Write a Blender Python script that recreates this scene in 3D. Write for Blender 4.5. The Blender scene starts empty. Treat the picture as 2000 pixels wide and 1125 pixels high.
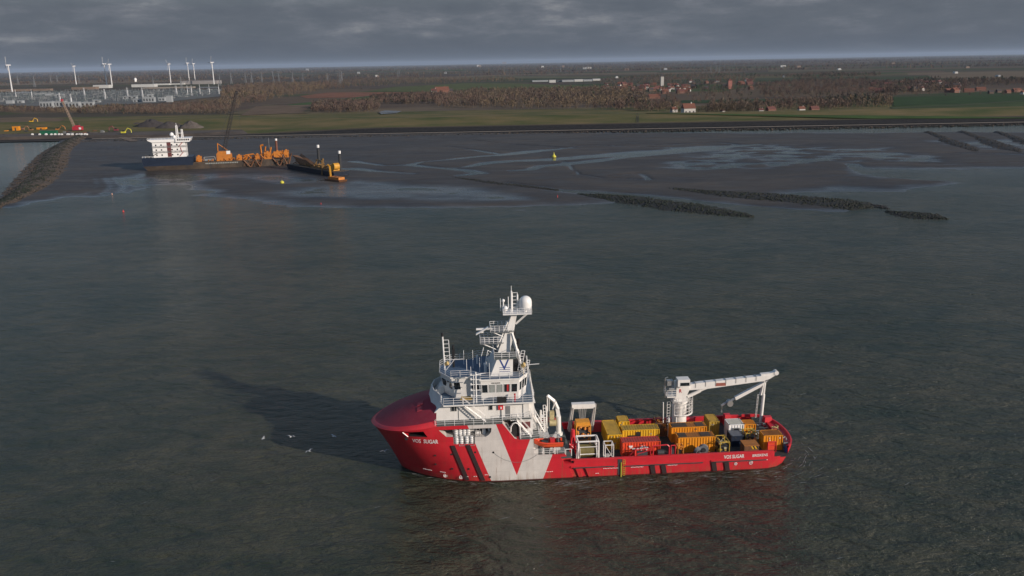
import bpy, bmesh, math, random
import numpy as np
from mathutils import Vector, Matrix
random.seed(7); rng = np.random.default_rng(7)
S = bpy.context.scene
COL = S.collection
# ------------------------------------------------------------------ camera
F = 1700.0; TH = math.atan(440/1700); ROLL = math.radians(1.03); CH = 62.0
cam = bpy.data.cameras.new('camera'); camo = bpy.data.objects.new('camera', cam); COL.objects.link(camo)
cam.lens = 36*F/2000; cam.sensor_width = 36; cam.clip_start = 1; cam.clip_end = 90000
_s, _c = math.sin(ROLL), math.cos(ROLL)
Xl = Vector((1, 0, 0)); Yl = Vector((0, math.sin(TH), math.cos(TH))); Fw = Vector((0, math.cos(TH), -math.sin(TH)))
Rt = Xl*_c - Yl*_s; Up = Xl*_s + Yl*_c
M = Matrix((Rt, Up, -Fw)).transposed().to_4x4(); M.translation = (0, 0, CH)
camo.matrix_world = M; S.camera = camo
# ------------------------------------------------------------------ light
SUN_AZ = math.radians(-33.7); SUN_EL = math.radians(18.5)      # direction towards the sun, world XY
sd = Vector((math.cos(SUN_AZ)*math.cos(SUN_EL), math.sin(SUN_AZ)*math.cos(SUN_EL), math.sin(SUN_EL)))
sl = bpy.data.lights.new('sun', 'SUN'); sl.energy = 4.3; sl.angle = math.radians(0.55); sl.color = (1.0, 0.87, 0.75)
so = bpy.data.objects.new('sun', sl); COL.objects.link(so); so.rotation_euler = sd.to_track_quat('Z', 'Y').to_euler()
W = bpy.data.worlds.new('World'); S.world = W; W.use_nodes = True
def N(nt, t, **kw):
    n = nt.nodes.new(t)
    for k, v in kw.items():
        if k == 'inp':
            for a, b in v.items(): n.inputs[a].default_value = b
        else: setattr(n, k, v)
    return n
def build_world():
    nt = W.node_tree; nt.nodes.clear(); L = nt.links.new
    out = N(nt, 'ShaderNodeOutputWorld'); bg = N(nt, 'ShaderNodeBackground'); bg.inputs[1].default_value = 0.12
    L(bg.outputs[0], out.inputs[0])
    sky = N(nt, 'ShaderNodeTexSky', sky_type='NISHITA', sun_disc=False, sun_elevation=SUN_EL, sun_rotation=math.pi/2-SUN_AZ, altitude=60, air_density=1.0, dust_density=0.4, ozone_density=1.5)
    tc = N(nt, 'ShaderNodeTexCoord'); sp = N(nt, 'ShaderNodeSeparateXYZ'); L(tc.outputs['Generated'], sp.inputs[0])
    # clouds lie on a level sheet: divide the direction by its height
    zz = N(nt, 'ShaderNodeMath', operation='MAXIMUM', inp={1: 0.0}); L(sp.outputs[2], zz.inputs[0])
    za = N(nt, 'ShaderNodeMath', operation='ADD', inp={1: 0.035}); L(zz.outputs[0], za.inputs[0])
    dv = N(nt, 'ShaderNodeVectorMath', operation='SCALE'); inv = N(nt, 'ShaderNodeMath', operation='DIVIDE', inp={0: 1.0}); L(za.outputs[0], inv.inputs[1])
    L(tc.outputs['Generated'], dv.inputs[0]); L(inv.outputs[0], dv.inputs['Scale'])
    fl = N(nt, 'ShaderNodeVectorMath', operation='MULTIPLY', inp={1: (1, .42, 0)}); L(dv.outputs[0], fl.inputs[0])
    n1 = N(nt, 'ShaderNodeTexNoise', inp={'Scale': 0.62, 'Detail': 9, 'Roughness': .62, 'Distortion': .35}); L(fl.outputs[0], n1.inputs[0])
    n2 = N(nt, 'ShaderNodeTexNoise', inp={'Scale': 0.9, 'Detail': 6, 'Roughness': .62}); 
    of = N(nt, 'ShaderNodeVectorMath', operation='ADD', inp={1: (37, 11, 5)}); L(fl.outputs[0], of.inputs[0]); L(of.outputs[0], n2.inputs[0])
    # cloud colour: slate base, pale tops where thin
    bl = N(nt, 'ShaderNodeMapping', inp={'Scale': (9, 9, 36)}); L(tc.outputs['Generated'], bl.inputs[0]); n3 = N(nt, 'ShaderNodeTexNoise', inp={'Scale': 1.0, 'Detail': 9, 'Roughness': .64, 'Distortion': .05}); L(bl.outputs[0], n3.inputs[0])
    nm = N(nt, 'ShaderNodeMixRGB', inp={0: .7}); L(n1.outputs[0], nm.inputs[1]); L(n3.outputs[0], nm.inputs[2])
    cr = N(nt, 'ShaderNodeValToRGB'); L(nm.outputs[0], cr.inputs[0])
    e = cr.color_ramp.elements; e[0].position = .36; e[0].color = (.78, .92, 1.13, 1); e[1].position = .65; e[1].color = (2.0, 2.08, 2.2, 1)
    k = e.new(.50); k.color = (.96, 1.10, 1.31, 1); k = e.new(.57); k.color = (1.24, 1.36, 1.58, 1)
    # amount of cloud: closed towards the horizon by distance, broken overhead
    am = N(nt, 'ShaderNodeMapRange', inp={1: .45, 2: .65, 3: 0.0, 4: .35}); L(n2.outputs[0], am.inputs[0])
    hz = N(nt, 'ShaderNodeMapRange', inp={1: .06, 2: .35, 3: 1.0, 4: .05}); L(sp.outputs[2], hz.inputs[0])
    mx = N(nt, 'ShaderNodeMath', operation='MAXIMUM'); L(am.outputs[0], mx.inputs[0]); L(hz.outputs[0], mx.inputs[1])
    hm = N(nt, 'ShaderNodeMapRange', inp={1: 0.0, 2: .042, 3: 1.0, 4: 0.0}); L(sp.outputs[2], hm.inputs[0])
    mist = N(nt, 'ShaderNodeMixRGB', inp={'Color2': (.60, .72, .93, 1)}); L(cr.outputs[0], mist.inputs[1])
    hm2 = N(nt, 'ShaderNodeMath', operation='POWER', inp={1: 1.6}); L(hm.outputs[0], hm2.inputs[0]); L(hm2.outputs[0], mist.inputs[0])
    mix = N(nt, 'ShaderNodeMixRGB'); L(mx.outputs[0], mix.inputs[0]); L(sky.outputs[0], mix.inputs[1]); L(mist.outputs[0], mix.inputs[2])
    L(mix.outputs[0], bg.inputs[0])
build_world()
S.view_settings.view_transform = 'Standard'; S.view_settings.look = 'None'; S.view_settings.exposure = 0.0; S.view_settings.gamma = 1
S.view_settings.use_curve_mapping = False
# ------------------------------------------------------------------ helpers
def ray(px, py):
    x = px-1000; y = 562.5-py
    x, y = _c*x+_s*y, -_s*x+_c*y
    return Vector((x, F*math.cos(TH)+y*math.sin(TH), -F*math.sin(TH)+y*math.cos(TH)))
def G(px, py, z=0.0):
    "point at height z where the sight line through a photograph pixel meets it"
    r = ray(px, py); t = (z-CH)/r.z
    return Vector((r.x*t, r.y*t, z))
def at(px, dist, z):
    "point on the vertical plane y = dist seen at photograph column px"
    for k in range(1): pass
    lo, hi = 0, 1125
    r = ray(px, 300); return Vector((r.x/r.y*dist, dist, z))
def tag(o, label=None, cat=None, group=None, kind=None):
    if label: o['label'] = label
    if cat: o['category'] = cat
    if group: o['group'] = group
    if kind: o['kind'] = kind
    return o
SHIP_O = Vector((-3.67, 121.3, 0)); SHIP_H = math.radians(3.5)
class Frame:
    def __init__(s, o, h): s.o = Vector(o); s.h = h
    def w(s, p):
        c, q = math.cos(s.h), math.sin(s.h); return s.o + Vector((p[0]*c-p[1]*q, p[0]*q+p[1]*c, p[2]))
SHIP = Frame(SHIP_O, SHIP_H); WORLD = Frame((0, 0, 0), 0)
def thing(name, label, cat, base, frame=WORLD, group=None):
    o = bpy.data.objects.new(name, None); COL.objects.link(o); o.empty_display_size = .5
    o.location = frame.w(base); o.rotation_euler = (0, 0, frame.h); o['base'] = tuple(base)
    return tag(o, label, cat, group)
class MB:
    "collects faces; root = the thing whose base is the local origin (its frame's axes)"
    def __init__(s, root=None):
        s.v = []; s.f = []; s.m = []; s.o = Vector(root['base']) if root is not None and 'base' in root else Vector((0, 0, 0)); s.mi = 0
    def add(s, vs, fs):
        n = len(s.v); s.v += [tuple(Vector(v)-s.o) for v in vs]
        s.f += [tuple(i+n for i in f) for f in fs]; s.m += [s.mi]*len(fs); return s
    def box(s, x0, x1, y0, y1, z0, z1):
        return s.add([(x0,y0,z0),(x1,y0,z0),(x1,y1,z0),(x0,y1,z0),(x0,y0,z1),(x1,y0,z1),(x1,y1,z1),(x0,y1,z1)],
              [(0,3,2,1),(4,5,6,7),(0,1,5,4),(1,2,6,5),(2,3,7,6),(3,0,4,7)])
    def cb(s, c, sx, sy, sz): return s.box(c[0]-sx/2, c[0]+sx/2, c[1]-sy/2, c[1]+sy/2, c[2]-sz/2, c[2]+sz/2)
    def prism(s, poly, z0, z1):
        n = len(poly); a = sum(poly[i][0]*poly[(i+1) % n][1]-poly[(i+1) % n][0]*poly[i][1] for i in range(n))
        if a < 0: poly = poly[::-1]
        return s.add([(p[0], p[1], z0) for p in poly]+[(p[0], p[1], z1) for p in poly],
              [tuple(range(n-1, -1, -1)), tuple(range(n, 2*n))]+[(i, (i+1) % n, n+(i+1) % n, n+i) for i in range(n)])
    def loft(s, A, B):
        n = len(A)
        return s.add(list(A)+list(B), [tuple(range(n-1, -1, -1)), tuple(range(n, 2*n))]+[(i, (i+1) % n, n+(i+1) % n, n+i) for i in range(n)])
    def side(s, poly, y0, y1):          # polygon in x,z extruded along y
        n = len(poly); a = sum(poly[i][0]*poly[(i+1) % n][1]-poly[(i+1) % n][0]*poly[i][1] for i in range(n))
        if a > 0: poly = poly[::-1]
        return s.add([(p[0], y0, p[1]) for p in poly]+[(p[0], y1, p[1]) for p in poly],
              [tuple(range(n-1, -1, -1)), tuple(range(n, 2*n))]+[(i, (i+1) % n, n+(i+1) % n, n+i) for i in range(n)])
    def cyl(s, p, q, r, r2=None, n=8, caps=True):
        p = Vector(p); q = Vector(q); r2 = r if r2 is None else r2
        d = (q-p).normalized(); a = d.orthogonal().normalized(); b = d.cross(a); vs = []
        for c, rr in ((p, r), (q, r2)):
            for i in range(n):
                t = 2*math.pi*(i+.5)/n; vs.append(c+a*math.cos(t)*rr+b*math.sin(t)*rr)
        fs = [(i, (i+1) % n, n+(i+1) % n, n+i) for i in range(n)]
        if caps: fs += [tuple(range(n-1, -1, -1)), tuple(range(n, 2*n))]
        return s.add(vs, fs)
    def bar(s, p, q, w): return s.cyl(p, q, w*.7071, n=4)
    def bars(s, pts, w):
        for a, b in zip(pts, pts[1:]): s.bar(a, b, w)
        return s
    def lathe(s, c, prof, n=16):       # prof: (r, z) list
        vs = []; fs = []
        for r, z in prof:
            for i in range(n):
                t = 2*math.pi*i/n; vs.append((c[0]+r*math.cos(t), c[1]+r*math.sin(t), c[2]+z))
        for j in range(len(prof)-1):
            for i in range(n): fs.append((j*n+i, j*n+(i+1) % n, (j+1)*n+(i+1) % n, (j+1)*n+i))
        fs += [tuple(range(n-1, -1, -1)), tuple(range((len(prof)-1)*n, len(prof)*n))]
        return s.add(vs, fs)
    def lattice(s, p, q, w0, w1, n, t):
        "square lattice boom from p to q"
        p = Vector(p); q = Vector(q); d = (q-p).normalized()
        a = d.cross(Vector((0, 0, 1)));  a = Vector((1, 0, 0)) if a.length < .1 else a.normalized()
        b = d.cross(a).normalized(); P = []
        for i in range(n+1):
            f = i/n; c = p.lerp(q, f); w = (w0+(w1-w0)*f)/2
            P.append([c+a*w+b*w, c-a*w+b*w, c-a*w-b*w, c+a*w-b*w])
        for k in range(4): s.bar(P[0][k], P[-1][k], t*1.4)
        for i in range(n):
            for k in range(4):
                s.bar(P[i][k], P[i+1][(k+1) % 4], t); s.bar(P[i+1][k], P[i+1][(k+1) % 4], t)
        return s
    def rail(s, pts, h=1.05, step=1.5, w=.042, rows=(1, .66, .33)):
        for a, b in zip(pts, pts[1:]):
            a = Vector(a); b = Vector(b); n = max(1, round((b-a).length/step))
            for r in rows: s.bar(a+Vector((0, 0, h*r)), b+Vector((0, 0, h*r)), w)
            for i in range(n+1):
                p = a.lerp(b, i/n); s.bar(p, p+Vector((0, 0, h)), w*1.15)
        return s
    def stair(s, a, b, w, axis, n=10):
        "flight from a (foot) to b (head), width w along axis vector"
        a = Vector(a); b = Vector(b); ax = Vector(axis)*w
        for k in (Vector((0, 0, 0)), ax):
            s.bar(a+k, b+k, .12); s.bar(a+k+Vector((0, 0, .95)), b+k+Vector((0, 0, .95)), .045); s.bar(a+k, a+k+Vector((0, 0, .95)), .045); s.bar(b+k, b+k+Vector((0, 0, .95)), .045)
        for i in range(n+1):
            c = a.lerp(b, i/n); s.cyl(c, c+ax, .065, n=4)
        return s
    def ladder(s, a, b, w, axis, step=.4, t=.06):
        a = Vector(a); b = Vector(b); ax = Vector(axis)*w; n = int((b-a).length/step)
        s.bar(a, b, t); s.bar(a+ax, b+ax, t)
        for i in range(n+1):
            c = a.lerp(b, i/max(1, n)); s.bar(c, c+ax, t*.8)
        return s
    def mesh(s, name, mats):
        me = bpy.data.meshes.new(name); me.from_pydata(s.v, [], s.f)
        for m in (mats if isinstance(mats, (list, tuple)) else [mats]): me.materials.append(m)
        if any(s.m): me.polygons.foreach_set('material_index', s.m)
        me.update(); return me
    def islands(s):
        par = list(range(len(s.v)))
        def fd(a):
            while par[a] != a: par[a] = par[par[a]]; a = par[a]
            return a
        for f in s.f:
            for k in f[1:]: par[fd(k)] = fd(f[0])
        out = {}
        for f, mi in zip(s.f, s.m): out.setdefault(fd(f[0]), []).append((f, mi))
        res = []
        for fl in out.values():
            b = MB(); idx = {}
            for f, mi in fl:
                for k in f:
                    if k not in idx: idx[k] = len(b.v); b.v.append(s.v[k])
                b.f.append(tuple(idx[k] for k in f)); b.m.append(mi)
            res.append(b)
        return res
    def each(s, name, mats, parent=None, smooth=None):
        return [b.build(name, mats, parent, smooth) for b in s.islands()]
    def build(s, name, mats, parent=None, smooth=None):
        me = s.mesh(name, mats)
        if smooth is not None:
            me.polygons.foreach_set('use_smooth', [True]*len(me.polygons)); me.set_sharp_from_angle(angle=math.radians(smooth))
        o = bpy.data.objects.new(name, me); COL.objects.link(o)
        if parent is not None: o.parent = parent
        return o
def place(o, frame=SHIP, base=(0, 0, 0)):
    o.location = frame.w(base); o.rotation_euler = (0, 0, frame.h); return o
def copy_tree(o, parent=None):
    c = o.copy(); COL.objects.link(c)
    if parent is not None: c.parent = parent; c.matrix_parent_inverse = o.matrix_parent_inverse
    for ch in [x for x in bpy.data.objects if x.parent is o]: copy_tree(ch, c)
    return c
def sub(me_name, V, Fc, mats, parent=None, mi=None, smooth=False):
    "numpy mesh: V (n,3), Fc (m,k)"
    me = bpy.data.meshes.new(me_name); V = np.asarray(V, dtype=np.float32); Fc = np.asarray(Fc, dtype=np.int32); k = Fc.shape[1]
    me.vertices.add(len(V)); me.vertices.foreach_set('co', V.ravel()); me.loops.add(Fc.size); me.loops.foreach_set('vertex_index', Fc.ravel())
    me.polygons.add(len(Fc)); me.polygons.foreach_set('loop_start', np.arange(0, Fc.size, k, dtype=np.int32))
    for m in (mats if isinstance(mats, (list, tuple)) else [mats]): me.materials.append(m)
    if mi is not None: me.polygons.foreach_set('material_index', np.asarray(mi, dtype=np.int32))
    if smooth: me.polygons.foreach_set('use_smooth', np.ones(len(Fc), dtype=bool))
    me.update(calc_edges=True); me.validate()
    o = bpy.data.objects.new(me_name, me); COL.objects.link(o)
    if parent is not None: o.parent = parent
    return o
# ------------------------------------------------------------------ materials
_M = {}
def paint(name, col, rough=.45, var=.18, scale=1.2, dirt=None, dirt_amt=.35, metal=0, bump=0.0, spec=.5):
    if name in _M: return _M[name]
    m = bpy.data.materials.new(name); m.use_nodes = True; nt = m.node_tree; L = nt.links.new; b = nt.nodes['Principled BSDF']
    b.inputs['Roughness'].default_value = rough; b.inputs['Metallic'].default_value = metal; b.inputs['Specular IOR Level'].default_value = spec
    tc = N(nt, 'ShaderNodeTexCoord')
    n = N(nt, 'ShaderNodeTexNoise', inp={'Scale': scale, 'Detail': 5, 'Roughness': .62}); L(tc.outputs['Object'], n.inputs[0])
    r = N(nt, 'ShaderNodeMapRange', inp={1: .3, 2: .7, 3: 1-var, 4: 1+var*.6}); L(n.outputs[0], r.inputs[0])
    c = N(nt, 'ShaderNodeMixRGB', blend_type='MULTIPLY', inp={0: 1.0, 1: (*col, 1)})
    cc = N(nt, 'ShaderNodeCombineColor'); [L(r.outputs[0], cc.inputs[i]) for i in range(3)]; L(cc.outputs[0], c.inputs[2]); last = c
    if dirt:
        mp = N(nt, 'ShaderNodeMapping', inp={'Scale': (1, 1, .25)}); L(tc.outputs['Object'], mp.inputs[0])
        n2 = N(nt, 'ShaderNodeTexNoise', inp={'Scale': scale*1.9, 'Detail': 7, 'Roughness': .7}); L(mp.outputs[0], n2.inputs[0])
        r2 = N(nt, 'ShaderNodeMapRange', inp={1: .5, 2: .72, 3: 0, 4: dirt_amt}); L(n2.outputs[0], r2.inputs[0])
        c2 = N(nt, 'ShaderNodeMixRGB', inp={2: (*dirt, 1)}); L(r2.outputs[0], c2.inputs[0]); L(last.outputs[0], c2.inputs[1]); last = c2
    L(last.outputs[0], b.inputs['Base Color'])
    if bump:
        bp = N(nt, 'ShaderNodeBump', inp={'Strength': 1.0, 'Distance': bump}); L(n.outputs[0], bp.inputs['Height']); L(bp.outputs[0], b.inputs['Normal'])
    _M[name] = m; return m
RUST = (.16, .07, .035)
white = paint('white_paint', (.78, .76, .72), .42, .07, .5, RUST, .16)
whiteclean = paint('clean_white_paint', (.80, .79, .77), .35, .04)
red = paint('red_paint', (.62, .028, .04), .42, .12, .7, RUST, .2)
redorange = paint('orange_red_paint', (.72, .07, .025), .45, .12, .9, (.25, .05, .03), .3)
boat_orange = paint('boat_orange', (.80, .11, .03), .5, .1)
yellow = paint('yellow_paint', (.72, .41, .02), .48, .16, .8, RUST, .35)
orange = paint('orange_paint', (.72, .27, .012), .48, .12, .8, RUST, .3)
roofyellow = paint('yellow_roof', (.46, .29, .045), .7, .25, .6, (.18, .12, .05), .6)
roofbrown = paint('orange_roof', (.40, .15, .03), .7, .22, .6, (.16, .08, .04), .55)
roofred = paint('red_roof', (.45, .06, .045), .65, .2, .7, (.2, .08, .06), .4)
black = paint('black_rubber', (.012, .012, .013), .75, .3, 2)
darkgrey = paint('dark_grey', (.045, .048, .052), .6, .3, 1)
midgrey = paint('grey_paint', (.19, .20, .205), .6, .2, .8, (.1, .07, .05), .3)
greendeck = paint('green_grey_deck', (.105, .125, .12), .65, .25, .6, (.09, .06, .04), .4)
bluedeck = paint('blue_grey_deck', (.10, .15, .21), .6, .2, .7)
navy = paint('navy_blue_paint', (.011, .020, .042), .5, .2, .7)
steel = paint('galvanised_steel', (.42, .42, .41), .4, .2, 1.5, None, 0, .6)
glass = paint('dark_glass', (.018, .024, .028), .08, .2, .5, None, 0, 0, 0, .8)
# ================================================================== SETTING
def water_mat(name, deep, tint, rough=.13, amp=1.0):
    m = bpy.data.materials.new(name); m.use_nodes = True; nt = m.node_tree; L = nt.links.new; b = nt.nodes['Principled BSDF']
    b.inputs['Roughness'].default_value = rough; b.inputs['IOR'].default_value = 1.333
    ge = N(nt, 'ShaderNodeNewGeometry'); P = ge.outputs['Position']
    def noise(sc, det, rgh, stretch=(1, 1, 1), rot=0, dist=0):
        mp = N(nt, 'ShaderNodeMapping', inp={'Scale': stretch, 'Rotation': (0, 0, rot)}); L(P, mp.inputs[0])
        n = N(nt, 'ShaderNodeTexNoise', inp={'Scale': sc, 'Detail': det, 'Roughness': rgh, 'Distortion': dist}); L(mp.outputs[0], n.inputs[0]); return n.outputs[0]
    big = noise(.018, 4, .6, (1, 1.5, 1), .3, .6); mid = noise(.11, 5, .6, (1, 1.8, 1), -.35, .8)
    a = N(nt, 'ShaderNodeMath', operation='MULTIPLY_ADD', inp={1: .55}); L(mid, a.inputs[0])
    h = N(nt, 'ShaderNodeMath', operation='MULTIPLY', inp={1: .45}); L(big, h.inputs[0]); L(h.outputs[0], a.inputs[2])
    r = N(nt, 'ShaderNodeMapRange', inp={1: .38, 2: .62, 3: 0, 4: 1}); L(a.outputs[0], r.inputs[0])
    c = N(nt, 'ShaderNodeMixRGB', inp={1: (*deep, 1), 2: (*tint, 1)}); L(r.outputs[0], c.inputs[0])
    # a few foam flecks
    fo = noise(.55, 8, .72, (1, 2.6, 1), .25, 1.2); fr = N(nt, 'ShaderNodeMapRange', inp={1: .735, 2: .80, 3: 0, 4: .5}); L(fo, fr.inputs[0])
    c2 = N(nt, 'ShaderNodeMixRGB', inp={2: (.35, .36, .34, 1)}); L(fr.outputs[0], c2.inputs[0]); L(c.outputs[0], c2.inputs[1])
    L(c2.outputs[0], b.inputs['Base Color'])
    # waves of three lengths
    w1 = noise(.13, 3, .5, (1, 2.0, 1), .45, .5); w2 = noise(.34, 4, .6, (1, 2.4, 1), .3, .3); w3 = noise(1.1, 4, .62, (1, 2.2, 1), .25, .2)
    wv = N(nt, 'ShaderNodeTexWave', wave_type='BANDS', bands_direction='Y', inp={'Scale': .105, 'Distortion': 11.0, 'Detail': 5, 'Detail Scale': .9, 'Detail Roughness': .62}); mpw = N(nt, 'ShaderNodeMapping', inp={'Rotation': (0, 0, .45)}); L(P, mpw.inputs[0]); L(mpw.outputs[0], wv.inputs[0])
    wm_ = N(nt, 'ShaderNodeMath', operation='MULTIPLY_ADD', inp={1: .13}); L(wv.outputs['Fac'], wm_.inputs[0]); L(w1, wm_.inputs[2]); w1 = wm_.outputs[0]
    rdg = N(nt, 'ShaderNodeMath', operation='MULTIPLY_ADD', inp={1: 2.0, 2: -1.0}); L(w2, rdg.inputs[0]); rab = N(nt, 'ShaderNodeMath', operation='ABSOLUTE'); L(rdg.outputs[0], rab.inputs[0]); rin = N(nt, 'ShaderNodeMath', operation='SUBTRACT', inp={0: 1.0}); L(rab.outputs[0], rin.inputs[1]); w2 = rin.outputs[0]
    patch = noise(.02, 3, .6); pr = N(nt, 'ShaderNodeMapRange', inp={1: .35, 2: .65, 3: .55, 4: 1.25}); L(patch, pr.inputs[0]); pm = N(nt, 'ShaderNodeMath', operation='MULTIPLY'); L(w2, pm.inputs[0]); L(pr.outputs[0], pm.inputs[1]); w2 = pm.outputs[0]
    b1 = N(nt, 'ShaderNodeBump', inp={'Strength': 1, 'Distance': 1.2*amp}); L(w1, b1.inputs['Height'])
    b2 = N(nt, 'ShaderNodeBump', inp={'Strength': 1, 'Distance': .50*amp}); L(w2, b2.inputs['Height']); L(b1.outputs[0], b2.inputs['Normal'])
    b3 = N(nt, 'ShaderNodeBump', inp={'Strength': 1, 'Distance': .24*amp}); L(w3, b3.inputs['Height']); L(b2.outputs[0], b3.inputs['Normal'])
    # waves die out in the lee of the flats
    sy = N(nt, 'ShaderNodeSeparateXYZ'); L(P, sy.inputs[0]); wob_ = N(nt, 'ShaderNodeMath', operation='MULTIPLY_ADD', inp={1: 90.0}); L(big, wob_.inputs[0]); L(sy.outputs[1], wob_.inputs[2])
    lee = N(nt, 'ShaderNodeMapRange', inp={1: 400, 2: 640, 3: 1.0, 4: .12}); L(wob_.outputs[0], lee.inputs[0])
    for bn in (b1, b2, b3):
        q = N(nt, 'ShaderNodeMath', operation='MULTIPLY', inp={1: bn.inputs['Distance'].default_value}); L(lee.outputs[0], q.inputs[0]); L(q.outputs[0], bn.inputs['Distance'])
    ro = N(nt, 'ShaderNodeMapRange', inp={1: .12, 2: 1.0, 3: .05, 4: rough}); L(lee.outputs[0], ro.inputs[0]); L(ro.outputs[0], b.inputs['Roughness'])
    L(b3.outputs[0], b.inputs['Normal']); return m
sea_m = water_mat('turbid_sea_water', (.022, .034, .023), (.072, .069, .044), .19)
calm_m = water_mat('shallow_still_water', (.03, .035, .03), (.04, .042, .035), .12, .18)
w = MB(); w.add([(-9000, -600, 0), (9000, -600, 0), (9000, 430, 0), (-9000, 430, 0)], [(0, 1, 2, 3)]); tag(w.build('sea', sea_m), kind='structure')
w = MB(); w.add([(-9000, 430, 0), (9000, 430, 0), (9000, 880, 0), (-9000, 880, 0)], [(0, 1, 2, 3)]); shal = tag(w.build('shallow_water', sea_m), kind='structure')

# ---- mudflat as a height sheet that dips under the water along the creeks
def vnoise(x, y, s, seed=0):
    "smooth value noise on arrays"
    x = x/s+seed*17.3; y = y/s+seed*9.1; xi = np.floor(x).astype(np.int64); yi = np.floor(y).astype(np.int64); fx = x-xi; fy = y-yi
    fx = fx*fx*(3-2*fx); fy = fy*fy*(3-2*fy)
    def h(a, b):
        n = (a*374761393+b*668265263+seed*1442695) & 0x7fffffff; n = ((n ^ (n >> 13))*1274126177) & 0x7fffffff; return ((n ^ (n >> 16)) & 0xffff)/65535.0
    return (h(xi, yi)*(1-fx)+h(xi+1, yi)*fx)*(1-fy)+(h(xi, yi+1)*(1-fx)+h(xi+1, yi+1)*fx)*fy
def fbm(x, y, s, o=4, seed=0):
    t = 0; a = .5; n = 0
    for i in range(o): t = t+a*vnoise(x, y, s/2**i, seed+i); n += a; a *= .55
    return t/n
def dist_line(X, Y, pts):
    "distance to polyline and parameter-interpolated value of 3rd component"
    D = np.full(X.shape, 1e9); Wd = np.zeros(X.shape)
    for (x0, y0, w0), (x1, y1, w1) in zip(pts, pts[1:]):
        dx, dy = x1-x0, y1-y0; t = np.clip(((X-x0)*dx+(Y-y0)*dy)/(dx*dx+dy*dy+1e-9), 0, 1)
        d = np.hypot(X-x0-t*dx, Y-y0-t*dy); k = d < D; D = np.where(k, d, D); Wd = np.where(k, w0+(w1-w0)*t, Wd)
    return D, Wd
def inside(X, Y, poly):
    r = np.zeros(X.shape, bool); n = len(poly)
    for i in range(n):
        x0, y0 = poly[i]; x1, y1 = poly[(i+1) % n]
        if y0 == y1: continue
        r ^= ((y0 > Y) != (y1 > Y)) & (X < (x1-x0)*(Y-y0)/(y1-y0)+x0)
    return r
def pl(*p): return [(*G(a, b)[:2],) for a, b in p]
def plw(*p): return [(*G(a, b)[:2], w) for a, b, w in p]
def signed(X, Y, poly):
    D, _ = dist_line(X, Y, [(a, b, 0) for a, b in poly+poly[:1]]); return np.where(inside(X, Y, poly), D, -D)
TOE = 800.0
xs = np.concatenate([np.arange(-560, 560, 1.9), np.arange(560, 900, 6)]); xs = np.concatenate([np.arange(-900, -560, 6), xs]); ys = np.arange(300, TOE+6, 2.4)
X, Y = np.meshgrid(xs, ys)
mudpoly = pl((-250, 262), (-250, 420), (0, 408), (60, 396), (128, 384), (185, 384), (262, 374), (330, 362), (420, 372), (380, 382), (480, 390), (560, 400), (700, 406), (860, 409), (1000, 409),
   (1130, 400), (1215, 394), (1150, 381), (1050, 368), (1090, 372), (1280, 389), (1380, 398), (1430, 404), (1500, 408), (1640, 412), (1690, 405), (1600, 395), (1500, 382), (1640, 372), (1760, 374), (1830, 364), (1880, 358), (1860, 350), (1720, 344), (1690, 338), (1700, 330), (1880, 330), (2060, 326), (2300, 322), (2300, 258))
sg = signed(X, Y, mudpoly)
wob = (fbm(X, Y*2, 22, 4, 3)-.5)
hgt = np.clip(sg*.035+wob*.55, -.8, .55)+.02
hgt += (fbm(X, Y*1.8, 60, 4, 11)-.5)*.5*(sg > 0)
for pts in [
  plw((800,322,7),(824,317,5),(880,312,7),(932,306,9),(985,303,11),(1037,296,16),(1097,291,7),(1150,284,2)),
  plw((862,329,4),(908,327,6),(950,319,12),(1002,315,17),(1072,312,19),(1142,307,22),(1212,303,27),(1300,297,30),(1360,291,30),(1415,287,22),(1482,282,6)),
  plw((690,316,8),(747,324,6),(800,323,8),(862,329,8),(915,334,9),(940,339,9),(900,343,7)),
  plw((650,332,16),(690,330,14),(735,335,8),(810,340,3)),
  plw((922,274,2),(985,282,2.5),(1055,286,3),(1125,291,4)), plw((873,287,2),(915,292,3.5),(971,301,5)),
  plw((1000,334,7),(1034,332,9),(1055,325,10),(1087,323,12),(1160,315,15),(1240,305,10)),
  plw((985,357,3),(1090,371,4),(1195,378,7),(1300,390,12),(1415,403,14),(1520,409,9)),
  plw((1662,321,10),(1676,330,9),(1730,343,9),(1797,349,13),(1900,351,22),(2100,346,30)),
  plw((640,262,1.5),(760,268,1.6),(870,274,1.5)), plw((1110,283,2),(1240,287,4),(1330,290,5)), plw((1280,284,4),(1400,279,5),(1440,283,5)),
  plw((1190,345,3),(1250,340,3),(1268,352,3.5),(1200,350,2)), plw((1100,316,3),(1130,342,2.5),(1180,349,2.5)),
  plw((1700,320,2.5),(1850,322,3),(2000,318,3)), plw((1790,300,4),(1900,300,5),(2050,304,8)), plw((1700,290,2),(1760,305,3),(1830,312,3)),
  plw((380,392,5),(300,380,4),(200,378,3))]:
    D, Wd = dist_line(X, Y, pts); Wd = Wd*.5*(.6+.8*fbm(X, Y, 25, 3, 5)); k = np.clip((Wd*1.35-D)/(Wd*.9+.6), 0, 1); hgt = hgt*(1-k)-.35*k
def rip(poly, amt, s=5.0, lift=0.0):
    global hgt
    d = signed(X, Y, poly); k = np.clip(d/25, 0, 1); n = fbm(X*.6, Y, s, 3, 21)-.5
    hgt = hgt*(1-k)+k*(n*amt+lift)
rip(pl((1240,330),(1330,300),(1500,278),(1600,286),(1750,286),(1880,310),(1880,321),(1650,322),(1550,333),(1300,338)), 2.2, 9, .06)
rip(pl((150,352),(280,334),(640,336),(700,352),(640,362),(520,366),(440,356),(330,372),(180,376)), .9, 9, -.05)
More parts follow.
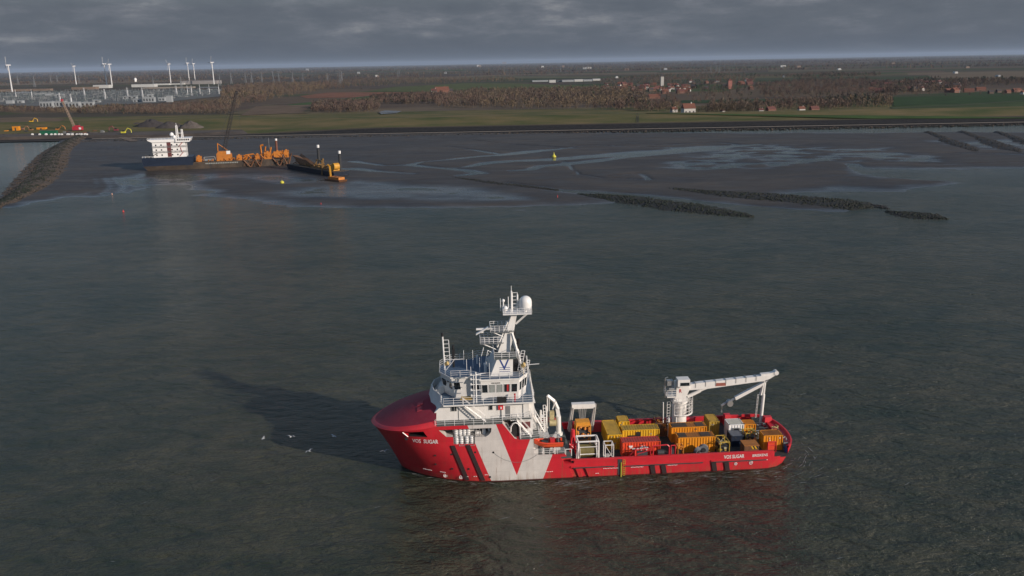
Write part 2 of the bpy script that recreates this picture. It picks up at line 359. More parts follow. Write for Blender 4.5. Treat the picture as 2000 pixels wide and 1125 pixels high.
rip(pl((700,345),(1000,360),(1100,385),(1100,404),(700,402),(500,392),(440,378)), .35, 14, .07)
rip(pl((1750,272),(2300,266),(2300,300),(1900,296)), 1.1, 9, .05)
# wheel tracks curling below the work site
for k in range(9):
    pts = plw((190+7*k,268+k,1),(165+8*k,290+k*2,1),(150+9*k,315+k*2,1),(155+9*k,340,1),(150+13*k,365,1),(120+16*k,380,1)); D, _ = dist_line(X, Y, pts); hgt += np.clip(1-D/1.6, 0, 1)*(-.16 if k % 2 else .14)
for k in range(6):
    pts = plw((340,270+k*1.2,1),(420,282+k*3,1),(560,290+k*4,1),(760,282+k*6,1)); D, _ = dist_line(X, Y, pts); hgt += np.clip(1-D/1.8, 0, 1)*(-.12 if k % 2 else .12)
basin = pl((-300,282),(0,277),(60,273),(118,272),(112,285),(72,322),(30,362),(0,384),(-60,420),(-300,440)); kb = np.clip((signed(X, Y, basin)+2)/4, 0, 1); hgt = hgt*(1-kb)-.6*kb
hgt = hgt + np.clip((Y-(TOE-25))/25, 0, 1)*(.35*np.clip(1-kb, 0, 1))
def grid(name, X, Y, Z, m, smooth=True):
    r, c = X.shape; i = np.arange(r*c).reshape(r, c)
    return sub(name, np.stack([X.ravel(), Y.ravel(), Z.ravel()], 1), np.stack([i[:-1, :-1], i[:-1, 1:], i[1:, 1:], i[1:, :-1]], -1).reshape(-1, 4), m, smooth=smooth)
def mud_mat():
    m = bpy.data.materials.new('wet_mud'); m.use_nodes = True; nt = m.node_tree; L = nt.links.new; b = nt.nodes['Principled BSDF']
    ge = N(nt, 'ShaderNodeNewGeometry'); P = ge.outputs['Position']; sp = N(nt, 'ShaderNodeSeparateXYZ'); L(P, sp.inputs[0])
    mp = N(nt, 'ShaderNodeMapping', inp={'Scale': (1, 2.2, 0), 'Rotation': (0, 0, .08)}); L(P, mp.inputs[0])
    n = N(nt, 'ShaderNodeTexNoise', inp={'Scale': .016, 'Detail': 9, 'Roughness': .66, 'Distortion': .7}); L(mp.outputs[0], n.inputs[0])
    cr = N(nt, 'ShaderNodeValToRGB'); L(n.outputs[0], cr.inputs[0]); e = cr.color_ramp.elements
    e[0].position = .3; e[0].color = (.020, .017, .017, 1); e[1].position = .72; e[1].color = (.088, .067, .047, 1); k = e.new(.5); k.color = (.042, .034, .028, 1)
    # sand shows where the flat stands higher
    hm = N(nt, 'ShaderNodeMapRange', inp={1: .35, 2: .9, 3: 0, 4: .6}); L(sp.outputs[2], hm.inputs[0])
    c2 = N(nt, 'ShaderNodeMixRGB', inp={2: (.062, .050, .036, 1)}); L(hm.outputs[0], c2.inputs[0]); L(cr.outputs[0], c2.inputs[1]); L(c2.outputs[0], b.inputs['Base Color'])
    # wetness: low flats are slick
    rr = N(nt, 'ShaderNodeMapRange', inp={1: .03, 2: .4, 3: .18, 4: .62}); L(sp.outputs[2], rr.inputs[0])
    n2 = N(nt, 'ShaderNodeTexNoise', inp={'Scale': .05, 'Detail': 7, 'Roughness': .7}); L(mp.outputs[0], n2.inputs[0])
    ra = N(nt, 'ShaderNodeMath', operation='MULTIPLY_ADD', inp={1: .7, 2: -.32}); L(n2.outputs[0], ra.inputs[0])
    rs = N(nt, 'ShaderNodeMath', operation='ADD', use_clamp=True); L(rr.outputs[0], rs.inputs[0]); L(ra.outputs[0], rs.inputs[1]); L(rs.outputs[0], b.inputs['Roughness'])
    bp = N(nt, 'ShaderNodeBump', inp={'Strength': 1, 'Distance': .5}); L(n2.outputs[0], bp.inputs['Height']); L(bp.outputs[0], b.inputs['Normal'])
    b.inputs['Specular IOR Level'].default_value = .5; return m
mudm = mud_mat()
tag(grid('mudflat', X, Y, hgt, mudm), kind='structure')

# ---- land: sea dike and polder in one sheet, height from a cross profile
prof = [(TOE-2, .5), (TOE+6, 1.2), (TOE+34, 3.6), (TOE+44, 4.1), (TOE+50, 4.3), (TOE+95, 9.6), (TOE+104, 9.8), (TOE+150, 3.0), (TOE+170, 2.0), (1200, 1.8), (2000, 2.0), (6000, 3), (14000, 8), (45000, 20)]
def land_z(x, y):
    k = np.clip((-np.asarray(x, float)-130)/110, 0, 1); y2 = np.asarray(y, float); y2 = np.where(y2 < 1100, y2-46*k*np.clip((1100-y2)/130, 0, 1), y2)
    return np.interp(y2, [p[0] for p in prof], [p[1] for p in prof])
xs = np.concatenate([-np.geomspace(40000, 1300, 20), np.linspace(-1250, 1250, 90), np.geomspace(1300, 40000, 20)])
ys = np.concatenate([[TOE-2, TOE+2, TOE+6], np.linspace(TOE+10, TOE+240, 40), np.linspace(1060, 2400, 40), np.geomspace(2500, 60000, 50)])
LX_, LY_ = np.meshgrid(xs, ys); LZ_ = land_z(LX_, LY_)
def land_mat():
    m = bpy.data.materials.new('polder_land'); m.use_nodes = True; nt = m.node_tree; L = nt.links.new; b = nt.nodes['Principled BSDF']; b.inputs['Roughness'].default_value = .95; b.inputs['Specular IOR Level'].default_value = .1
    ge = N(nt, 'ShaderNodeNewGeometry'); P = ge.outputs['Position']; sp = N(nt, 'ShaderNodeSeparateXYZ'); L(P, sp.inputs[0])
    def nz(sc, st=(1, 1, 1), det=5, rgh=.6):
        mp = N(nt, 'ShaderNodeMapping', inp={'Scale': st}); L(P, mp.inputs[0]); n = N(nt, 'ShaderNodeTexNoise', inp={'Scale': sc, 'Detail': det, 'Roughness': rgh}); L(mp.outputs[0], n.inputs[0]); return n.outputs[0]
    # far fields: long strips of differing crops
    mp = N(nt, 'ShaderNodeMapping', inp={'Scale': (.0011, .0021, 0), 'Rotation': (0, 0, .22)}); L(P, mp.inputs[0])
    vo = N(nt, 'ShaderNodeTexVoronoi', distance='CHEBYCHEV', inp={'Scale': 1.0, 'Randomness': .85}); L(mp.outputs[0], vo.inputs[0])
    sc = N(nt, 'ShaderNodeSeparateColor'); L(vo.outputs['Color'], sc.inputs[0])
    cr = N(nt, 'ShaderNodeValToRGB'); cr.color_ramp.interpolation = 'CONSTANT'; L(sc.outputs[0], cr.inputs[0]); e = cr.color_ramp.elements
    cols = [(.06, .066, .028), (.115, .085, .055), (.05, .075, .026), (.08, .062, .046), (.10, .092, .046), (.04, .06, .024), (.15, .115, .075), (.07, .058, .04)]
    e[0].position = 0; e[0].color = (*cols[0], 1); e[1].position = .125; e[1].color = (*cols[1], 1)
    for i in range(2, 8): k = e.new(i*.125); k.color = (*cols[i], 1)
    # woods darken parts of the plain
    wd = N(nt, 'ShaderNodeMapRange', inp={1: .46, 2: .56, 3: 0, 4: .8}); L(nz(.0016, (.6, 1.6, 0), 8, .68), wd.inputs[0])
    c1 = N(nt, 'ShaderNodeMixRGB', inp={2: (.085, .062, .050, 1)}); L(wd.outputs[0], c1.inputs[0]); L(cr.outputs[0], c1.inputs[1])
    # near belt by distance from the toe of the dike
    def band(y0, y1, soft=1.0):
        a = N(nt, 'ShaderNodeMapRange', inp={1: y0-soft, 2: y0+soft}); L(sp.outputs[1], a.inputs[0]); d = N(nt, 'ShaderNodeMapRange', inp={1: y1-soft, 2: y1+soft, 3: 1, 4: 0}); L(sp.outputs[1], d.inputs[0])
        q = N(nt, 'ShaderNodeMath', operation='MULTIPLY'); L(a.outputs[0], q.inputs[0]); L(d.outputs[0], q.inputs[1]); return q.outputs[0]
    g = N(nt, 'ShaderNodeValToRGB'); L(nz(.012, (1, 2.5, 1), 8, .65), g.inputs[0]); q = g.color_ramp.elements
    q[0].position = .35; q[0].color = (.062, .078, .026, 1); q[1].position = .66; q[1].color = (.18, .135, .065, 1)
    last = c1.outputs[0]
    def over(fac, col):
        nonlocal last
        c = N(nt, 'ShaderNodeMixRGB'); L(fac, c.inputs[0]); L(last, c.inputs[1])
        if isinstance(col, tuple): c.inputs[2].default_value = (*col, 1)
        else: L(col, c.inputs[2])
        last = c.outputs[0]
    over(band(700, 1180, 12), g.outputs[0])
    st = N(nt, 'ShaderNodeValToRGB'); L(nz(.35, (1, 1, 1), 6, .7), st.inputs[0]); q = st.color_ramp.elements; q[0].position = .35; q[0].color = (.014, .013, .013, 1); q[1].position = .75; q[1].color = (.055, .048, .043, 1)
    over(band(TOE-10, TOE+40, 1), st.outputs[0])
    over(band(TOE+5, TOE+8, 1), (.11, .095, .08)); over(band(TOE+9, TOE+13, 1), (.008, .008, .008))
    over(band(TOE+40, TOE+47, 1.5), (.085, .068, .046))
    L(last, b.inputs['Base Color']); return m
tag(grid('polder_land', LX_, LY_, LZ_, land_mat(), False), kind='structure')
def gz(x, y): return float(land_z(x, y))
def GL(px, py):
    "point on the land under a photograph pixel"
    z = 2.0
    for _ in range(4): p = G(px, py, z); z = gz(p.x, p.y)
    p.z = z; return p
# named fields laid on the polder
FI = 0
def field(col, pts, name='field', var=.3, sc=.03, stripes=None):
    global FI
    FI += 1; mname = 'crop_%d' % FI
    m = paint(mname, col, .95, var, sc, None, 0, 0, 0, .1)
    P = [GL(*p) for p in pts]
    mb = MB(); n = len(P); 
    v = [(p.x, p.y, p.z+.35+.02*FI) for p in P]
    mb.add(v, [tuple(range(n))]); o = mb.build(name, m)
    if o.data.polygons[0].normal.z < 0: o.data.flip_normals()
    return tag(o, kind='structure')
field((0.211, 0.098, 0.061), [(585,188),(640,181),(760,180),(860,181),(858,189),(720,190),(600,192)])
field((0.092, 0.105, 0.040), [(720,178),(770,170),(905,163),(1010,163),(1250,172),(1240,180),(870,184),(862,181)])
field((0.061, 0.098, 0.034), [(560,205),(640,196),(730,187),(860,189),(980,191),(990,194),(700,200),(600,212)])
field((0.121, 0.098, 0.057), [(440,224),(520,205),(640,212),(600,222)])
field((0.151, 0.110, 0.071), [(0,231),(60,229),(130,233),(110,240),(0,244)])
field((0.151, 0.107, 0.073), [(500,208),(610,205),(590,221),(470,226)])
field((0.051, 0.088, 0.024), [(1262,226),(1500,221),(1750,214),(2080,205),(2080,222),(1700,228),(1262,231)])
field((0.034, 0.064, 0.020), [(1745,190),(1990,187),(2080,190),(2080,200),(1900,203),(1745,208)])
field((0.057, 0.081, 0.030), [(1740,209),(1990,199),(2080,198),(2080,206),(1742,215)])
field((0.034, 0.057, 0.024), [(1250,198),(1480,194),(1640,192),(1640,200),(1250,203)])
field((0.126, 0.119, 0.068), [(740,153),(1000,149),(1170,150),(1165,152),(740,156)])
field((0.160, 0.126, 0.085), [(840,151),(1000,145.5),(1280,141),(1290,143),(1000,148),(850,153)])
field((0.144, 0.110, 0.076), [(2080,150),(1930,152),(1895,157),(2080,160)])
field((0.186, 0.144, 0.101), [(0,163),(200,158),(420,156),(420,159),(200,163),(0,168)])
field((0.059, 0.085, 0.034), [(1560,147),(1750,141),(1780,142),(1600,150)])
field((0.126, 0.110, 0.068), [(1500,138),(1700,135),(1710,137.5),(1500,141)])
field((0.068, 0.092, 0.037), [(700,139),(900,135),(920,137),(700,141)])
def track(pts, w, col=(.12, .10, .075), name='path', dz=1.0, frame=None):
    m = paint('track_%s_%.2f' % (name, col[0]), col, .9, .2, .1); P = [GL(*p) for p in pts]; mb = MB()
    for a, b in zip(P, P[1:]):
        d = (b-a); d.z = 0; d.normalize(); s = Vector((-d.y, d.x, 0))*w/2; up = Vector((0, 0, dz))
        mb.add([a-s+up, b-s+up, b+s+up, a+s+up], [(0, 1, 2, 3)])
    o = mb.build(name, m)
    for p in o.data.polygons:
        if p.normal.z < 0: p.flip()
    return tag(o, kind='structure')
track([(455,210),(560,203),(640,197),(730,187),(770,184)], 3.5); track([(620,182),(700,175),(780,167),(905,161)], 5)
track([(740,196),(830,202),(1000,206),(1250,212)], 2.5, (.09, .075, .05)); track([(1740,213),(1870,207),(1995,198),(2060,196)], 4, (.07, .065, .04))
track([(560,224),(700,223),(790,220),(900,216),(1080,214),(1260,216)], 3, (.10, .082, .055))
p = [GL(738,220), GL(752,216.5), GL(785,218), GL(775,222), GL(745,224)]; mb = MB(); mb.add([(q.x, q.y, q.z+.8) for q in p], [(0, 1, 2, 3, 4)])
o = mb.build('pond', calm_m); tag(o, kind='structure')
if o.data.polygons[0].normal.z < 0: o.data.flip_normals()
# ================================================================== SUPPORT SHIP (ship axes: x bow -> stern, y port 0 -> starboard 14.6, z up)
ship = thing('support_ship', 'large red and white offshore support vessel with a white deck crane in the foreground', 'ship', (0, 0, 0), SHIP)
CY = 7.3
def hb(x, z):
    "half breadth of the hull"
    f = min(max(z/9.4, 0), 1.0); xs_ = -14.1-4.25*f; xm = 1-9.5*f; p = 2+.4*f; q = .75-.15*f
    if z < 0: xs_ = -14.1-.5*z; 
    b = 7.3
    if x < xm:
        t = min(1, (xm-x)/(xm-xs_)); b = 7.3*(max(0, 1-t**p))**q
    xe = 48.6-.45*max(0, 2.0-z); xo = 42.5-.9*max(0, 2.0-z)
    if x > xo:
        t = min(1, (x-xo)/(xe-xo)); b = min(b, 7.3*(1-.55*t**3.2)*(1-(t**9))**.5)
    if z < .5: b *= 1-.02*(.5-z)
    return b
def drop(x, z):
    'sheer: the knuckle line runs down towards the stem'
    k = min(1, max(0, (-8.0-x)/10.35)); return 1.5*k*(max(0, z)/9.5)**2
def skin_y(x, z):
    w_ = z
    for _ in range(4): w_ = z+drop(x, w_)
    return CY-hb(x, w_)
def hull_mesh():
    zs = [-2, -.6, 0, .6, 1.4, 2.2, 3, 3.6, 4.4, 5.4, 6.4, 7.4, 8.2, 8.9, 9.5]
    us = [0, .004, .012, .025, .042, .065, .09, .12, .16, .2, .25, .3, .36, .43, .5, .58, .7, .8, .86, .90, .925, .95, .97, .985, .993, .998, 1]
    V = []; nx = len(us); nz = len(zs)
    for z in zs:
        f = min(max(z/9.4, 0), 1); x0 = -14.1-4.25*f if z >= 0 else -14.1-.5*z; x1 = 48.6-.45*max(0, 2.0-z)
        row = [(x0+(x1-x0)*u) for u in us]; zz = [z-drop(x, z) for x in row]
        V += [(x, CY-hb(x, z), w_) for x, w_ in zip(row, zz)]+[(x, CY+hb(x, z), w_) for x, w_ in zip(row, zz)]
    Fc = []; w = 2*nx
    for j in range(nz-1):
        for i in range(nx-1):
            a = j*w+i; Fc.append((a, a+1, a+w+1, a+w)); b = a+nx; Fc.append((b, b+w, b+w+1, b+1))
        a = j*w+nx-1; Fc.append((a, a+nx, a+w+nx, a+w)); a = j*w; Fc.append((a, a+w, a+w+nx, a+nx))
    for j, fl in ((0, 1), (nz-1, 0)):
        for i in range(nx-1):
            a = j*w+i; q = (a, a+nx, a+nx+1, a+1); Fc.append(q if fl else q[::-1])
    bm = bmesh.new(); vs = [bm.verts.new(v) for v in V]
    for f in Fc:
        try: bm.faces.new([vs[i] for i in f])
        except ValueError: pass
    bmesh.ops.remove_doubles(bm, verts=bm.verts, dist=.003); bmesh.ops.recalc_face_normals(bm, faces=bm.faces)
    me = bpy.data.meshes.new('hull'); bm.to_mesh(me); bm.free(); return me
def hull_material():
    m = bpy.data.materials.new('hull_paint'); m.use_nodes = True; nt = m.node_tree; L = nt.links.new; b = nt.nodes['Principled BSDF']; b.inputs['Roughness'].default_value = .4
    tc = N(nt, 'ShaderNodeTexCoord'); sp = N(nt, 'ShaderNodeSeparateXYZ'); L(tc.outputs['Object'], sp.inputs[0]); x, y, z = sp.outputs
    def mth(op, a, bb):
        n = N(nt, 'ShaderNodeMath', operation=op)
        for i, v in enumerate((a, bb)):
            if isinstance(v, (int, float)): n.inputs[i].default_value = v
            else: L(v, n.inputs[i])
        return n.outputs[0]
    def gt(x0, k): return mth('GREATER_THAN', mth('SUBTRACT', x, mth('MULTIPLY', z, k)), x0)       # x > x0 + k z
    inv = mth('SUBTRACT', 1, mth('MULTIPLY', mth('MULTIPLY', gt(4.25, -.353), mth('SUBTRACT', 1, gt(3.54, .362))), mth('GREATER_THAN', z, .9)))
    wm = mth('MULTIPLY', mth('MULTIPLY', gt(0.05, -.36), mth('SUBTRACT', 1, gt(7.85, .37))), inv)
    inner = mth('MULTIPLY', mth('MULTIPLY', mth('GREATER_THAN', y, .16), mth('LESS_THAN', y, 14.44)), mth('GREATER_THAN', x, -8.2)); inner = mth('MULTIPLY', inner, mth('LESS_THAN', x, 7)); wm = mth('MAXIMUM', wm, mth('MULTIPLY', inner, mth('GREATER_THAN', z, 6.9)))
    n = N(nt, 'ShaderNodeTexNoise', inp={'Scale': .5, 'Detail': 6, 'Roughness': .65}); L(tc.outputs['Object'], n.inputs[0])
    c = N(nt, 'ShaderNodeMixRGB', inp={1: (.60, .022, .036, 1), 2: (.66, .62, .58, 1)}); L(wm, c.inputs[0])
    v = N(nt, 'ShaderNodeMapRange', inp={1: .3, 2: .7, 3: .84, 4: 1.05}); L(n.outputs[0], v.inputs[0]); cc = N(nt, 'ShaderNodeCombineColor'); [L(v.outputs[0], cc.inputs[i]) for i in range(3)]
    c1 = N(nt, 'ShaderNodeMixRGB', blend_type='MULTIPLY', inp={0: 1}); L(c.outputs[0], c1.inputs[1]); L(cc.outputs[0], c1.inputs[2])
    # vertical streaks and scum near the water
    mp = N(nt, 'ShaderNodeMapping', inp={'Scale': (1.6, 1.6, .12)}); L(tc.outputs['Object'], mp.inputs[0]); ns = N(nt, 'ShaderNodeTexNoise', inp={'Scale': 1.3, 'Detail': 6, 'Roughness': .7}); L(mp.outputs[0], ns.inputs[0])
    low = N(nt, 'ShaderNodeMapRange', inp={1: .1, 2: 1.5, 3: 1.0, 4: .12}); L(z, low.inputs[0]); sk = N(nt, 'ShaderNodeMapRange', inp={1: .45, 2: .68, 3: 0, 4: .75}); L(ns.outputs[0], sk.inputs[0])
    d = mth('MULTIPLY', low.outputs[0], sk.outputs[0]); c2 = N(nt, 'ShaderNodeMixRGB', inp={2: (.26, .15, .07, 1)}); L(d, c2.inputs[0]); L(c1.outputs[0], c2.inputs[1])
    br = N(nt, 'ShaderNodeTexBrick', inp={'Scale': 1.0, 'Mortar Size': .012, 'Mortar Smooth': .4, 'Brick Width': 5.5, 'Row Height': 1.75, 'Color1': (1, 1, 1, 1), 'Color2': (.93, .93, .93, 1), 'Mortar': (.70, .70, .70, 1)})
    cb = N(nt, 'ShaderNodeCombineXYZ'); L(x, cb.inputs[0]); L(z, cb.inputs[1]); L(cb.outputs[0], br.inputs[0]); cs = N(nt, 'ShaderNodeMixRGB', blend_type='MULTIPLY', inp={0: 1}); L(c2.outputs[0], cs.inputs[1]); L(br.outputs[0], cs.inputs[2]); c2 = cs
    rs = N(nt, 'ShaderNodeMapRange', inp={1: .60, 2: .72, 3: 0, 4: .55}); L(ns.outputs[0], rs.inputs[0]); cr2 = N(nt, 'ShaderNodeMixRGB', inp={2: (.17, .075, .04, 1)}); L(rs.outputs[0], cr2.inputs[0]); L(c2.outputs[0], cr2.inputs[1]); c2 = cr2
    boot = N(nt, 'ShaderNodeMapRange', inp={1: .16, 2: .26, 3: 1, 4: 0}); L(z, boot.inputs[0]); c3 = N(nt, 'ShaderNodeMixRGB', inp={2: (.07, .018, .016, 1)}); L(boot.outputs[0], c3.inputs[0]); L(c2.outputs[0], c3.inputs[1])
    # dark weld seams, faint
    L(c3.outputs[0], b.inputs['Base Color'])
    bp = N(nt, 'ShaderNodeBump', inp={'Strength': 1, 'Distance': .03}); L(n.outputs[0], bp.inputs['Height']); L(bp.outputs[0], b.inputs['Normal']); return m
def carve():
    me = hull_mesh(); ho = bpy.data.objects.new('hull', me); COL.objects.link(ho)
    cut = []
    def c(mb): cut.append(mb.build('cutter', []))
    c(MB().side([(1.9, 9.5), (1.9, 12), (60, 12), (60, 3.0), (12.2, 3.0), (11.3, 4.1), (7.2, 4.1), (6.75, 4.3), (6.55, 4.8), (6.5, 6.8), (4.3, 6.8), (3.7, 7.0)], -3, 18))
    c(MB().box(12.4, 46.6, .32, 14.28, 1.9, 9))                                     # cargo deck well
    c(MB().box(6.7, 12.5, .3, 14.3, 3.3, 9))                                        # boat deck well
    c(MB().box(44.0, 45.6, -2, 1.0, 2.05, 9))                                       # gap in the port bulwark
    for s in (1,):
        c(MB().side([(-7.75, 8.95), (-7.2, 8.35), (-6.6, 7.75), (-5.6, 7.7), (-5.55, 6.55), (-2.35, 6.45), (-2.3, 7.6), (-.7, 7.55), (-.15, 7.9), (.15, 8.3), (.2, 8.95)], -3, 1.9))
        c(MB().side([(-13.1, 8.5), (-12.3, 7.75), (-9.4, 7.8), (-10.0, 8.8)], -3, 3.2))
        c(MB().side([(10.6, 3.7), (11.2, 2.6), (12.6, 2.5), (13.2, 3.9)], -1, .9))
        for x0 in (12.0, 13.5): c(MB().side([(x0, 1.7), (x0+.9, 1.7), (x0+1.1, 1.2), (x0+1.5, .1), (x0+.6, .1)], -1, .28))
    for cu in cut:
        md = ho.modifiers.new('b', 'BOOLEAN'); md.operation = 'DIFFERENCE'; md.object = cu; md.solver = 'EXACT'
    dg = bpy.context.evaluated_depsgraph_get(); nm = bpy.data.meshes.new_from_object(ho.evaluated_get(dg)); ho.modifiers.clear()
    for cu in cut: bpy.data.objects.remove(cu)
    ho.data = nm; nm.name = 'hull'; nm.materials.clear(); nm.materials.append(hull_material())
    nm.polygons.foreach_set('use_smooth', [True]*len(nm.polygons)); nm.set_sharp_from_angle(angle=math.radians(28)); ho.parent = ship; return ho
carve()
def surf(nm, mat, f, nu, nv, parent=ship, smooth=True):
    mb = MB(); vs = [f(i/nu, j/nv) for j in range(nv+1) for i in range(nu+1)]; w = nu+1
    mb.add(vs, [(j*w+i, j*w+i+1, (j+1)*w+i+1, (j+1)*w+i) for j in range(nv) for i in range(nu)]); return mb.build(nm, mat, parent, 40 if smooth else None)
# whaleback foredeck: rim plate leaning in, then the crowned deck
OUT = []
for k in range(49):
    t = -1+2*k/48; x = -8.0-10.33*math.cos(t*math.pi/2)**.8 if abs(t) < 1 else -8.0; OUT.append((x, CY+math.copysign(hb(x, 9.5) if abs(t) > .001 else 0, t)))
kz = [min(1, max(0, (-8.0-x)/10.35)) for x, y in OUT]; rings = [1.0, .985, .96, .945]+[.945*f for f in (.93, .84, .74, .62, .5, .38, .26, .14, .05)]
def ring_z(j, i):
    e = 9.46-1.5*kz[i]; b_ = (1-.62*kz[i])
    if j < 4: return e+(0, .35, .78, .88)[j]*b_
    q = rings[j]/.945; return 12.3+(e+.88*b_-12.3)*q**1.12
mb = MB(); n = len(OUT); mb.add([(-8.0+(x+8.0)*q, CY+(y-CY)*q, ring_z(j, i)) for j, q in enumerate(rings) for i, (x, y) in enumerate(OUT)], [(j*n+i, j*n+i+1, (j+1)*n+i+1, (j+1)*n+i) for j in range(len(rings)-1) for i in range(n-1)]); fd = mb.build('foredeck', [paint('foredeck_shaded_red', (.25, .022, .04), .62, .15, .6, (.26, .10, .11), .3, 0, 0, .3), red], ship, 35)  # deck red darkened as if in deckhouse shade; rim keeps the full red
for p in fd.data.polygons:
    if p.index < 3*(n-1): p.material_index = 1
rim = MB(); rim.bars([(-8.0+(x+8.0)*1.004, CY+(y-CY)*1.004, 9.5-1.5*k_) for (x, y), k_ in zip(OUT, kz)], .07); rim.build('rim', red, ship)
h_ = MB()
def fore_z(x, y):
    a = math.atan2(y-CY, -8.0-x+1e-6); best = min(range(len(OUT)), key=lambda i: abs(math.atan2(OUT[i][1]-CY, -8.0-OUT[i][0]+1e-6)-a)); q = math.hypot(x+8, y-CY)/math.hypot(OUT[best][0]+8, OUT[best][1]-CY)
    return 12.3+(9.46-1.5*kz[best]+.88*(1-.62*kz[best])-12.3)*(q/.945)**1.12
for y_ in (4.9, 3.5):
    A_ = [(x, y, fore_z(x, y)) for x, y in ((-11.0, y_), (-10.1, y_), (-10.1, y_+.95), (-11.0, y_+.95))]; h_.loft([(a, b, c-.1) for a, b, c in A_], [(a, b, c+.1) for a, b, c in A_])
h_.each('deck_hatch', paint('hatch_red', (.30, .03, .045), .6), ship)
# decks
dk = MB(); dk.box(12.45, 46.55, .34, 14.26, 1.88, 1.93); dk.build('cargo_deck', paint('wood_deck', (.035, .04, .042), .8, .35, 1.4, (.09, .06, .035), .4), ship)
dk = MB(); dk.box(6.72, 12.44, .33, 14.27, 3.28, 3.33); dk.build('boat_deck', greendeck, ship)
dk = MB(); dk.side([(-8.25, 9.502), (1.88, 9.502), (1.88, 9.54), (-8.25, 9.54)], .1, 14.5); dk.box(-8.2, 6.3, 1.3, 13.3, 9.542, 9.56); dk.build('walkway_deck', greendeck, ship)
dk = MB(); dk.box(4.4, 6.45, .12, 14.48, 6.805, 6.83); dk.box(6.4, 7.6, .5, 14.1, 6.7, 6.83); dk.build('lower_walkway_deck', greendeck, ship)
# recess lining and gear inside the side opening
r_ = MB(); r_.box(-7.6, .15, 1.82, 1.88, 6.5, 8.93); r_.mi = 1; r_.box(-7.5, -5.7, 1.76, 1.815, 7.5, 8.3); r_.box(-2.3, -.2, 1.76, 1.815, 7.75, 8.7); r_.mi = 2; r_.cyl((-.9, 1.3, 7.5), (-.9, 1.3, 8.4), .3); r_.cyl((-.1, 1.4, 8.0), (-.1, 1.4, 8.7), .22); r_.box(-2.2, -1.4, 1.0, 1.5, 7.6, 8.0)
r_.build('side_recess', [white, darkgrey, whiteclean], ship)
m_ = MB(); m_.box(-12.9, -9.3, 2.3, 3.15, 7.6, 8.78); m_.loft([(-12.15, skin_y(-12.15, 7.8)+.12, 7.6), (-9.5, skin_y(-9.5, 7.8)+.12, 7.6), (-9.5, 2.4, 7.6), (-12.15, 2.4, 7.6)], [(-12.15, skin_y(-12.15, 7.8)+.12, 7.86), (-9.5, skin_y(-9.5, 7.8)+.12, 7.86), (-9.5, 2.4, 7.86), (-12.15, 2.4, 7.86)]); m_.mi = 2; m_.bars([(-13.14, skin_y(-13.1, 8.5)-.03, 8.5), (-12.36, skin_y(-12.3, 7.75)-.03, 7.75)], .09)  # black back wall and floor imitate the shade inside the mooring opening
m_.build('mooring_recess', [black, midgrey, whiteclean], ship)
# house tiers
hm = MB()
hm.side([(-8.3, 9.5), (-8.3, 10.9), (-6.9, 12.2), (6.1, 12.2), (6.1, 9.5)], 2.15, 12.45)
hm.build('deckhouse', white, ship)
fr = MB()       # sloping front screen of the house, three facets
fr.loft([(-8.3, 2.16, 9.55), (-10.3, 4.9, 9.55), (-10.6, 7.3, 9.55), (-10.3, 9.7, 9.55), (-8.3, 12.44, 9.55), (-6.8, 12.44, 9.55), (-6.8, 2.16, 9.55)], [(-7.0, 2.16, 12.2), (-8.3, 5.1, 12.2), (-8.5, 7.3, 12.2), (-8.3, 9.5, 12.2), (-7.0, 12.44, 12.2), (-6.8, 12.44, 12.2), (-6.8, 2.16, 12.2)])
fr.loft([(-7.3, 2.9, 12.0), (-9.0, 4.9, 11.0), (-9.5, 7.3, 11.0), (-9.0, 9.7, 11.0), (-7.3, 11.7, 12.0), (-7.2, 11.7, 12.0), (-8.8, 9.7, 11.0), (-9.2, 7.3, 11.0), (-8.8, 4.9, 11.0), (-7.2, 2.9, 12.0)], [(-7.2, 2.9, 13.3), (-8.4, 5.1, 13.5), (-8.8, 7.3, 13.5), (-8.4, 9.5, 13.5), (-7.2, 11.7, 13.3), (-7.1, 11.7, 13.3), (-8.3, 9.5, 13.5), (-8.65, 7.3, 13.5), (-8.3, 5.1, 13.5), (-7.1, 2.9, 13.3)])
fr.loft([(-7.95, 5.1, 12.46), (-8.1, 7.3, 12.46), (-7.95, 9.5, 12.46), (-6.75, 8.3, 12.46), (-6.75, 6.3, 12.46)], [(-7.3, 6.2, 13.6), (-7.35, 7.3, 13.6), (-7.3, 8.4, 13.6), (-6.95, 8.3, 13.6), (-6.95, 6.3, 13.6)])
fr.build('deckhouse_front', white, ship)
ah = MB(); ah.box(4.5, 6.6, 1.7, 12.9, 6.83, 9.48); ah.box(6.6, 7.3, 3.4, 11.2, 6.83, 9.3); ah.box(3.2, 6.45, 1.2, 13.4, 9.42, 9.545); ah.box(6.5, 7.4, 2.0, 12.6, 3.33, 6.7)
ah.build('aft_deckhouse', white, ship)
ua = MB(); ua.box(6.1, 6.9, 3.0, 11.6, 9.56, 12.0); ua.box(6.0, 7.0, 1.6, 13.0, 12.0, 12.16); ua.build('aft_stair_tower', white, ship)
bd = MB(); bd.prism([(-6.9, 1.0), (6.6, 1.0), (6.9, 2.2), (6.9, 12.4), (6.6, 13.6), (-6.9, 13.6), (-8.1, 9.5), (-8.1, 5.1)], 12.22, 12.42); bd.mi = 1
bd.prism([(-6.8, 1.12), (6.5, 1.12), (6.8, 2.3), (6.8, 12.3), (6.5, 13.48), (-6.8, 13.48), (-7.95, 9.5), (-7.95, 5.1)], 12.43, 12.45); bd.build('bridge_deck', [white, bluedeck], ship)
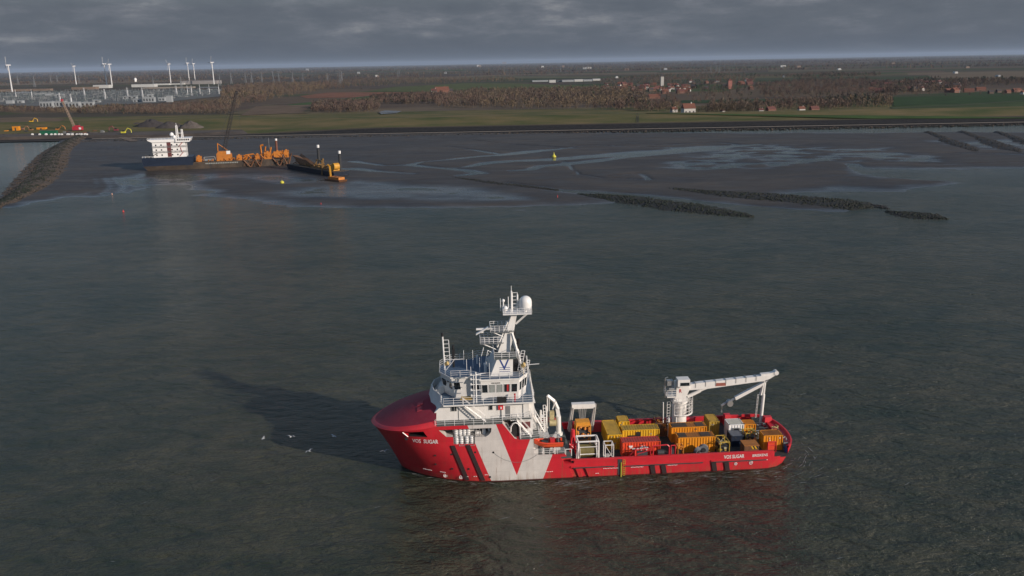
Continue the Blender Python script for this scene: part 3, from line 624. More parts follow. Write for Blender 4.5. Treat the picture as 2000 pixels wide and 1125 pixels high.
# wheelhouse, plan polygon (foot / head), head leans out
foot = [(-6.7, 6.3), (-5.1, 4.0), (-2.6, 4.0), (-1.1, 2.5), (4.5, 2.5), (5.8, 5.0), (5.8, 9.6), (4.5, 12.1), (-1.1, 12.1), (-2.6, 10.6), (-5.1, 10.6), (-6.7, 8.3)]
head = [(-7.3, 6.3), (-5.6, 3.5), (-2.8, 3.5), (-1.2, 2.0), (4.6, 2.0), (6.1, 4.8), (6.1, 9.8), (4.6, 12.6), (-1.2, 12.6), (-2.8, 11.1), (-5.6, 11.1), (-7.3, 8.3)]
Z0, Z1 = 12.45, 15.75
wh = MB(); wh.loft([(x, y, Z0) for x, y in foot], [(x, y, Z1) for x, y in head]); wh.build('wheelhouse', white, ship)
def expand(p, d): 
    cx = sum(q[0] for q in p)/len(p); cy = CY; return [(x+math.copysign(d, x-cx), y+math.copysign(d, y-cy)) for x, y in p]
rf = MB(); rf.prism(expand(head, .16), 15.76, 15.98); rf.mi = 1; rf.prism(expand(head, -.05), 15.99, 16.02); rf.build('roof', [white, paint('roof_blue', (.075, .12, .19), .6, .2, .8)], ship)
def window_on(a0, a1, b0, b1, u0, u1, v0, v1, nm='window', proud=.03, mat_g=None, curtain=None):
    "pane on the quad a0-a1 (foot) b0-b1 (head)"
    a0, a1, b0, b1 = map(Vector, (a0, a1, b0, b1))
    def q(u, v): return (a0.lerp(a1, u)).lerp(b0.lerp(b1, u), v)
    n = (q(1, 0)-q(0, 0)).cross(q(0, 1)-q(0, 0)).normalized(); P = [q(u0, v0), q(u1, v0), q(u1, v1), q(u0, v1)]
    m = MB(); m.add([p+n*proud for p in P]+[p-n*.05 for p in P], [(0, 1, 2, 3), (0, 4, 5, 1), (1, 5, 6, 2), (2, 6, 7, 3), (3, 7, 4, 0)])
    if curtain: 
        m.mi = 1; f = curtain; Q = [q(u0+(u1-u0)*f[0], v0+(v1-v0)*f[2]), q(u0+(u1-u0)*f[1], v0+(v1-v0)*f[2]), q(u0+(u1-u0)*f[1], v0+(v1-v0)*f[3]), q(u0+(u1-u0)*f[0], v0+(v1-v0)*f[3])]; m.add([p+n*(proud+.006) for p in Q], [(0, 1, 2, 3)])
    o = m.build(nm, [mat_g or glass, f[4] if curtain else glass], ship)
    fm = MB(); [fm.bar(P[i]+n*proud, P[(i+1) % 4]+n*proud, .05) for i in range(4)]; fm.build('frame', whiteclean, o); return o
def facet(i, cols, v0=.42, v1=.80, curtains={}):
    a, b = foot[i], foot[(i+1) % 12]; c, d = head[i], head[(i+1) % 12]
    for k, (u0, u1) in enumerate(cols): window_on((*a, Z0), (*b, Z0), (*c, Z1), (*d, Z1), u0, u1, v0, v1, curtain=curtains.get(k))
pale = paint('pale_blind', (.33, .35, .33), .4); redc = paint('red_jacket', (.5, .03, .03), .6)
five = [(.02+.195*k, .18+.195*k) for k in range(5)]
facet(3, five, .38, .80, {1: (.15, .95, 0, 1, pale), 2: (.1, .9, 0, 1, pale), 3: (.5, .8, .1, .95, redc)})
facet(0, [(.04, .47), (.53, .96)]); facet(11, [(.04, .47), (.53, .96)]); facet(1, [(.06, .44)]); facet(2, [(.12, .88)]); facet(4, [(.05, .33), (.36, .64), (.67, .95)], .40, .85)
facet(5, [(.02+.2*k, .18+.2*k) for k in range(5)]); facet(6, [(.05, .45), (.55, .95)]); facet(7, five); facet(8, [(.12, .88)]); facet(9, [(.06, .44)]); facet(10, [(.04, .47), (.53, .96)])
# portholes and doors in the lower wall
for x, z0, w in ((-5.75, 11.05, .5), (-5.3, 11.05, .35), (.0, 11.0, .5)):
    m = MB(); m.box(x, x+w, 2.09, 2.145, z0, z0+.75); o = m.build('window', glass, ship); f = MB(); [f.bar((a, 2.08, b), (c, 2.08, d), .05) for a, b, c, d in ((x, z0, x+w, z0), (x+w, z0, x+w, z0+.75), (x+w, z0+.75, x, z0+.75), (x, z0+.75, x, z0))]; f.build('frame', steel, o)
m = MB(); m.box(1.7, 1.9, 2.09, 2.145, 9.6, 11.6); m.box(5.1, 5.2, 2.09, 2.145, 9.6, 11.6); m.box(-4.7, -4.62, 2.09, 2.145, 9.6, 12.0); m.box(2.5, 3.2, 2.09, 2.145, 9.65, 11.5); m.each('wall_fitting', midgrey, ship)
m = MB(); m.box(4.95, 6.2, 1.62, 1.695, 7.9, 9.0); [m.box(4.95, 6.2, 1.58, 1.62, 7.95+.2*k, 8.0+.2*k) for k in range(5)]; m.build('intake_grille', paint('grille_red', (.16, .05, .05), .7), ship)
m = MB(); m.cyl((2.9, 1.2, 8.4), (2.9, 1.72, 8.4), .1); m.build('deck_fitting', whiteclean, ship)
arch = MB(); arch.side([(3.25, 7.1), (3.25, 8.7), (3.45, 9.15), (3.8, 9.3), (4.15, 9.15), (4.35, 8.7), (4.35, 7.1)], .6, 1.2); arch.build('arched_opening', black, ship)
ar = MB(); ar.bars([(3.1, .4, 8.0), (3.15, .4, 8.8), (3.4, .4, 9.25), (3.8, .4, 9.45), (4.2, .4, 9.3), (4.5, .4, 8.8), (4.55, .4, 6.9)], .16); ar.build('arch_frame', white, ship)
# gangway things on the bridge deck
rb = MB(); rb.box(1.2, 2.6, 1.0, 1.5, 12.5, 13.4); rb.build('equipment_locker', black, ship)
fe = MB(); fe.cyl((3.9, 1.5, 12.5), (3.9, 1.5, 13.7), .13); fe.build('fire_extinguisher', red, ship)
ks = MB(); ks.cb((-3.4, 2.0, 12.95), 1.9, .7, .16); ks.cb((-3.4, 2.0, 13.2), 1.6, .6, .14); ks.build('rescue_pallet', paint('pallet_yellow', (.5, .32, .05), .6), ship)
st = MB(); st.stair((-.6, .9, 9.6), (-4.0, 1.25, 12.4), .75, (0, .5, 0), n=11); st.build('stairway', white, ship); st = MB(); st.stair((6.3, .7, 6.85), (4.1, .7, 9.6), .6, (0, 1, 0), n=10); st.build('stairway', white, ship)
st = MB(); st.stair((6.7, 2.0, 12.4), (6.3, 2.6, 15.9), .7, (0, 1, 0), n=10); st.stair((8.4, 2.4, 6.8), (7.0, 2.4, 9.5), .6, (0, 1, 0), n=8); st.build('aft_stairway', white, ship)
rl = MB(); rl.rail([(-8.2, .08, 9.54), (1.9, .06, 9.54)], 1.05, 1.4, .038); rl.rail([(1.9, .9, 9.56), (3.1, 1.0, 9.56), (6.4, 1.25, 9.56), (6.4, 3, 9.56)], 1.05); rl.rail([(-8.2, 14.5, 9.54), (1.9, 14.5, 9.54)], 1.05, 1.4, .038)
rl.build('walkway_railing', whiteclean, ship)
rl = MB(); rl.rail([(-8.0, 5.2, 12.42), (-6.85, 1.06, 12.42), (6.55, 1.06, 12.42), (6.85, 2.2, 12.42), (6.85, 12.4, 12.42), (6.55, 13.5, 12.42), (-6.85, 13.5, 12.42)], 1.1); rl.build('bridge_deck_railing', whiteclean, ship)
rl = MB(); hp = expand(head, .05); rl.rail([(x, y, 16.0) for x, y in hp+hp[:1]], 1.0, 1.5, .038); rl.build('roof_railing', whiteclean, ship)
rl = MB(); rl.rail([(4.6, .2, 6.83), (7.5, .4, 6.83), (7.5, 3.4, 6.83)], 1.0); rl.rail([(6.7, .32, 4.1), (11.3, .32, 4.1)], .9, 1.1); rl.build('aft_railing', whiteclean, ship)
# red lifebuoy box
lb = MB(); lb.cb((1.75, 2.0, 11.35), .75, .2, .7); lb.mi = 1; lb.cb((1.8, 1.87, 11.35), .2, .06, .32); lb.build('lifebuoy_box', [red, whiteclean], ship)
# funnel casing with the V emblem
fu = MB(); fu.loft([(.35, 3.1, 16.02), (3.75, 3.1, 16.02), (3.75, 11.5, 16.02), (.35, 11.5, 16.02)], [(1.45, 3.6, 18.6), (3.85, 3.6, 18.6), (3.85, 11.0, 18.6), (1.45, 11.0, 18.6)]); casing = fu.build('mast_casing', white, ship)
pf = MB(); pf.box(1.0, 4.4, 3.3, 11.3, 18.6, 18.72); pf.mi = 1; pf.rail([(1.0, 3.35, 18.72), (4.4, 3.35, 18.72), (4.4, 11.2, 18.72), (1.0, 11.2, 18.72), (1.0, 3.35, 18.72)], .95, 1.2, .05); pf.build('platform', [greendeck, whiteclean], casing)
mast = MB(); mast.loft([(1.7, 6.2, 18.7), (3.6, 6.2, 18.7), (3.6, 8.4, 18.7), (1.7, 8.4, 18.7)], [(4.0, 6.9, 24.6), (4.8, 6.9, 24.6), (4.8, 7.7, 24.6), (4.0, 7.7, 24.6)]); masto = mast.build('mast', white, ship)
leg = MB(); leg.bar((3.9, 6.2, 21.8), (5.4, 4.0, 16.1), .32); leg.bar((3.9, 8.4, 21.8), (5.4, 10.6, 16.1), .32); leg.bar((1.6, 6.6, 19.5), (3.3, 6.9, 23.4), .28); leg.build('brace', white, masto)
tp = MB(); tp.box(2.6, 7.0, 6.1, 8.5, 24.7, 24.85); tp.bar((4.6, 7.3, 22.9), (6.6, 7.3, 24.7), .22); tp.rail([(2.6, 6.1, 24.85), (7.0, 6.1, 24.85), (7.0, 8.5, 24.85), (2.6, 8.5, 24.85), (2.6, 6.1, 24.85)], .8, 1, .05); tp.build('mast_top_platform', whiteclean, masto)
pm = MB(); pm.cyl((4.0, 7.3, 24.8), (4.0, 7.3, 28.2), .14); pm.cyl((4.0, 7.3, 28.2), (4.0, 7.3, 29.0), .05); pm.ladder((4.15, 7.3, 25), (4.15, 7.3, 27.9), .75, (1, 0, 0), .5, .08); pm.bar((4.9, 7.3, 27.6), (4.9, 7.3, 26.8), .2); pm.bar((3.5, 7.3, 25.5), (3.5, 7.3, 27.3), .1); pm.bar((5.2, 7.1, 24.85), (5.0, 7.1, 26.8), .07); pm.build('antenna_pole', whiteclean, masto)
dm = MB(); dm.lathe((6.15, 7.3, 25.25), [(.22, -.4), (.22, 0), (.9, .12), (.98, .5), (.98, 1.15), (.9, 1.55), (.68, 1.85), (.38, 2.03), (.05, 2.1)], 24); dm.build('radome', whiteclean, masto, 40)
for x, y, z, r in ((3.0, 6.6, 25.3, .42), (2.75, 7.6, 26.4, .26)):
    dm = MB(); dm.lathe((x, y, z), [(.1, -.5), (.1, 0), (r*.85, .05), (r, r*.6), (r*.9, r*1.2), (r*.5, r*1.7), (.03, r*1.85)], 14); dm.build('small_radome', whiteclean, masto, 40)
dm = MB(); dm.bar((2.75, 7.6, 24.9), (2.75, 7.6, 26.4), .09); dm.bar((2.3, 7.5, 25), (2.3, 7.5, 27.0), .07); dm.build('antenna_post', whiteclean, masto)
for z, x0 in ((20.2, .0), (22.0, 1.6)):
    rp = MB(); rp.box(x0-1.0, x0+2.6, 6.0, 8.6, z, z+.1); rp.mi = 1; rp.rail([(x0+2.4, 6.0, z+.1), (x0-1.0, 6.0, z+.1), (x0-1.0, 8.6, z+.1), (x0+2.2, 8.6, z+.1)], .95, .7, .05); rp.bar((x0-.6, 6.2, z), (x0+2.2, 7, z-1.6), .12); rp.build('radar_platform', [midgrey, whiteclean], masto)
ra = MB(); ra.cb((-.6, 7.0, 22.05), .5, .5, .5); ra.cb((-.3, 6.6, 22.5), 2.5, .28, .26); o = ra.build('radar_scanner', whiteclean, masto); o.rotation_euler = (0, 0, 0)
ra = MB(); ra.add([(-1.6, 6.4, 21.55), (.3, 6.1, 22.7), (.3, 6.4, 22.75), (-1.6, 6.7, 21.6), (-1.6, 6.4, 21.8), (.3, 6.1, 22.95), (.3, 6.4, 23.0), (-1.6, 6.7, 21.85)], [(0, 3, 2, 1), (4, 5, 6, 7), (0, 1, 5, 4), (1, 2, 6, 5), (2, 3, 7, 6), (3, 0, 4, 7)]); ra.build('radar_scanner', whiteclean, masto)
bk = MB(); bk.box(3.95, 6.1, 4.6, 10.0, 16.03, 17.3); bk.build('exhaust_housing', black, ship)
cr = MB(); cr.cyl((4.4, 6, 18.7), (4.6, 6, 20), .28); cr.cyl((4.8, 8, 18.7), (5.1, 8, 20.3), .28); cr.cyl((4.25, 7.0, 20.6), (4.35, 7.0, 21.8), .22); cr.cyl((4.3, 7.1, 22.6), (4.4, 7.1, 23.4), .18); cr.each('exhaust_pipe', black, ship)
ld = MB(); ld.ladder((4.6, 4.3, 16.4), (5.2, 4.6, 19.4), .55, (1, 0, 0), .4, .08); ld.ladder((5.5, 3.6, 16.2), (5.9, 3.6, 18.2), .5, (1, 0, 0), .4, .08); ld.bar((5.6, 3.2, 17.6), (7.8, 3.2, 17.7), .08); ld.bar((6.1, 3.4, 16), (5.9, 3.4, 19), .1); ld.build('aerial_frame', whiteclean, ship)
sl_ = MB(); sl_.cyl((5.2, 3.4, 17.4), (5.6, 3.2, 17.7), .35, n=10); sl_.cyl((-6.4, 5.0, 17.6), (-6.0, 4.8, 17.8), .32, n=10); sl_.bar((5.4, 3.4, 16), (5.4, 3.4, 17.4), .1); sl_.each('searchlight', paint('lamp_brass', (.5, .36, .15), .4), ship)
# fore signal mast on the roof
fm_ = MB(); fm_.cyl((-6.6, 7.0, 16.0), (-6.75, 7.0, 21.4), .13); fm_.ladder((-6.6, 7.0, 17.0), (-6.7, 7.0, 20.8), .85, (1, 0, 0), .55, .08); fm_.bar((-6.4, 6.2, 16.2), (-5.0, 6.2, 17.9), .08); fm_.bar((-5.8, 6.0, 17.9), (-3.7, 6.0, 17.95), .07); fm_.build('fore_signal_mast', whiteclean, ship)
fm_ = MB(); fm_.cyl((-5.2, 8, 16), (-5.2, 8, 19.6), .18); fm_.cb((-5.2, 8, 18.5), .5, .5, .9); fm_.cyl((-6.78, 7.0, 21.4), (-6.78, 7.0, 22.0), .2); fm_.each('signal_lamp_post', black, ship)
# light mast beside the wheelhouse
fm_ = MB(); fm_.cyl((-1.9, 1.5, 12.45), (-1.9, 1.5, 17.4), .11); fm_.cyl((-2.25, 1.5, 12.45), (-2.25, 1.5, 17.0), .06)
for z in (13.6, 14.5, 15.4, 16.2, 16.9): fm_.bar((-2.6, 1.5, z), (-1.1, 1.5, z), .09); fm_.cb((-2.6, 1.5, z+.1), .22, .22, .3)
fm_.bar((-1.9, 1.5, 17.0), (-.4, 1.7, 17.1), .08); fm_.build('signal_light_mast', whiteclean, ship)
wp = MB()
for x, y, h in ((-3.2, 6, 1.9), (-2.6, 4.2, 1.3), (-.2, 4.6, 1.9), (.2, 6.5, 2.6), (-1.2, 5.2, 2.4), (-3.6, 9, 2.4), (-.8, 8.4, 2.2), (-2.2, 7, 3.0), (.2, 3, 2.2)): wp.bar((x, y, 16), (x, y, 16+h), .06)
for x, y in ((-.4, 5.2), (.1, 7.6), (-1.5, 9)): wp.cyl((x, y, 16), (x, y, 17.2), .14); wp.cb((x, y, 17.3), .35, .35, .3)
wp.bars([(-.3, 6.2, 17), (.1, 6.0, 19.2), (.7, 6.2, 18.8)], .1); wp.bar((-.9, 6.3, 18.2), (-.5, 6.3, 19.6), .1); wp.each('aerial', whiteclean, ship)
# ---------------- hull fittings
for a, b in (((-6.0, 6.35), (-3.95, .35)), ((-3.7, 6.35), (-1.55, .35))):
    m = MB(); n = 12
    for k in range(n):
        x0, z0 = a[0]+(b[0]-a[0])*k/n, a[1]+(b[1]-a[1])*k/n; x1, z1 = a[0]+(b[0]-a[0])*(k+1)/n, a[1]+(b[1]-a[1])*(k+1)/n
        ya0, ya1 = skin_y(x0, z0)-.16, skin_y(x1, z1)-.16
        m.add([(x0, ya0, z0), (x0+.62, ya0, z0), (x1+.62, ya1, z1), (x1, ya1, z1), (x0, ya0+.5, z0), (x0+.62, ya0+.5, z0), (x1+.62, ya1+.5, z1), (x1, ya1+.5, z1)], [(0, 3, 2, 1), (4, 5, 6, 7), (0, 1, 5, 4), (2, 3, 7, 6), (1, 2, 6, 5), (3, 0, 4, 7)])
    m.build('fender', paint('fender_rubber', (.028, .014, .015), .8, .3, 2), ship)
for x in (24.4, 26.1, 34.0, 36.0):
    m = MB(); m.side([(x, 1.75), (x+.75, 1.75), (x+1.0, .25), (x+.3, .25)], -.17, .1); m.build('fender', paint('fender_rubber', (.028, .014, .015), .8, .3, 2), ship)
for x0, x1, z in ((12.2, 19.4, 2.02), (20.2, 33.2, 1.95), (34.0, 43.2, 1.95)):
    m = MB(); m.box(x0, x1, -.20, .05, z-.08, z+.06); m.build('rubbing_strake', red, ship); m = MB(); m.box(x0+.4, x1-.5, -.17, .02, z-.30, z-.085); m.build('strake_shade_strip', darkgrey, ship)  # dark strip below each strake stands in for the overhang shade
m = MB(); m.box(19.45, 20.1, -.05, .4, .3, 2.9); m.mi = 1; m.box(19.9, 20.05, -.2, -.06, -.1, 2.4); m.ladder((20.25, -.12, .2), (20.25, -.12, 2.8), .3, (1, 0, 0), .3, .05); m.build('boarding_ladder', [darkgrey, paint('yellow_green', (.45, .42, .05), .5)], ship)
for x0, x1 in ((12.2, 43.9),):
    m = MB(); m.box(x0, x1, -.03, .40, 3.0, 3.12); m.box(x0, x1-1, 14.2, 14.63, 3.0, 3.12); m.build('bulwark_cap', red, ship)
sb = MB(); pts = []
for k in range(15):
    t = k/14; a = math.pi*t; pts.append((43.4+5.0*math.sin(a)**.55, 7.3-6.9*math.cos(a)))
for (a, b) in zip(pts, pts[1:]):
    if a[0] < 45.7 and a[1] < 5: continue
    sb.add([(a[0], a[1], 2.9), (b[0], b[1], 2.9), (b[0]+.1, b[1], 3.35), (a[0]+.1, a[1], 3.35), (a[0]-.25, a[1]*.97+.2, 2.9), (b[0]-.25, b[1]*.97+.2, 2.9), (b[0]-.1, b[1]*.97+.2, 3.35), (a[0]-.1, a[1]*.97+.2, 3.35)], [(0, 1, 2, 3), (5, 4, 7, 6), (3, 2, 6, 7)])
sb.build('stern_bulwark', red, ship, 50)
# rounded red cowls along the starboard rail
for x, y, w, hh in ((33.6, 13.2, 2.8, .9), (40.6, 13.3, 1.3, 1.2), (47.0, 11.6, 1.5, 1.2), (18.2, 13.2, 2.2, .9), (22.4, 13.3, 1.7, .9)):
    m = MB(); m.loft([(x-w/2, y-.7, 1.95), (x+w/2, y-.7, 1.95), (x+w/2, y+.7, 1.95), (x-w/2, y+.7, 1.95)], [(x-w/2+.2, y-.3, 2.6+hh), (x+w/2-.2, y-.3, 2.6+hh), (x+w/2-.1, y+.5, 2.6+hh), (x-w/2+.1, y+.5, 2.6+hh)]); m.build('rail_cowl', red, ship)
for x, z, y_ in ((-5.9, 4.9, 0), (-2.35, 5.1, 0), (.4, 4.95, 0), (-8.4, 4.6, 0), (-8.4, 2.9, 0), (-5.9, 2.3, 0), (-3.4, 2.35, 0), (-.2, .9, 0), (-12.6, 7.35, 0)):
    m = MB(); ys_ = skin_y(x, z); r = .16 if x > -12 else .3; m.cyl((x, ys_-.03, z), (x, ys_+.3, z), r, n=12); m.build('porthole', black, ship)
mk = MB()
for x, z, r in ((-7.0, .9, .28), (-4.6, .85, .28), (37.9, 1.25, .22), (40.3, 1.3, .28)):
    ys_ = skin_y(x, z)-.05; n = 14; 
    for k in range(n):
        a0, a1 = 2*math.pi*k/n, 2*math.pi*(k+1)/n; mk.bar((x+r*math.cos(a0), ys_, z+r*math.sin(a0)), (x+r*math.cos(a1), ys_, z+r*math.sin(a1)), .05)
    mk.bar((x-r, ys_, z), (x+r, ys_, z), .05); mk.bar((x, ys_, z-r), (x, ys_, z+r), .05)
for x, z, w in ((-10.4, 1.5, 1.4), (-7.8, 1.5, .9), (-4.0, 1.0, .6), (-2.7, 1.05, .6), (8.2, 1.35, 1.3), (-1.0, 1.3, .5), (17.2, 1.45, 2.4), (21.5, 1.45, 2.0), (27.2, 1.5, 1.6), (39.7, 1.62, 1.2), (41.8, 1.66, 1.2), (16, .7, .6)):
    n = max(2, int(w/.22))
    for k in range(n):
        xx = x+w*k/n; ys_ = skin_y(xx, z)-.04; mk.bar((xx, ys_, z+.03*math.sin(k*2.1)), (xx+w/n*.7, skin_y(xx+w/n*.7, z)-.04, z+.03*math.sin(k*3.3)), .07)
mk.build('hull_marks', whiteclean, ship)
ac = MB(); prev = None
for k in range(24):
    t = k/23; x = .5+7.4*t; z = 4.9-1.75*math.sin(math.pi*min(1, t*1.03))**.8; p = (x, -.03, z)
    if prev: ac.bar(prev, p, .035)
    prev = p
ac.build('hull_seam', midgrey, ship)
# ---------------- lettering
def text_verts(s, bold=.02):
    cu = bpy.data.curves.new('t', 'FONT'); cu.body = s; cu.offset = bold; cu.resolution_u = 3; o = bpy.data.objects.new('t', cu); COL.objects.link(o)
    dg = bpy.context.evaluated_depsgraph_get(); me = bpy.data.meshes.new_from_object(o.evaluated_get(dg)); V = [tuple(v.co) for v in me.vertices]; Fs = [tuple(p.vertices) for p in me.polygons]
    bpy.data.objects.remove(o); bpy.data.curves.remove(cu); bpy.data.meshes.remove(me); return V, Fs
def lettering(s, x0, z0, x1, z1, h, yf, mat_, parent, nm='lettering', bold=.025):
    "text from (x0,z0) to (x1,z1), letter height h, y = yf(x,z)"
    V, Fs = text_verts(s, bold); mx = max(v[0] for v in V); mn = min(v[0] for v in V); my = max(v[1] for v in V); mb = MB(parent)
    P = []
    for v in V:
        u = (v[0]-mn)/(mx-mn); x = x0+(x1-x0)*u; z = z0+(z1-z0)*u+h*v[1]/my; P.append((x, yf(x, z), z))
    mb.add(P, Fs); return mb.build(nm, mat_, parent)
lettering('VOS  SUGAR', -11.75, 6.82, -7.85, 6.78, .66, lambda x, z: skin_y(x, z)-.09, whiteclean, ship, bold=.015)
lettering('VOS SUGAR', 36.0, 2.18, 39.2, 2.22, .58, lambda x, z: -.035, whiteclean, ship, bold=.015)
lettering('BRESKENS', 40.5, 2.28, 42.9, 2.32, .42, lambda x, z: -.035, whiteclean, ship, bold=.01)
cy_ = lambda x, z: 3.1+.5*(z-16.02)/2.58-.03
blueink = paint('emblem_blue', (.02, .05, .22), .5)
lettering('V', 1.75, 16.95, 3.25, 16.95, 1.5, cy_, blueink, casing, 'emblem', .0)
wv = MB()
for zz in (17.25, 16.95, 16.65):
    for k in range(8): x0 = 1.75+.2*k; wv.bar((x0, cy_(x0, zz), zz+.05*(k % 2)), (x0+.2, cy_(x0, zz), zz+.05*((k+1) % 2)), .06)
wv.build('emblem_waves', blueink, casing)
def yside(x, z): return 2.5-.5*(z-Z0)/(Z1-Z0)-.04
lettering('VOS SUGAR', .4, 15.2, 1.8, 15.2, .22, yside, darkgrey, ship)
# ---------------- deck crane (part of the ship)
CX, CYc = 32.1, 12.5
crn = MB(); crn.cyl((CX, CYc, 1.95), (CX, CYc, 7.0), 1.2, n=20); crn.cyl((CX, CYc, 6.0), (CX, CYc, 6.2), 1.3, n=20); cro = crn.build('crane_pedestal', white, ship, 40)
b = MB(); b.side([(30.9, 7.2), (33.0, 7.2), (33.0, 8.0), (33.5, 9.2), (33.2, 10.1), (31.3, 10.3), (31.3, 8.2)], 11.6, 13.4); b.box(29.7, 31.3, 11.3, 13.6, 8.0, 8.15); b.cyl((CX, CYc, 6.9), (CX, CYc, 7.25), 1.45, n=20); b.build('crane_housing', white, cro)
b = MB(); b.box(31.2, 33.2, 10.4, 12.0, 10.2, 11.4); b.build('crane_cab_roof', white, cro); b = MB(); b.box(33.2, 33.25, 10.5, 11.9, 10.3, 11.1); b.box(31.6, 33.1, 10.36, 10.395, 10.35, 10.9); b.build('cab_window', glass, cro)
b = MB(); b.cyl((30.0, 12, 9.4), (30.9, 12, 9.4), .55, n=12); b.cb((30.1, 11.6, 10.6), 1.0, 1.0, .8); b.bars([(29.4, 11.5, 8), (29.3, 11.5, 11.4), (29.8, 11.5, 11.6)], .12); b.build('winch', steel, cro)
b = MB(); b.side([(32.6, 8.9), (36.2, 9.0), (46.0, 10.0), (47.0, 10.35), (47.0, 10.95), (45.8, 10.9), (35.0, 10.1), (32.6, 9.75)], 12.0, 12.9); b.build('boom', white, cro)
b = MB()
for k in range(7): x = 34.5+k*1.7; z = 10.1+(x-35)*.078; b.box(x, x+.12, 11.97, 12.93, z-.75, z+.06)
b.build('boom_seam', steel, cro); b = MB(); b.box(37.9, 39.7, 11.975, 11.995, 9.45, 10.0); b.build('rusty_plate', paint('rusty_plate', (.32, .10, .07), .6), cro)
b = MB(); b.side([(45.9, 9.9), (47.1, 10.3), (48.4, 11.1), (48.3, 11.6), (47.2, 11.3), (45.6, 11.2)], 12.1, 12.8); b.cyl((48.2, 12.0, 11.3), (48.2, 12.9, 11.3), .38, n=12); b.build('boom_head', white, cro)
b = MB(); b.loft([(45.6, 12.05, 8.9), (46.9, 12.05, 10.1), (46.9, 12.75, 10.1), (45.6, 12.75, 8.9)], [(41.6, 12.2, 6.7), (41.4, 12.2, 7.25), (41.4, 12.7, 7.25), (41.6, 12.7, 6.7)]); b.build('knuckle_jib', white, cro)
b = MB(); b.cyl((40.6, 12.0, 6.2), (40.6, 12.9, 6.2), .52, n=14); b.bar((41.5, 12.45, 7.0), (40.2, 12.45, 6.2), .3); b.bar((40.2, 12.45, 6.4), (39.2, 12.45, 5.75), .3); b.bar((39.35, 12.45, 5.7), (39.3, 12.45, 4.9), .07); b.cb((39.3, 12.45, 4.75), .2, .2, .35); b.build('sheave_block', steel, cro)
b = MB(); b.cyl((34.0, 12.45, 8.0), (37.0, 12.45, 9.2), .2, n=8); b.cyl((33.4, 12.45, 7.6), (35.5, 12.45, 8.6), .3, n=8); b.bar((46.2, 12.4, 9.9), (45.8, 12.4, 7.4), .35); b.build('hydraulic_ram', white, cro)
b = MB(); b.cyl((46.1, 12.45, 1.95), (46.35, 12.45, 7.5), .27, n=10); b.cyl((46.3, 12.45, 7.0), (46.45, 12.45, 9.5), .2, n=8); b.ladder((45.1, 12.4, 3.4), (45.3, 12.4, 7.5), .2, (1, 0, 0), .55, .06); b.build('boom_rest', white, ship, 40)
b = MB(); b.rail([(29.7, 11.3, 8.15), (31.2, 11.3, 8.15)], 1.1, .8, .06); b.rail([(29.7, 13.6, 8.15), (29.7, 11.3, 8.15)], 1.1, .8, .06)
pp = [(CX+2.1*math.cos(a), CYc+2.0*math.sin(a), 5.0) for a in np.linspace(-2.2, .9, 9)]; b.rail(pp, 1.9, 1.0, .06); b.bars(pp, .2); b.ladder((29.9, 12, 2), (29.9, 12, 7), .5, (1, 0, 0), .5, .08); b.bar((29.2, 11.5, 2), (29.1, 11.5, 7.2), .14); b.ladder((33.5, 11.2, 5.2), (33.5, 11.5, 8), .5, (1, 0, 0), .4, .07); b.build('crane_platform_rail', white, cro)
b = MB(); b.rail([(30.6, 10.5, 7.2), (32.9, 10.4, 7.2)], 1.0, .8, .05); b.cyl((29.6, 9.5, 1.95), (29.6, 9.5, 5.3), .12); b.cyl((31.2, 10.9, 1.95), (31.2, 10.9, 4.8), .12); b.each('lamp_post', white, cro)
lettering('R', 31.75, 8.75, 32.2, 8.75, .6, lambda x, z: 11.57, paint('letter_red', (.5, .04, .04), .5), cro)
# ---------------- A-frame, davit, winch tower (all bolted to the ship)
b = MB(); b.loft([(13.8, 10.6, 7.0), (17.6, 10.6, 7.0), (17.6, 11.6, 7.0), (13.8, 11.6, 7.0)], [(13.8, 10.6, 7.8), (17.6, 10.6, 7.8), (17.6, 11.6, 7.8), (13.8, 11.6, 7.8)]); g = b.build('launch_gantry', white, ship)
for x0, x1 in ((13.2, 13.8), (16.9, 17.4)):
    b = MB(); b.loft([(x0, 11.0, 2.9), (x0+.5, 11.0, 2.9), (x0+.5, 12.2, 2.9), (x0, 12.2, 2.9)], [(x1, 10.7, 7.6), (x1+.45, 10.7, 7.6), (x1+.45, 11.4, 7.6), (x1, 11.4, 7.6)]); b.bar((x0+.2, 10.6, 3), (x1+.2, 10.5, 7.2), .15); b.build('gantry_leg', paint('weathered_white', (.45, .43, .40), .6, .3, 1.5, RUST, .5), g)
b = MB(); 
for k in range(5): b.bar((14.9+k*.3, 10.7, 7.0), (15.1+k*.2, 10.7, 4.9), .12)
b.cyl((15.6, 10.7, 4.4), (15.6, 10.7, 5.2), .6, .5, 10); b.build('docking_head', steel, g)
dv = MB(); dv.cyl((11.4, 9.0, 3.3), (11.35, 9.0, 6.6), .42, n=12); dv.cyl((11.4, 9, 3.3), (11.4, 9, 3.8), .65, n=10); d = dv.build('davit', white, ship, 40)
dv = MB(); dv.loft([(11.1, 8.8, 6.6), (11.7, 8.8, 6.6), (11.7, 9.2, 6.6), (11.1, 9.2, 6.6)], [(10.9, 8.8, 7.9), (11.5, 8.8, 7.9), (11.5, 9.2, 7.9), (10.9, 9.2, 7.9)]); dv.bars([(11.3, 9, 7.8), (10.7, 9, 9.2), (9.6, 9, 10.2)], .4); dv.bar((9.6, 9, 10.2), (9.6, 9, 4.6), .14); dv.bar((9.9, 8.9, 9.9), (9.9, 8.9, 5), .06); dv.bar((10.9, 8.8, 9.3), (10.4, 8.8, 7.9), .14); dv.build('davit_arm', white, d)
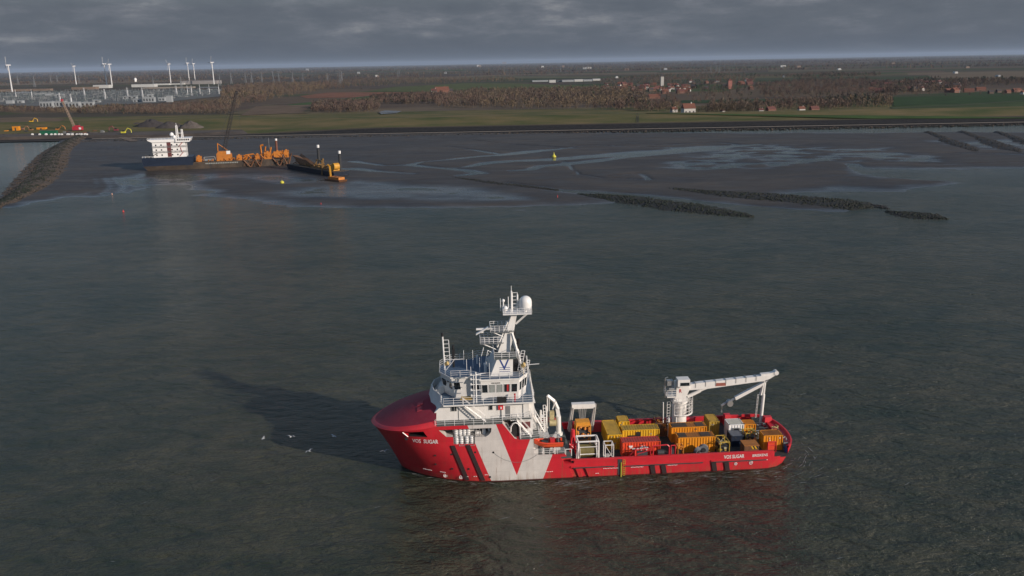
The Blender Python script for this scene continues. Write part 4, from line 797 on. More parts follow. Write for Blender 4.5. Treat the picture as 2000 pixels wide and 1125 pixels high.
dv = MB(); dv.cb((10.3, 8.8, 6.9), .7, .6, 1.4); dv.cyl((9.9, 8.6, 5.6), (10.9, 8.6, 5.6), .5, n=10); dv.build('davit_winch', paint('weathered_cream', (.5, .42, .22), .6, .3, 1.5, RUST, .4), d)
lt = MB(); lt.ladder((7.9, 4.4, 3.4), (8.15, 4.4, 8.4), .75, (1, 0, 0), .32, .1); lt.bar((7.9, 5, 3.4), (8.15, 5, 9.4), .2); lt.bar((8.8, 5, 3.4), (8.55, 5, 9.2), .16); lt.box(8.0, 8.6, 4.3, 5.2, 8.4, 8.6); lt.ladder((8.9, 6, 3.4), (8.6, 6, 9.8), .4, (1, 0, 0), .5, .08); lt.bar((9.3, 7.5, 3.4), (9.3, 7.5, 9.0), .1); lt.build('ladder_tower', white, ship)
gw = MB(); gw.box(7.6, 9.0, 2.0, 3.2, 5.3, 5.45); gw.rail([(7.5, 2.0, 6.2), (9.0, 2.0, 5.7)], .9, .7, .05); gw.box(7.4, 9.2, 2.3, 4.2, 5.9, 6.05); gw.box(9.4, 11.0, 3.3, 4.8, 3.33, 5.2); gw.add([(9.3, 3.2, 5.2), (11.1, 3.2, 5.2), (11.1, 4.9, 5.2), (9.3, 4.9, 5.2), (10.2, 4, 5.8)], [(0, 1, 4), (1, 2, 4), (2, 3, 4), (3, 0, 4)]); gw.build('gangway_platform', [paint('white_grey', (.5, .5, .48), .5, .2, 1, RUST, .3)], ship)
rp = MB()
for dx in (-.45, .45): rp.bar((12.9+dx, 2.6, 2.9), (12.9+dx*.35, 2.9, 6.0), .2); rp.bar((12.9+dx, 3.4, 2.9), (12.9+dx*.35, 3.1, 6.0), .2)
rp.cyl((12.9, 2.8, 5.7), (12.9, 2.8, 6.9), .36, .3, 10); rp.box(12.4, 13.4, 2.5, 3.4, 4.3, 4.5); rp.bar((12.3, 2.6, 3.4), (13.5, 2.6, 4.6), .14); rp.bar((13.5, 2.6, 3.4), (12.3, 2.6, 4.6), .14); rp.build('davit_tripod', red, ship)
b = MB(); b.bars([(25.0, .5, 3.1), (25.0, .5, 4.6), (27.2, .5, 4.7), (27.5, .5, 4.4), (27.5, .5, 3.1)], .15); b.bars([(27.8, .6, 3.1), (27.8, .6, 4.5), (28.5, .6, 4.5), (28.5, .6, 3.1)], .12); b.bars([(22.2, .6, 3.1), (22.2, .6, 4.0), (24.6, .6, 4.2), (24.6, .6, 3.1)], .13); b.bar((22.2, .6, 3.2), (24.6, .6, 3.9), .1); b.bar((21.4, .7, 3.1), (22.8, .7, 4.6), .09); b.build('side_frame', red, ship)
b = MB(); b.cyl((25.8, .9, 3.3), (26.8, .9, 3.3), .42, n=10); b.cb((23.4, .9, 3.3), 1.6, .6, .6); b.cb((28.1, 1.0, 3.0), .5, .7, 1.6); b.each('deck_winch', darkgrey, ship)
# ================================================================== THINGS STANDING ON THE SHIP'S DECK
DZ = 1.93
def corr(mb, a, b, z0, z1, depth=.07, pitch=.42):
    "corrugated wall between plan points a and b, outward = right of a->b"
    a = Vector((a[0], a[1], 0)); b = Vector((b[0], b[1], 0)); d = b-a; L_ = d.length; d.normalize(); n = Vector((d.y, -d.x, 0)); k = max(2, int(L_/pitch)); P = []
    for i in range(k):
        for f, o in ((0, 0), (.3, 0), (.5, -depth), (.8, -depth)): P.append(a+d*(L_*(i+f)/k)+n*o)
    P.append(b.copy()); m = len(P)
    mb.add([(p.x, p.y, z0) for p in P]+[(p.x, p.y, z1) for p in P], [(i, i+1, m+i+1, m+i) for i in range(m-1)])
def container(label, x0, x1, y0, y1, z1, col, roof, z0=DZ, group=None, extras=None, name='shipping_container', cat='container', plain=False):
    t = thing(name, label, cat, ((x0+x1)/2, (y0+y1)/2, z0), SHIP, group); e = .07
    m = MB(t)
    if plain: m.box(x0+e, x1-e, y0+e, y1-e, z0+.12, z1-.04)
    else:
        q = [(x0+e, y0+e), (x1-e, y0+e), (x1-e, y1-e), (x0+e, y1-e)]
        for i in range(4): corr(m, q[i], q[(i+1) % 4], z0+.12, z1-.08)
    m.build('wall', col, t)
    m = MB(t)
    if plain: m.box(x0+.02, x1-.02, y0+.02, y1-.02, z1-.04, z1)
    else:
        n = 14; lx = (x1-x0) > (y1-y0)
        m.box(x0+.1, x1-.1, y0+.1, y1-.1, z1-.1, z1-.04)
        for i in range(n):
            f = (i+.25)/n; g = (i+.75)/n
            if lx: m.box(x0+.1+(x1-x0-.2)*f, x0+.1+(x1-x0-.2)*g, y0+.12, y1-.12, z1-.04, z1-.005)
            else: m.box(x0+.12, x1-.12, y0+.1+(y1-y0-.2)*f, y0+.1+(y1-y0-.2)*g, z1-.04, z1-.005)
    m.build('roof', roof, t)
    m = MB(t); w = .13
    for x in (x0, x1-w):
        for y in (y0, y1-w): m.box(x, x+w, y, y+w, z0, z1+.02)
    for y in (y0, y1-w): m.box(x0+w, x1-w, y+.01, y+w-.01, z1-.12, z1+.012); m.box(x0+w, x1-w, y+.01, y+w-.01, z0+.01, z0+.14)
    for x in (x0, x1-w): m.box(x+.01, x+w-.01, y0+w, y1-w, z1-.12, z1+.012); m.box(x+.01, x+w-.01, y0+w, y1-w, z0+.01, z0+.14)
    m.build('frame', col, t)
    if extras: extras(t)
    rr = random.Random(int(x0*100)); y = y0-.005 if (x1-x0) > (y1-y0) or True else y0
    m = MB(t)
    for k in range(3): a = x0+.25+rr.random()*(x1-x0-.8); b = z0+(z1-z0)*rr.uniform(.55, .9); m.box(a, a+rr.uniform(.12, .35), y+.03, y+.065, b, b+rr.uniform(.06, .14))
    m.each('placard', [pale, whiteclean, darkgrey][int(x0) % 3], t)
    m = MB(t); [m.cb((x, yy, z1+.06), .16, .16, .12) for x in (x0+.09, x1-.09) for yy in (y0+.09, y1-.09)]; m.each('corner_casting', darkgrey, t)
    m = MB(t)
    for k in (.22, .42, .60, .80): m.bar((x1+.04, y0+(y1-y0)*k, z0+.15), (x1+.04, y0+(y1-y0)*k, z1-.15), .05)
    m.each('locking_bar', col, t)
    return t
def hatches(*rs):
    def f(t):
        for x0, x1, y0, y1, z in rs: m = MB(t); m.box(x0, x1, y0, y1, z, z+.05); m.build('roof_hatch', paint('hatch_dark', (.06, .045, .035), .8, .3, 2), t)
    return f
def exA(t):
    m = MB(t); m.box(19.2, 19.34, 5.34, 5.42, 3.0, 3.25); m.mi = 1; m.box(19.45, 20.1, 5.35, 5.40, 2.95, 3.15); m.build('door_plate', [black, pale], t)
    m = MB(t); [m.box(x, x+.06, 5.33, 5.40, 2.0, 4.3) for x in (19.3, 19.8, 20.3, 20.8)]; m.each('locking_bar', yellow, t)
container('long yellow container standing end-on, foremost of the yellow ones', 18.8, 21.1, 5.4, 11.4, 4.5, yellow, roofyellow, extras=exA)
def exB(t):
    m = MB(t); m.box(23.75, 24.4, 6.86, 6.93, 3.3, 4.15); m.box(22.4, 23.7, 6.86, 6.93, 3.0, 3.6); m.build('opening', black, t)
container('yellow container with a square dark opening in its side, behind the red one', 21.45, 27.5, 6.9, 9.1, 4.5, yellow, roofyellow, extras=exB)
container('short yellow container at the starboard rail, behind the two long yellow ones', 21.6, 23.4, 10.9, 13.4, 4.3, yellow, roofyellow)
def exR(t):
    s = lambda x, z: 2.24
    m = MB(t); m.box(23.35, 24.6, 2.245, 2.285, 3.25, 3.75); [m.box(x, x+.16, 2.245, 2.285, z, z+.16) for x, z in ((23.3, 3.35), (24.55, 3.35), (24.0, 3.7), (23.6, 3.75), (23.5, 3.12), (24.3, 3.12))]; m.build('white_logo', whiteclean, t)
    m = MB(t); m.cyl((23.98, 2.235, 3.5), (23.98, 2.25, 3.5), .12, n=8); m.bar((23.5, 2.235, 3.35), (23.85, 2.235, 3.65), .05); m.bar((24.1, 2.235, 3.35), (24.45, 2.235, 3.65), .05); m.build('logo_detail', redorange, t)
    m = MB(t); m.box(21.6, 22.2, 2.245, 2.285, 3.75, 3.98); m.box(21.7, 22.1, 2.24, 2.244, 3.55, 3.7); m.build('white_mark', whiteclean, t)
    lettering('HYSBV', 22.15, 3.3, 23.2, 3.3, .28, s, whiteclean, t, bold=.05)
container('orange-red corrugated container with white markings, nearest the port rail', 20.6, 26.6, 2.3, 4.4, 4.5, redorange, roofred, extras=exR)
container('large orange container nearest the port rail with two dark roof hatches', 29.6, 35.5, 3.15, 5.25, 4.5, orange, roofbrown, extras=hatches((29.9, 31.1, 3.5, 5.0, 4.5), (33.3, 34.9, 3.5, 5.0, 4.5)))
container('large orange container below the crane, behind another orange one', 29.5, 35.3, 7.1, 9.2, 4.5, orange, roofbrown, extras=hatches((29.8, 32.2, 7.4, 8.9, 4.5), (33.6, 34.9, 7.4, 8.9, 4.5)))
container('olive yellow container standing end-on just aft of the crane column', 36.3, 38.0, 9.2, 12.3, 4.4, paint('olive_yellow', (.36, .24, .03), .6, .3, .8, RUST, .4), roofyellow)
def exW(t): 
    m = MB(t); m.box(39.6, 40.7, 7.22, 7.29, 3.35, 3.95); m.build('dark_panel', midgrey, t); m = MB(t); m.box(39.8, 40.5, 7.2, 7.215, 3.6, 3.85); m.build('vent', black, t)
container('small white deck cabin with a grey panel, beside the orange crate', 39.0, 41.5, 7.3, 9.8, 4.5, whiteclean, paint('dusty_white', (.42, .42, .38), .7), name='deck_cabin', cat='cabin', extras=exW)
container('orange open-topped box behind the white deck cabin', 41.7, 43.7, 7.9, 9.8, 4.2, orange, orange, name='storage_box', cat='box')
container('orange corrugated container at the stern, next to the red tool frame', 43.1, 46.2, 2.6, 4.8, 4.5, orange, roofbrown)
container('dark blue box with a grey lid in front of the white deck cabin', 38.6, 40.6, 4.6, 7.0, 3.7, navy, paint('lid_grey', (.12, .13, .15), .6), name='tank_box', cat='tank', plain=True)
def cage(label, x0, x1, y0, y1, z1, mat_, inner, name='winch_cage', cat='cage', w=.16):
    t = thing(name, label, cat, ((x0+x1)/2, (y0+y1)/2, DZ), SHIP); m = MB(t); z0 = DZ
    for x in (x0, x1):
        for y in (y0, y1): m.bar((x, y, z0), (x, y, z1), w)
    for z in (z0+w/2, z1):
        for y in (y0, y1): m.bar((x0, y, z), (x1, y, z), w)
        for x in (x0, x1): m.bar((x, y0, z), (x, y1, z), w)
    m.build('frame', mat_, t); inner(t); return t
def inn1(t):
    m = MB(t); m.cyl((13.95, 3.2, 3.1), (16.45, 3.2, 3.1), 1.0, n=18); m.build('cable_drum', paint('drum_olive', (.16, .13, .04), .7, .25, 2), t, 40)
    for x in (13.85, 16.45): m = MB(t); m.cyl((x, 3.2, 3.1), (x+.1, 3.2, 3.1), 1.25, n=18); m.build('drum_flange', white, t)
    m = MB(t); m.bar((13.6, 2.2, 2.9), (16.8, 2.2, 2.9), .14); m.bar((13.6, 2.2, 4.1), (16.8, 2.2, 4.1), .1); m.bar((13.3, 2.2, 2), (13.6, 2.2, 5.0), .12); m.build('cross_bar', white, t)
cage('white framed cable winch with an olive drum by the port rail', 13.6, 16.8, 2.2, 4.4, 5.0, white, inn1, 'cable_winch', 'winch', .22)
def inn2(t):
    m = MB(t); m.bar((17.8, 1.9, 4.4), (19.0, 1.9, 2.3), .09); m.cyl((18.2, 1.9, 2.6), (18.2, 2.3, 2.6), .32, n=12); m.cyl((18.2, 1.86, 2.6), (18.2, 1.9, 2.6), .16, n=10); m.build('reel', paint('cage_grey', (.45, .45, .44), .5), t)
cage('small white tubular cage with a diagonal brace beside the cable winch', 17.8, 19.1, 1.9, 3.4, 4.4, white, inn2, 'lifting_cage', 'cage', .12)
def inn3(t):
    r = random.Random(5); m = MB(t); m.box(14.1, 16.3, 7.6, 9.2, 5.1, 5.9); m.build('float_block', paint('rov_orange', (.70, .30, .03), .6, .2, 1.5), t)
    m = MB(t)
    for k in range(16): x = 14.2+r.random()*2; z = 3.3+r.random()*1.8; m.cyl((x, 7.55, z), (x+.1, 7.7, z+.25), .13+.1*r.random(), n=7)
    m.each('thruster', paint('rov_orange_dark', (.60, .22, .03), .6, .2, 1.5), t); m = MB(t); m.box(14.2, 16.2, 7.8, 9.1, 3.2, 5.1); m.build('core', darkgrey, t)
cage('orange underwater robot in its cage under the white gantry', 14.05, 16.35, 7.5, 9.3, 5.4, paint('rov_orange', (.70, .30, .03), .6), inn3, 'underwater_robot', 'robot', .14)
def junk(label, name, cat, x0, x1, y0, y1, z1, mats, n, seed, size=.35, z0=DZ):
    "machine: base frame with real posts, pipes and boxes"
    r = random.Random(seed); t = thing(name, label, cat, ((x0+x1)/2, (y0+y1)/2, z0), SHIP)
    m = MB(t); m.box(x0, x1, y0, y1, z0, z0+.22); 
    for x in (x0+.07, x1-.07):
        for y in (y0+.07, y1-.07): m.bar((x, y, z0+.2), (x, y, z1), .12)
    for y in (y0+.07, y1-.07): m.bar((x0+.07, y, z1), (x1-.07, y, z1), .12)
    for x in (x0+.07, x1-.07): m.bar((x, y0, z1), (x, y1, z1), .12)
    m.build('frame', mats[0], t)
    m = MB(t); m.box(x0+.2, x1-.2, y0+.25, y1-.25, z0+.22, z0+(z1-z0)*.62); m.build('engine_block', mats[1], t)
    m = MB(t)
    for k in range(n):
        m.mi = k % 2; x = x0+.1+r.random()*(x1-x0-.2); y = y0+.05+r.random()*(y1-y0-.1); z = z0+.4+r.random()*(z1-z0-.4); s = size*(.4+r.random())
        if k % 3 == 0: m.cyl((x, y, z), (x+s*(r.random()-.5)*2, y+s*(r.random()-.5), z+s*(r.random()-.3)), s*.3, n=7)
        else: m.cb((x, y, z), s, s*.7, s*.6)
    tag(m.build('pipework', [mats[2], mats[0]], t), kind='stuff'); return t
yl = paint('machine_yellow', (.50, .34, .05), .55, .25, 2, RUST, .4); og = paint('machine_orange', (.55, .2, .03), .55, .25, 2, RUST, .4); brn = paint('machine_brown', (.16, .07, .03), .7, .3, 2, RUST, .4)
junk('yellow generator skid with grey pipes between two orange containers', 'generator_skid', 'generator', 35.9, 37.5, 1.9, 4.6, 4.0, [yl, darkgrey, paint('pipe_pale', (.5, .46, .3), .5)], 34, 3)
junk('yellow framed pump on thin legs, right of the blue box', 'pump_frame', 'pump', 41.0, 43.0, 5.0, 6.9, 3.9, [yl, darkgrey, og], 26, 4, .4)
junk('rusty brown winch machinery ahead of the crane column', 'rusty_winch', 'winch', 27.7, 29.4, 9.6, 12.4, 4.2, [brn, brn, og], 26, 6, .5)
junk('dark hydraulic power pack behind the stern container', 'power_pack', 'machine', 43.4, 45.9, 8.2, 10.4, 3.3, [darkgrey, darkgrey, midgrey], 28, 8, .4)
junk('grey valve skid with small white drums behind the yellow pump', 'valve_skid', 'machine', 42.3, 44.6, 6.9, 7.8, 3.1, [midgrey, darkgrey, whiteclean], 22, 9, .4)
junk('coiled hose rack with an orange frame by the port rail, left of the tyres', 'hose_rack', 'rack', 29.0, 30.0, 1.2, 2.4, 3.9, [og, black, og], 12, 10, .3)
t = thing('tool_box', 'low brown and orange box with black and yellow stripes at the port rail', 'box', (40.7, 2.2, DZ), SHIP)
m = MB(t); m.box(39.6, 41.9, 1.2, 3.2, DZ, 3.55); m.build('body', brn, t); m = MB(t); m.box(39.55, 41.95, 1.15, 3.25, 3.55, 3.65); m.build('lid', roofbrown, t)
m = MB(t)
for k in range(4): m.mi = k % 2; m.add([(40.6+k*.25, 1.18, 3.5), (40.85+k*.25, 1.18, 3.5), (41.15+k*.25, 1.18, 3.0), (40.9+k*.25, 1.18, 3.0)], [(0, 1, 2, 3)])
m.build('warning_stripes', [yellow, black], t)
t = thing('red_cage', 'red square tool cage with an orange panel against the stern container', 'frame', (44.3, 2.0, DZ), SHIP)
m = MB(t); m.bars([(43.6, 2.0, DZ), (43.6, 2.0, 3.7), (44.9, 2.0, 3.7), (44.9, 2.0, DZ)], .12); m.bar((43.6, 2.0, 3.1), (44.9, 2.0, 3.1), .08); m.build('frame', red, t); m = MB(t); m.box(43.7, 44.8, 2.05, 2.12, 2.3, 3.6); m.build('panel', redorange, t)
for i, (x, y, r, a, lb) in enumerate(((33.3, 1.9, .78, .25, 'upright grey spool leaning against the large orange container'), (32.2, 1.5, .62, 1.1, 'smaller grey spool lying beside the upright one'))):
    t = thing('cable_spool', lb, 'spool', (x, y, DZ), SHIP); d = Vector((math.cos(a+1.2), math.sin(a+1.2), .1 if i == 0 else .5)).normalized(); c = Vector((x, y, 3.05+.0*i))
    m = MB(t); m.cyl(c-d*.25, c+d*.25, r, n=18); m.build('disc', paint('spool_grey', (.16, .17, .185), .7, .25, 2), t, 40); m = MB(t); m.cyl(c-d*.4, c+d*.4, r*.45, n=12); m.build('hub', darkgrey, t)
t = thing('mooring_rope', 'coiled yellow rope hanging by the starboard quarter bulwark', 'rope', (46.9, 8.2, DZ), SHIP); m = MB(t)
for k in range(22):
    a = k*.9; m.bar((46.9+.5*math.cos(a), 8.0+.5*math.sin(a), 2.4+k*.06), (46.9+.5*math.cos(a+.9), 8.0+.5*math.sin(a+.9), 2.4+(k+1)*.06), .1)
m.build('coil', paint('rope_yellow', (.55, .5, .2), .8), t)
t = thing('fairlead', 'dark stern roller fitting with a pale coil at the aft end', 'roller', (46.4, 3.5, DZ), SHIP); m = MB(t); m.cyl((46.6, 2.6, 2.6), (46.6, 5.6, 2.6), .5, n=12); m.build('roller', darkgrey, t); m = MB(t); m.box(46.3, 47.0, 2.4, 2.6, DZ, 3.3); m.box(46.3, 47.0, 5.6, 5.8, DZ, 3.3); m.build('bracket', midgrey, t)
m = MB(t); m.bars([(46.9, 4.2, 3.2), (47.2, 4.4, 3.4), (47.3, 4.0, 3.2), (47.1, 3.6, 3.0)], .14); m.build('pale_coil', pale, t)
t = thing('equipment_crate', 'blue drum beside the stern container', 'drum', (46.6, 2.6, DZ), SHIP); m = MB(t); m.cyl((46.6, 1.9, DZ), (46.6, 1.9, 2.9), .32, n=12); m.build('body', paint('drum_blue', (.02, .09, .3), .5), t)
# orange rescue boat
t = thing('rescue_boat', 'orange open rescue boat stowed on its cradle amidships', 'boat', (9.0, 1.6, 4.6), SHIP)
def rbt():
    m = MB(t); secs = []
    for k in range(11):
        f = k/10; x = 6.75+4.4*f; b = .85*min(1, (f*2.6)**.55) if f < .5 else .85; s = .45*max(0, 1-f*2.2)**1.5; keel = 4.65+.75*max(0, 1-f*2.4)**1.6
        secs.append([(x, 1.6-b, 5.55+s), (x, 1.6-b*.92, 5.1+s*.8), (x, 1.6-b*.45, keel+.12), (x, 1.6, keel), (x, 1.6+b*.45, keel+.12), (x, 1.6+b*.92, 5.1+s*.8), (x, 1.6+b, 5.55+s), (x, 1.6+b*.7, 5.3+s), (x, 1.6-b*.7, 5.3+s)])
    n = 9; vs = [p for s in secs for p in s]; fs = [(j*n+i, j*n+(i+1) % n, (j+1)*n+(i+1) % n, (j+1)*n+i) for j in range(10) for i in range(n)]+[tuple(range(n)), tuple(range(10*n+n-1, 10*n-1, -1))]
    m.add(vs, fs); o = m.build('hull', boat_orange, t, 50)
    m = MB(t); m.bars([(6.8, 1.6, 6.0), (7.6, .95, 5.75), (8.6, .76, 5.62), (11.15, .75, 5.62)], .22); m.bars([(6.8, 1.6, 6.0), (7.6, 2.25, 5.75), (8.6, 2.44, 5.62), (11.15, 2.45, 5.62)], .22); m.build('tube', redorange, t)
    m = MB(t); m.box(9.2, 9.9, 1.2, 2.0, 5.3, 6.15); m.build('console', red, t); m = MB(t); m.box(7.9, 8.9, 1.1, 2.1, 5.3, 5.75); m.box(10.2, 10.7, 1.0, 2.2, 5.3, 5.8); m.build('seat', darkgrey, t); m = MB(t); m.box(11.1, 11.5, 1.3, 1.9, 5.0, 6.1); m.build('outboard_motor', black, t)
    m = MB(t); m.bars([(10.4, .9, 5.5), (10.4, .9, 6.5), (10.4, 2.3, 6.5), (10.4, 2.3, 5.5)], .08); m.build('roll_bar', steel, t)
rbt()
b = MB(); b.bars([(8.1, .6, 3.35), (8.1, .9, 4.7), (8.1, 2.4, 4.7), (8.1, 2.4, 3.35)], .16); b.bars([(9.8, .6, 3.35), (9.8, .9, 4.7), (9.8, 2.4, 4.7), (9.8, 2.4, 3.35)], .16); b.bar((8.1, .6, 3.4), (9.8, .6, 3.4), .12); b.bars([(11.5, .9, 3.4), (11.5, .9, 4.5), (12.4, .9, 4.5), (12.4, .9, 3.4)], .1); b.build('boat_cradle', white, ship)
# liferaft canisters in the side recess
def raft(x, y, z, lb):
    t = thing('life_raft_canister', lb, 'life raft', (x, y, z-.45), SHIP, 'white life raft canisters in the port side recess'); m = MB(t)
    m.lathe((x, y, z), [(.05, -.62), (.22, -.60), (.32, -.5), (.34, -.1), (.34, .1), (.32, .5), (.22, .60), (.05, .62)], 12); m.build('shell', whiteclean, t, 45)
    m = MB(t); [m.lathe((x, y, z), [(.36, zz-.03), (.36, zz+.03)], 12) for zz in (-.3, .05, .35)]; m.build('band', midgrey, t)
row = {0: 'upper', 1: 'lower'}; pos = ['first from the bow', 'second from the bow', 'third from the bow', 'fourth from the bow']
for i in range(4): raft(-5.15+.62*i, .9, 8.2, 'white life raft canister in the upper row, %s' % pos[i])
for i in range(4): raft(-5.1+.72*i+(.1 if i > 1 else 0), .05+.3, 7.05, 'white life raft canister in the lower row, %s' % pos[i])
b = MB(); b.bars([(-5.5, .1, 6.5), (-5.5, .1, 7.6), (-2.4, .1, 7.6), (-2.4, .1, 6.5), (-5.5, .1, 6.5)], .08); b.box(-5.5, -2.35, .35, 1.8, 7.55, 7.62); b.bars([(-4.7, 0, 6.5), (-4.7, 0, 6.25), (-3.9, 0, 6.25), (-3.9, 0, 6.5)], .07); b.bars([(-3.3, 0, 6.5), (-3.3, 0, 6.25), (-2.5, 0, 6.25), (-2.5, 0, 6.5)], .07); b.ladder((-2.1, .1, 7.6), (-2.1, .1, 8.9), .5, (1, 0, 0), .35, .07); b.build('raft_rack', steel, ship)
# people on board, tiny
def person(x, y, z, lb, coat, a=0, pose=0):
    pts = [(0, 0, .95), (0, 0, 1.2), (0, 0, 1.45), (0, 0, 1.58), (0, 0, 1.72), (.12, 0, .9), (.14, .05, .5), (.14, 0, .06), (.16, -.12, .03), (-.12, 0, .9), (-.14, -.05, .5), (-.14, .04, .06), (-.16, -.08, .03), (.22, 0, 1.42), (.3, .0, 1.15), (.26, -.2, .98), (-.22, 0, 1.42), (-.3, 0, 1.15), (-.24, -.2, 1.0)]
    ed = [(0, 1), (1, 2), (2, 3), (3, 4), (0, 5), (5, 6), (6, 7), (7, 8), (0, 9), (9, 10), (10, 11), (11, 12), (2, 13), (13, 14), (14, 15), (2, 16), (16, 17), (17, 18)]
    rd = [.17, .17, .16, .06, .11, .11, .08, .06, .05, .11, .08, .06, .05, .09, .065, .045, .09, .065, .045]
    me = bpy.data.meshes.new('person'); me.from_pydata(pts, ed, []); o = bpy.data.objects.new('person', me); COL.objects.link(o)
    md = o.modifiers.new('s', 'SKIN'); sk = me.skin_vertices[0].data
    for i, r in enumerate(rd): sk[i].radius = (r, r)
    sk[0].use_root = True; sm = o.modifiers.new('u', 'SUBSURF'); sm.levels = sm.render_levels = 1
    dg = bpy.context.evaluated_depsgraph_get(); nm = bpy.data.meshes.new_from_object(o.evaluated_get(dg)); o.modifiers.clear(); o.data = nm
    skin = paint('skin', (.5, .3, .22), .6); trou = paint('dark_trousers', (.02, .025, .05), .8); nm.materials.clear(); [nm.materials.append(q) for q in (coat, trou, skin)]
    for p in nm.polygons: p.material_index = 2 if p.center.z > 1.6 else (1 if p.center.z < .88 else 0)
    o.location = SHIP.w((x, y, z)); o.rotation_euler = (0, 0, SHIP_H+a); tag(o, lb, 'person')
person(42.3, 4.3, DZ, 'person in an orange jacket standing beside the yellow pump on the aft deck', paint('coat_orange', (.6, .15, .03), .8), .6)
# gulls over the water ahead of the bow
def gull(px, py, z, a, i):
    P = G(px, py, z); lbs = ['white gull flying lowest, at the far left of the flock', 'white gull second from the left, above the ship shadow', 'white gull lowest over the dark shadow edge', 'white gull in mid shadow with wings spread', 'white gull closest to the bow']
    t = thing('gull', lbs[i], 'bird', P, WORLD, 'white gulls flying ahead of the bow'); t.rotation_euler = (0, 0, a); t['base'] = (0, 0, 0)
    m = MB(t); m.lathe((0, 0, 0), [(.02, -.28), (.07, -.15), (.09, 0), (.06, .16), (.05, .22), (.02, .3)], 8); m.v = [(v[2], v[0], v[1]) for v in m.v]; m.build('body', whiteclean, t, 60)
    for s in (-1, 1):
        m = MB(t); m.add([(-.1, 0, .05), (.12, 0, .05), (.16, s*.38, .2), (-.04, s*.38, .2), (-.02, s*.8, .08), (.05, s*.8, .08), (0, 0, .08), (.05, s*.4, .23)], [(0, 1, 2, 3), (3, 2, 5, 4), (6, 3, 7), (6, 7, 2)]); m.build('wing', paint('gull_grey', (.5, .5, .52), .7), t)
for i, (px, py) in enumerate(((514, 856), (568, 853), (604, 881), (652, 852), (751, 881))): gull(px, py, 1.5+i*.5, i*1.3, i)
# ================================================================== SHORE STRUCTURES
def rocks(name, parent, P, size, mats, seed=1, flat=.6):
    "many jittered blocks in one mesh, P (n,3)"
    r = np.random.default_rng(seed); n = len(P); base = np.array([(-1,-1,-1),(1,-1,-1),(1,1,-1),(-1,1,-1),(-.7,-.7,1),(.7,-.7,1),(.7,.7,1),(-.7,.7,1)], float)*.5
    s = (size[0]+(size[1]-size[0])*r.random(n)**2)[:, None, None]; v = base[None]*s*np.array([1, .8, flat])*(1+.35*(r.random((n, 8, 3))-.5)); a = r.random(n)*6.28
    c, q = np.cos(a)[:, None], np.sin(a)[:, None]; x = v[..., 0]*c-v[..., 1]*q; y = v[..., 0]*q+v[..., 1]*c; v = np.stack([x, y, v[..., 2]], -1)+P[:, None]
    f = np.array([(0,3,2,1),(4,5,6,7),(0,1,5,4),(1,2,6,5),(2,3,7,6),(3,0,4,7)]); Fc = (f[None]+8*np.arange(n)[:, None, None]).reshape(-1, 4)
    mi = np.repeat(r.integers(0, len(mats), n), 6); return sub(name, v.reshape(-1, 3), Fc, mats, parent, mi)
def ridge(path, prof, step=3.0, seed=0, rough=.35):
    "strip mesh: path [(x,y,half width, height)], profile [(offset -1..1, h 0..1)]"
    pts = []; 
    for a, b in zip(path, path[1:]):
        n = max(1, int(math.hypot(b[0]-a[0], b[1]-a[1])/step))
        for i in range(n): pts.append([a[k]+(b[k]-a[k])*i/n for k in range(4)])
    pts.append(list(path[-1])); r = np.random.default_rng(seed); V = []; k = len(prof)
    for i, p in enumerate(pts):
        q = pts[min(i+1, len(pts)-1)]; o = pts[max(0, i-1)]; d = Vector((q[0]-o[0], q[1]-o[1])).normalized(); nrm = Vector((-d.y, d.x))
        for u, h in prof:
            w = p[2]*(1+.12*math.sin(i*.7+u)+.12*(r.random()-.5)); V.append((p[0]+nrm.x*u*w, p[1]+nrm.y*u*w, -.4+(p[3]+.4)*h+(rough*(r.random()-.5) if h > 0 else 0)))
    Fc = [(i*k+j, (i+1)*k+j, (i+1)*k+j+1, i*k+j+1) for i in range(len(pts)-1) for j in range(k-1)]
    return np.array(V), np.array(Fc)[:, ::-1]
def along(path, u, n, r, prof):
    out = []
    for k in range(n):
        t = r.random()*(len(path)-1); i = int(t); f = t-i; a, b = path[i], path[min(i+1, len(path)-1)]; d = Vector((b[0]-a[0], b[1]-a[1])).normalized(); uu = r.uniform(*u); w = a[2]+(b[2]-a[2])*f; h = a[3]+(b[3]-a[3])*f
        out.append((a[0]+(b[0]-a[0])*f-d.y*uu*w, a[1]+(b[1]-a[1])*f+d.x*uu*w, -.4+(h+.4)*float(np.interp(uu, [p[0] for p in prof], [p[1] for p in prof]))))
    return np.array(out)
PR = [(-1, 0), (-.75, .25), (-.5, .55), (-.25, .9), (0, 1), (.25, .9), (.5, .6), (.75, .28), (1, 0)]
weed = paint('green_weed_stone', (.014, .022, .010), .85, .5, .15, (.045, .035, .025), .5); stn = paint('brown_stone', (.085, .062, .045), .9, .4, .3, (.02, .025, .012), .5); dst = paint('dark_stone', (.015, .0145, .013), .8, .4, .3)
bw = thing('breakwater', 'curving stone breakwater with a green weedy crest beside the basin at the left', 'breakwater', (0, 0, 0))
path = [(*G(px, py)[:2], w*.82, h) for px, py, w, h in ((160, 267, 9, 3.0), (143, 276, 12, 3.2), (120, 290, 14, 3.2), (106, 304, 16, 3.0), (96, 322, 18, 2.8), (84, 342, 19, 2.5), (60, 366, 16, 2.2), (28, 388, 11, 1.8), (0, 400, 9, 1.4), (-60, 420, 6, .8))]
V_, F_ = ridge(path, PR, 2.5, 3, .6); sub('crest', V_, F_, stn, bw)
r = random.Random(2)
o = rocks('toe_stones', bw, along(path, (-1.15, -.35), 4200, r, PR), (.3, 1.0), [stn, stn, dst], 5); tag(o, kind='stuff')
o = rocks('landward_stones', bw, along(path, (.35, 1.15), 4200, r, PR), (.3, 1.0), [stn, stn, dst], 6); tag(o, kind='stuff')
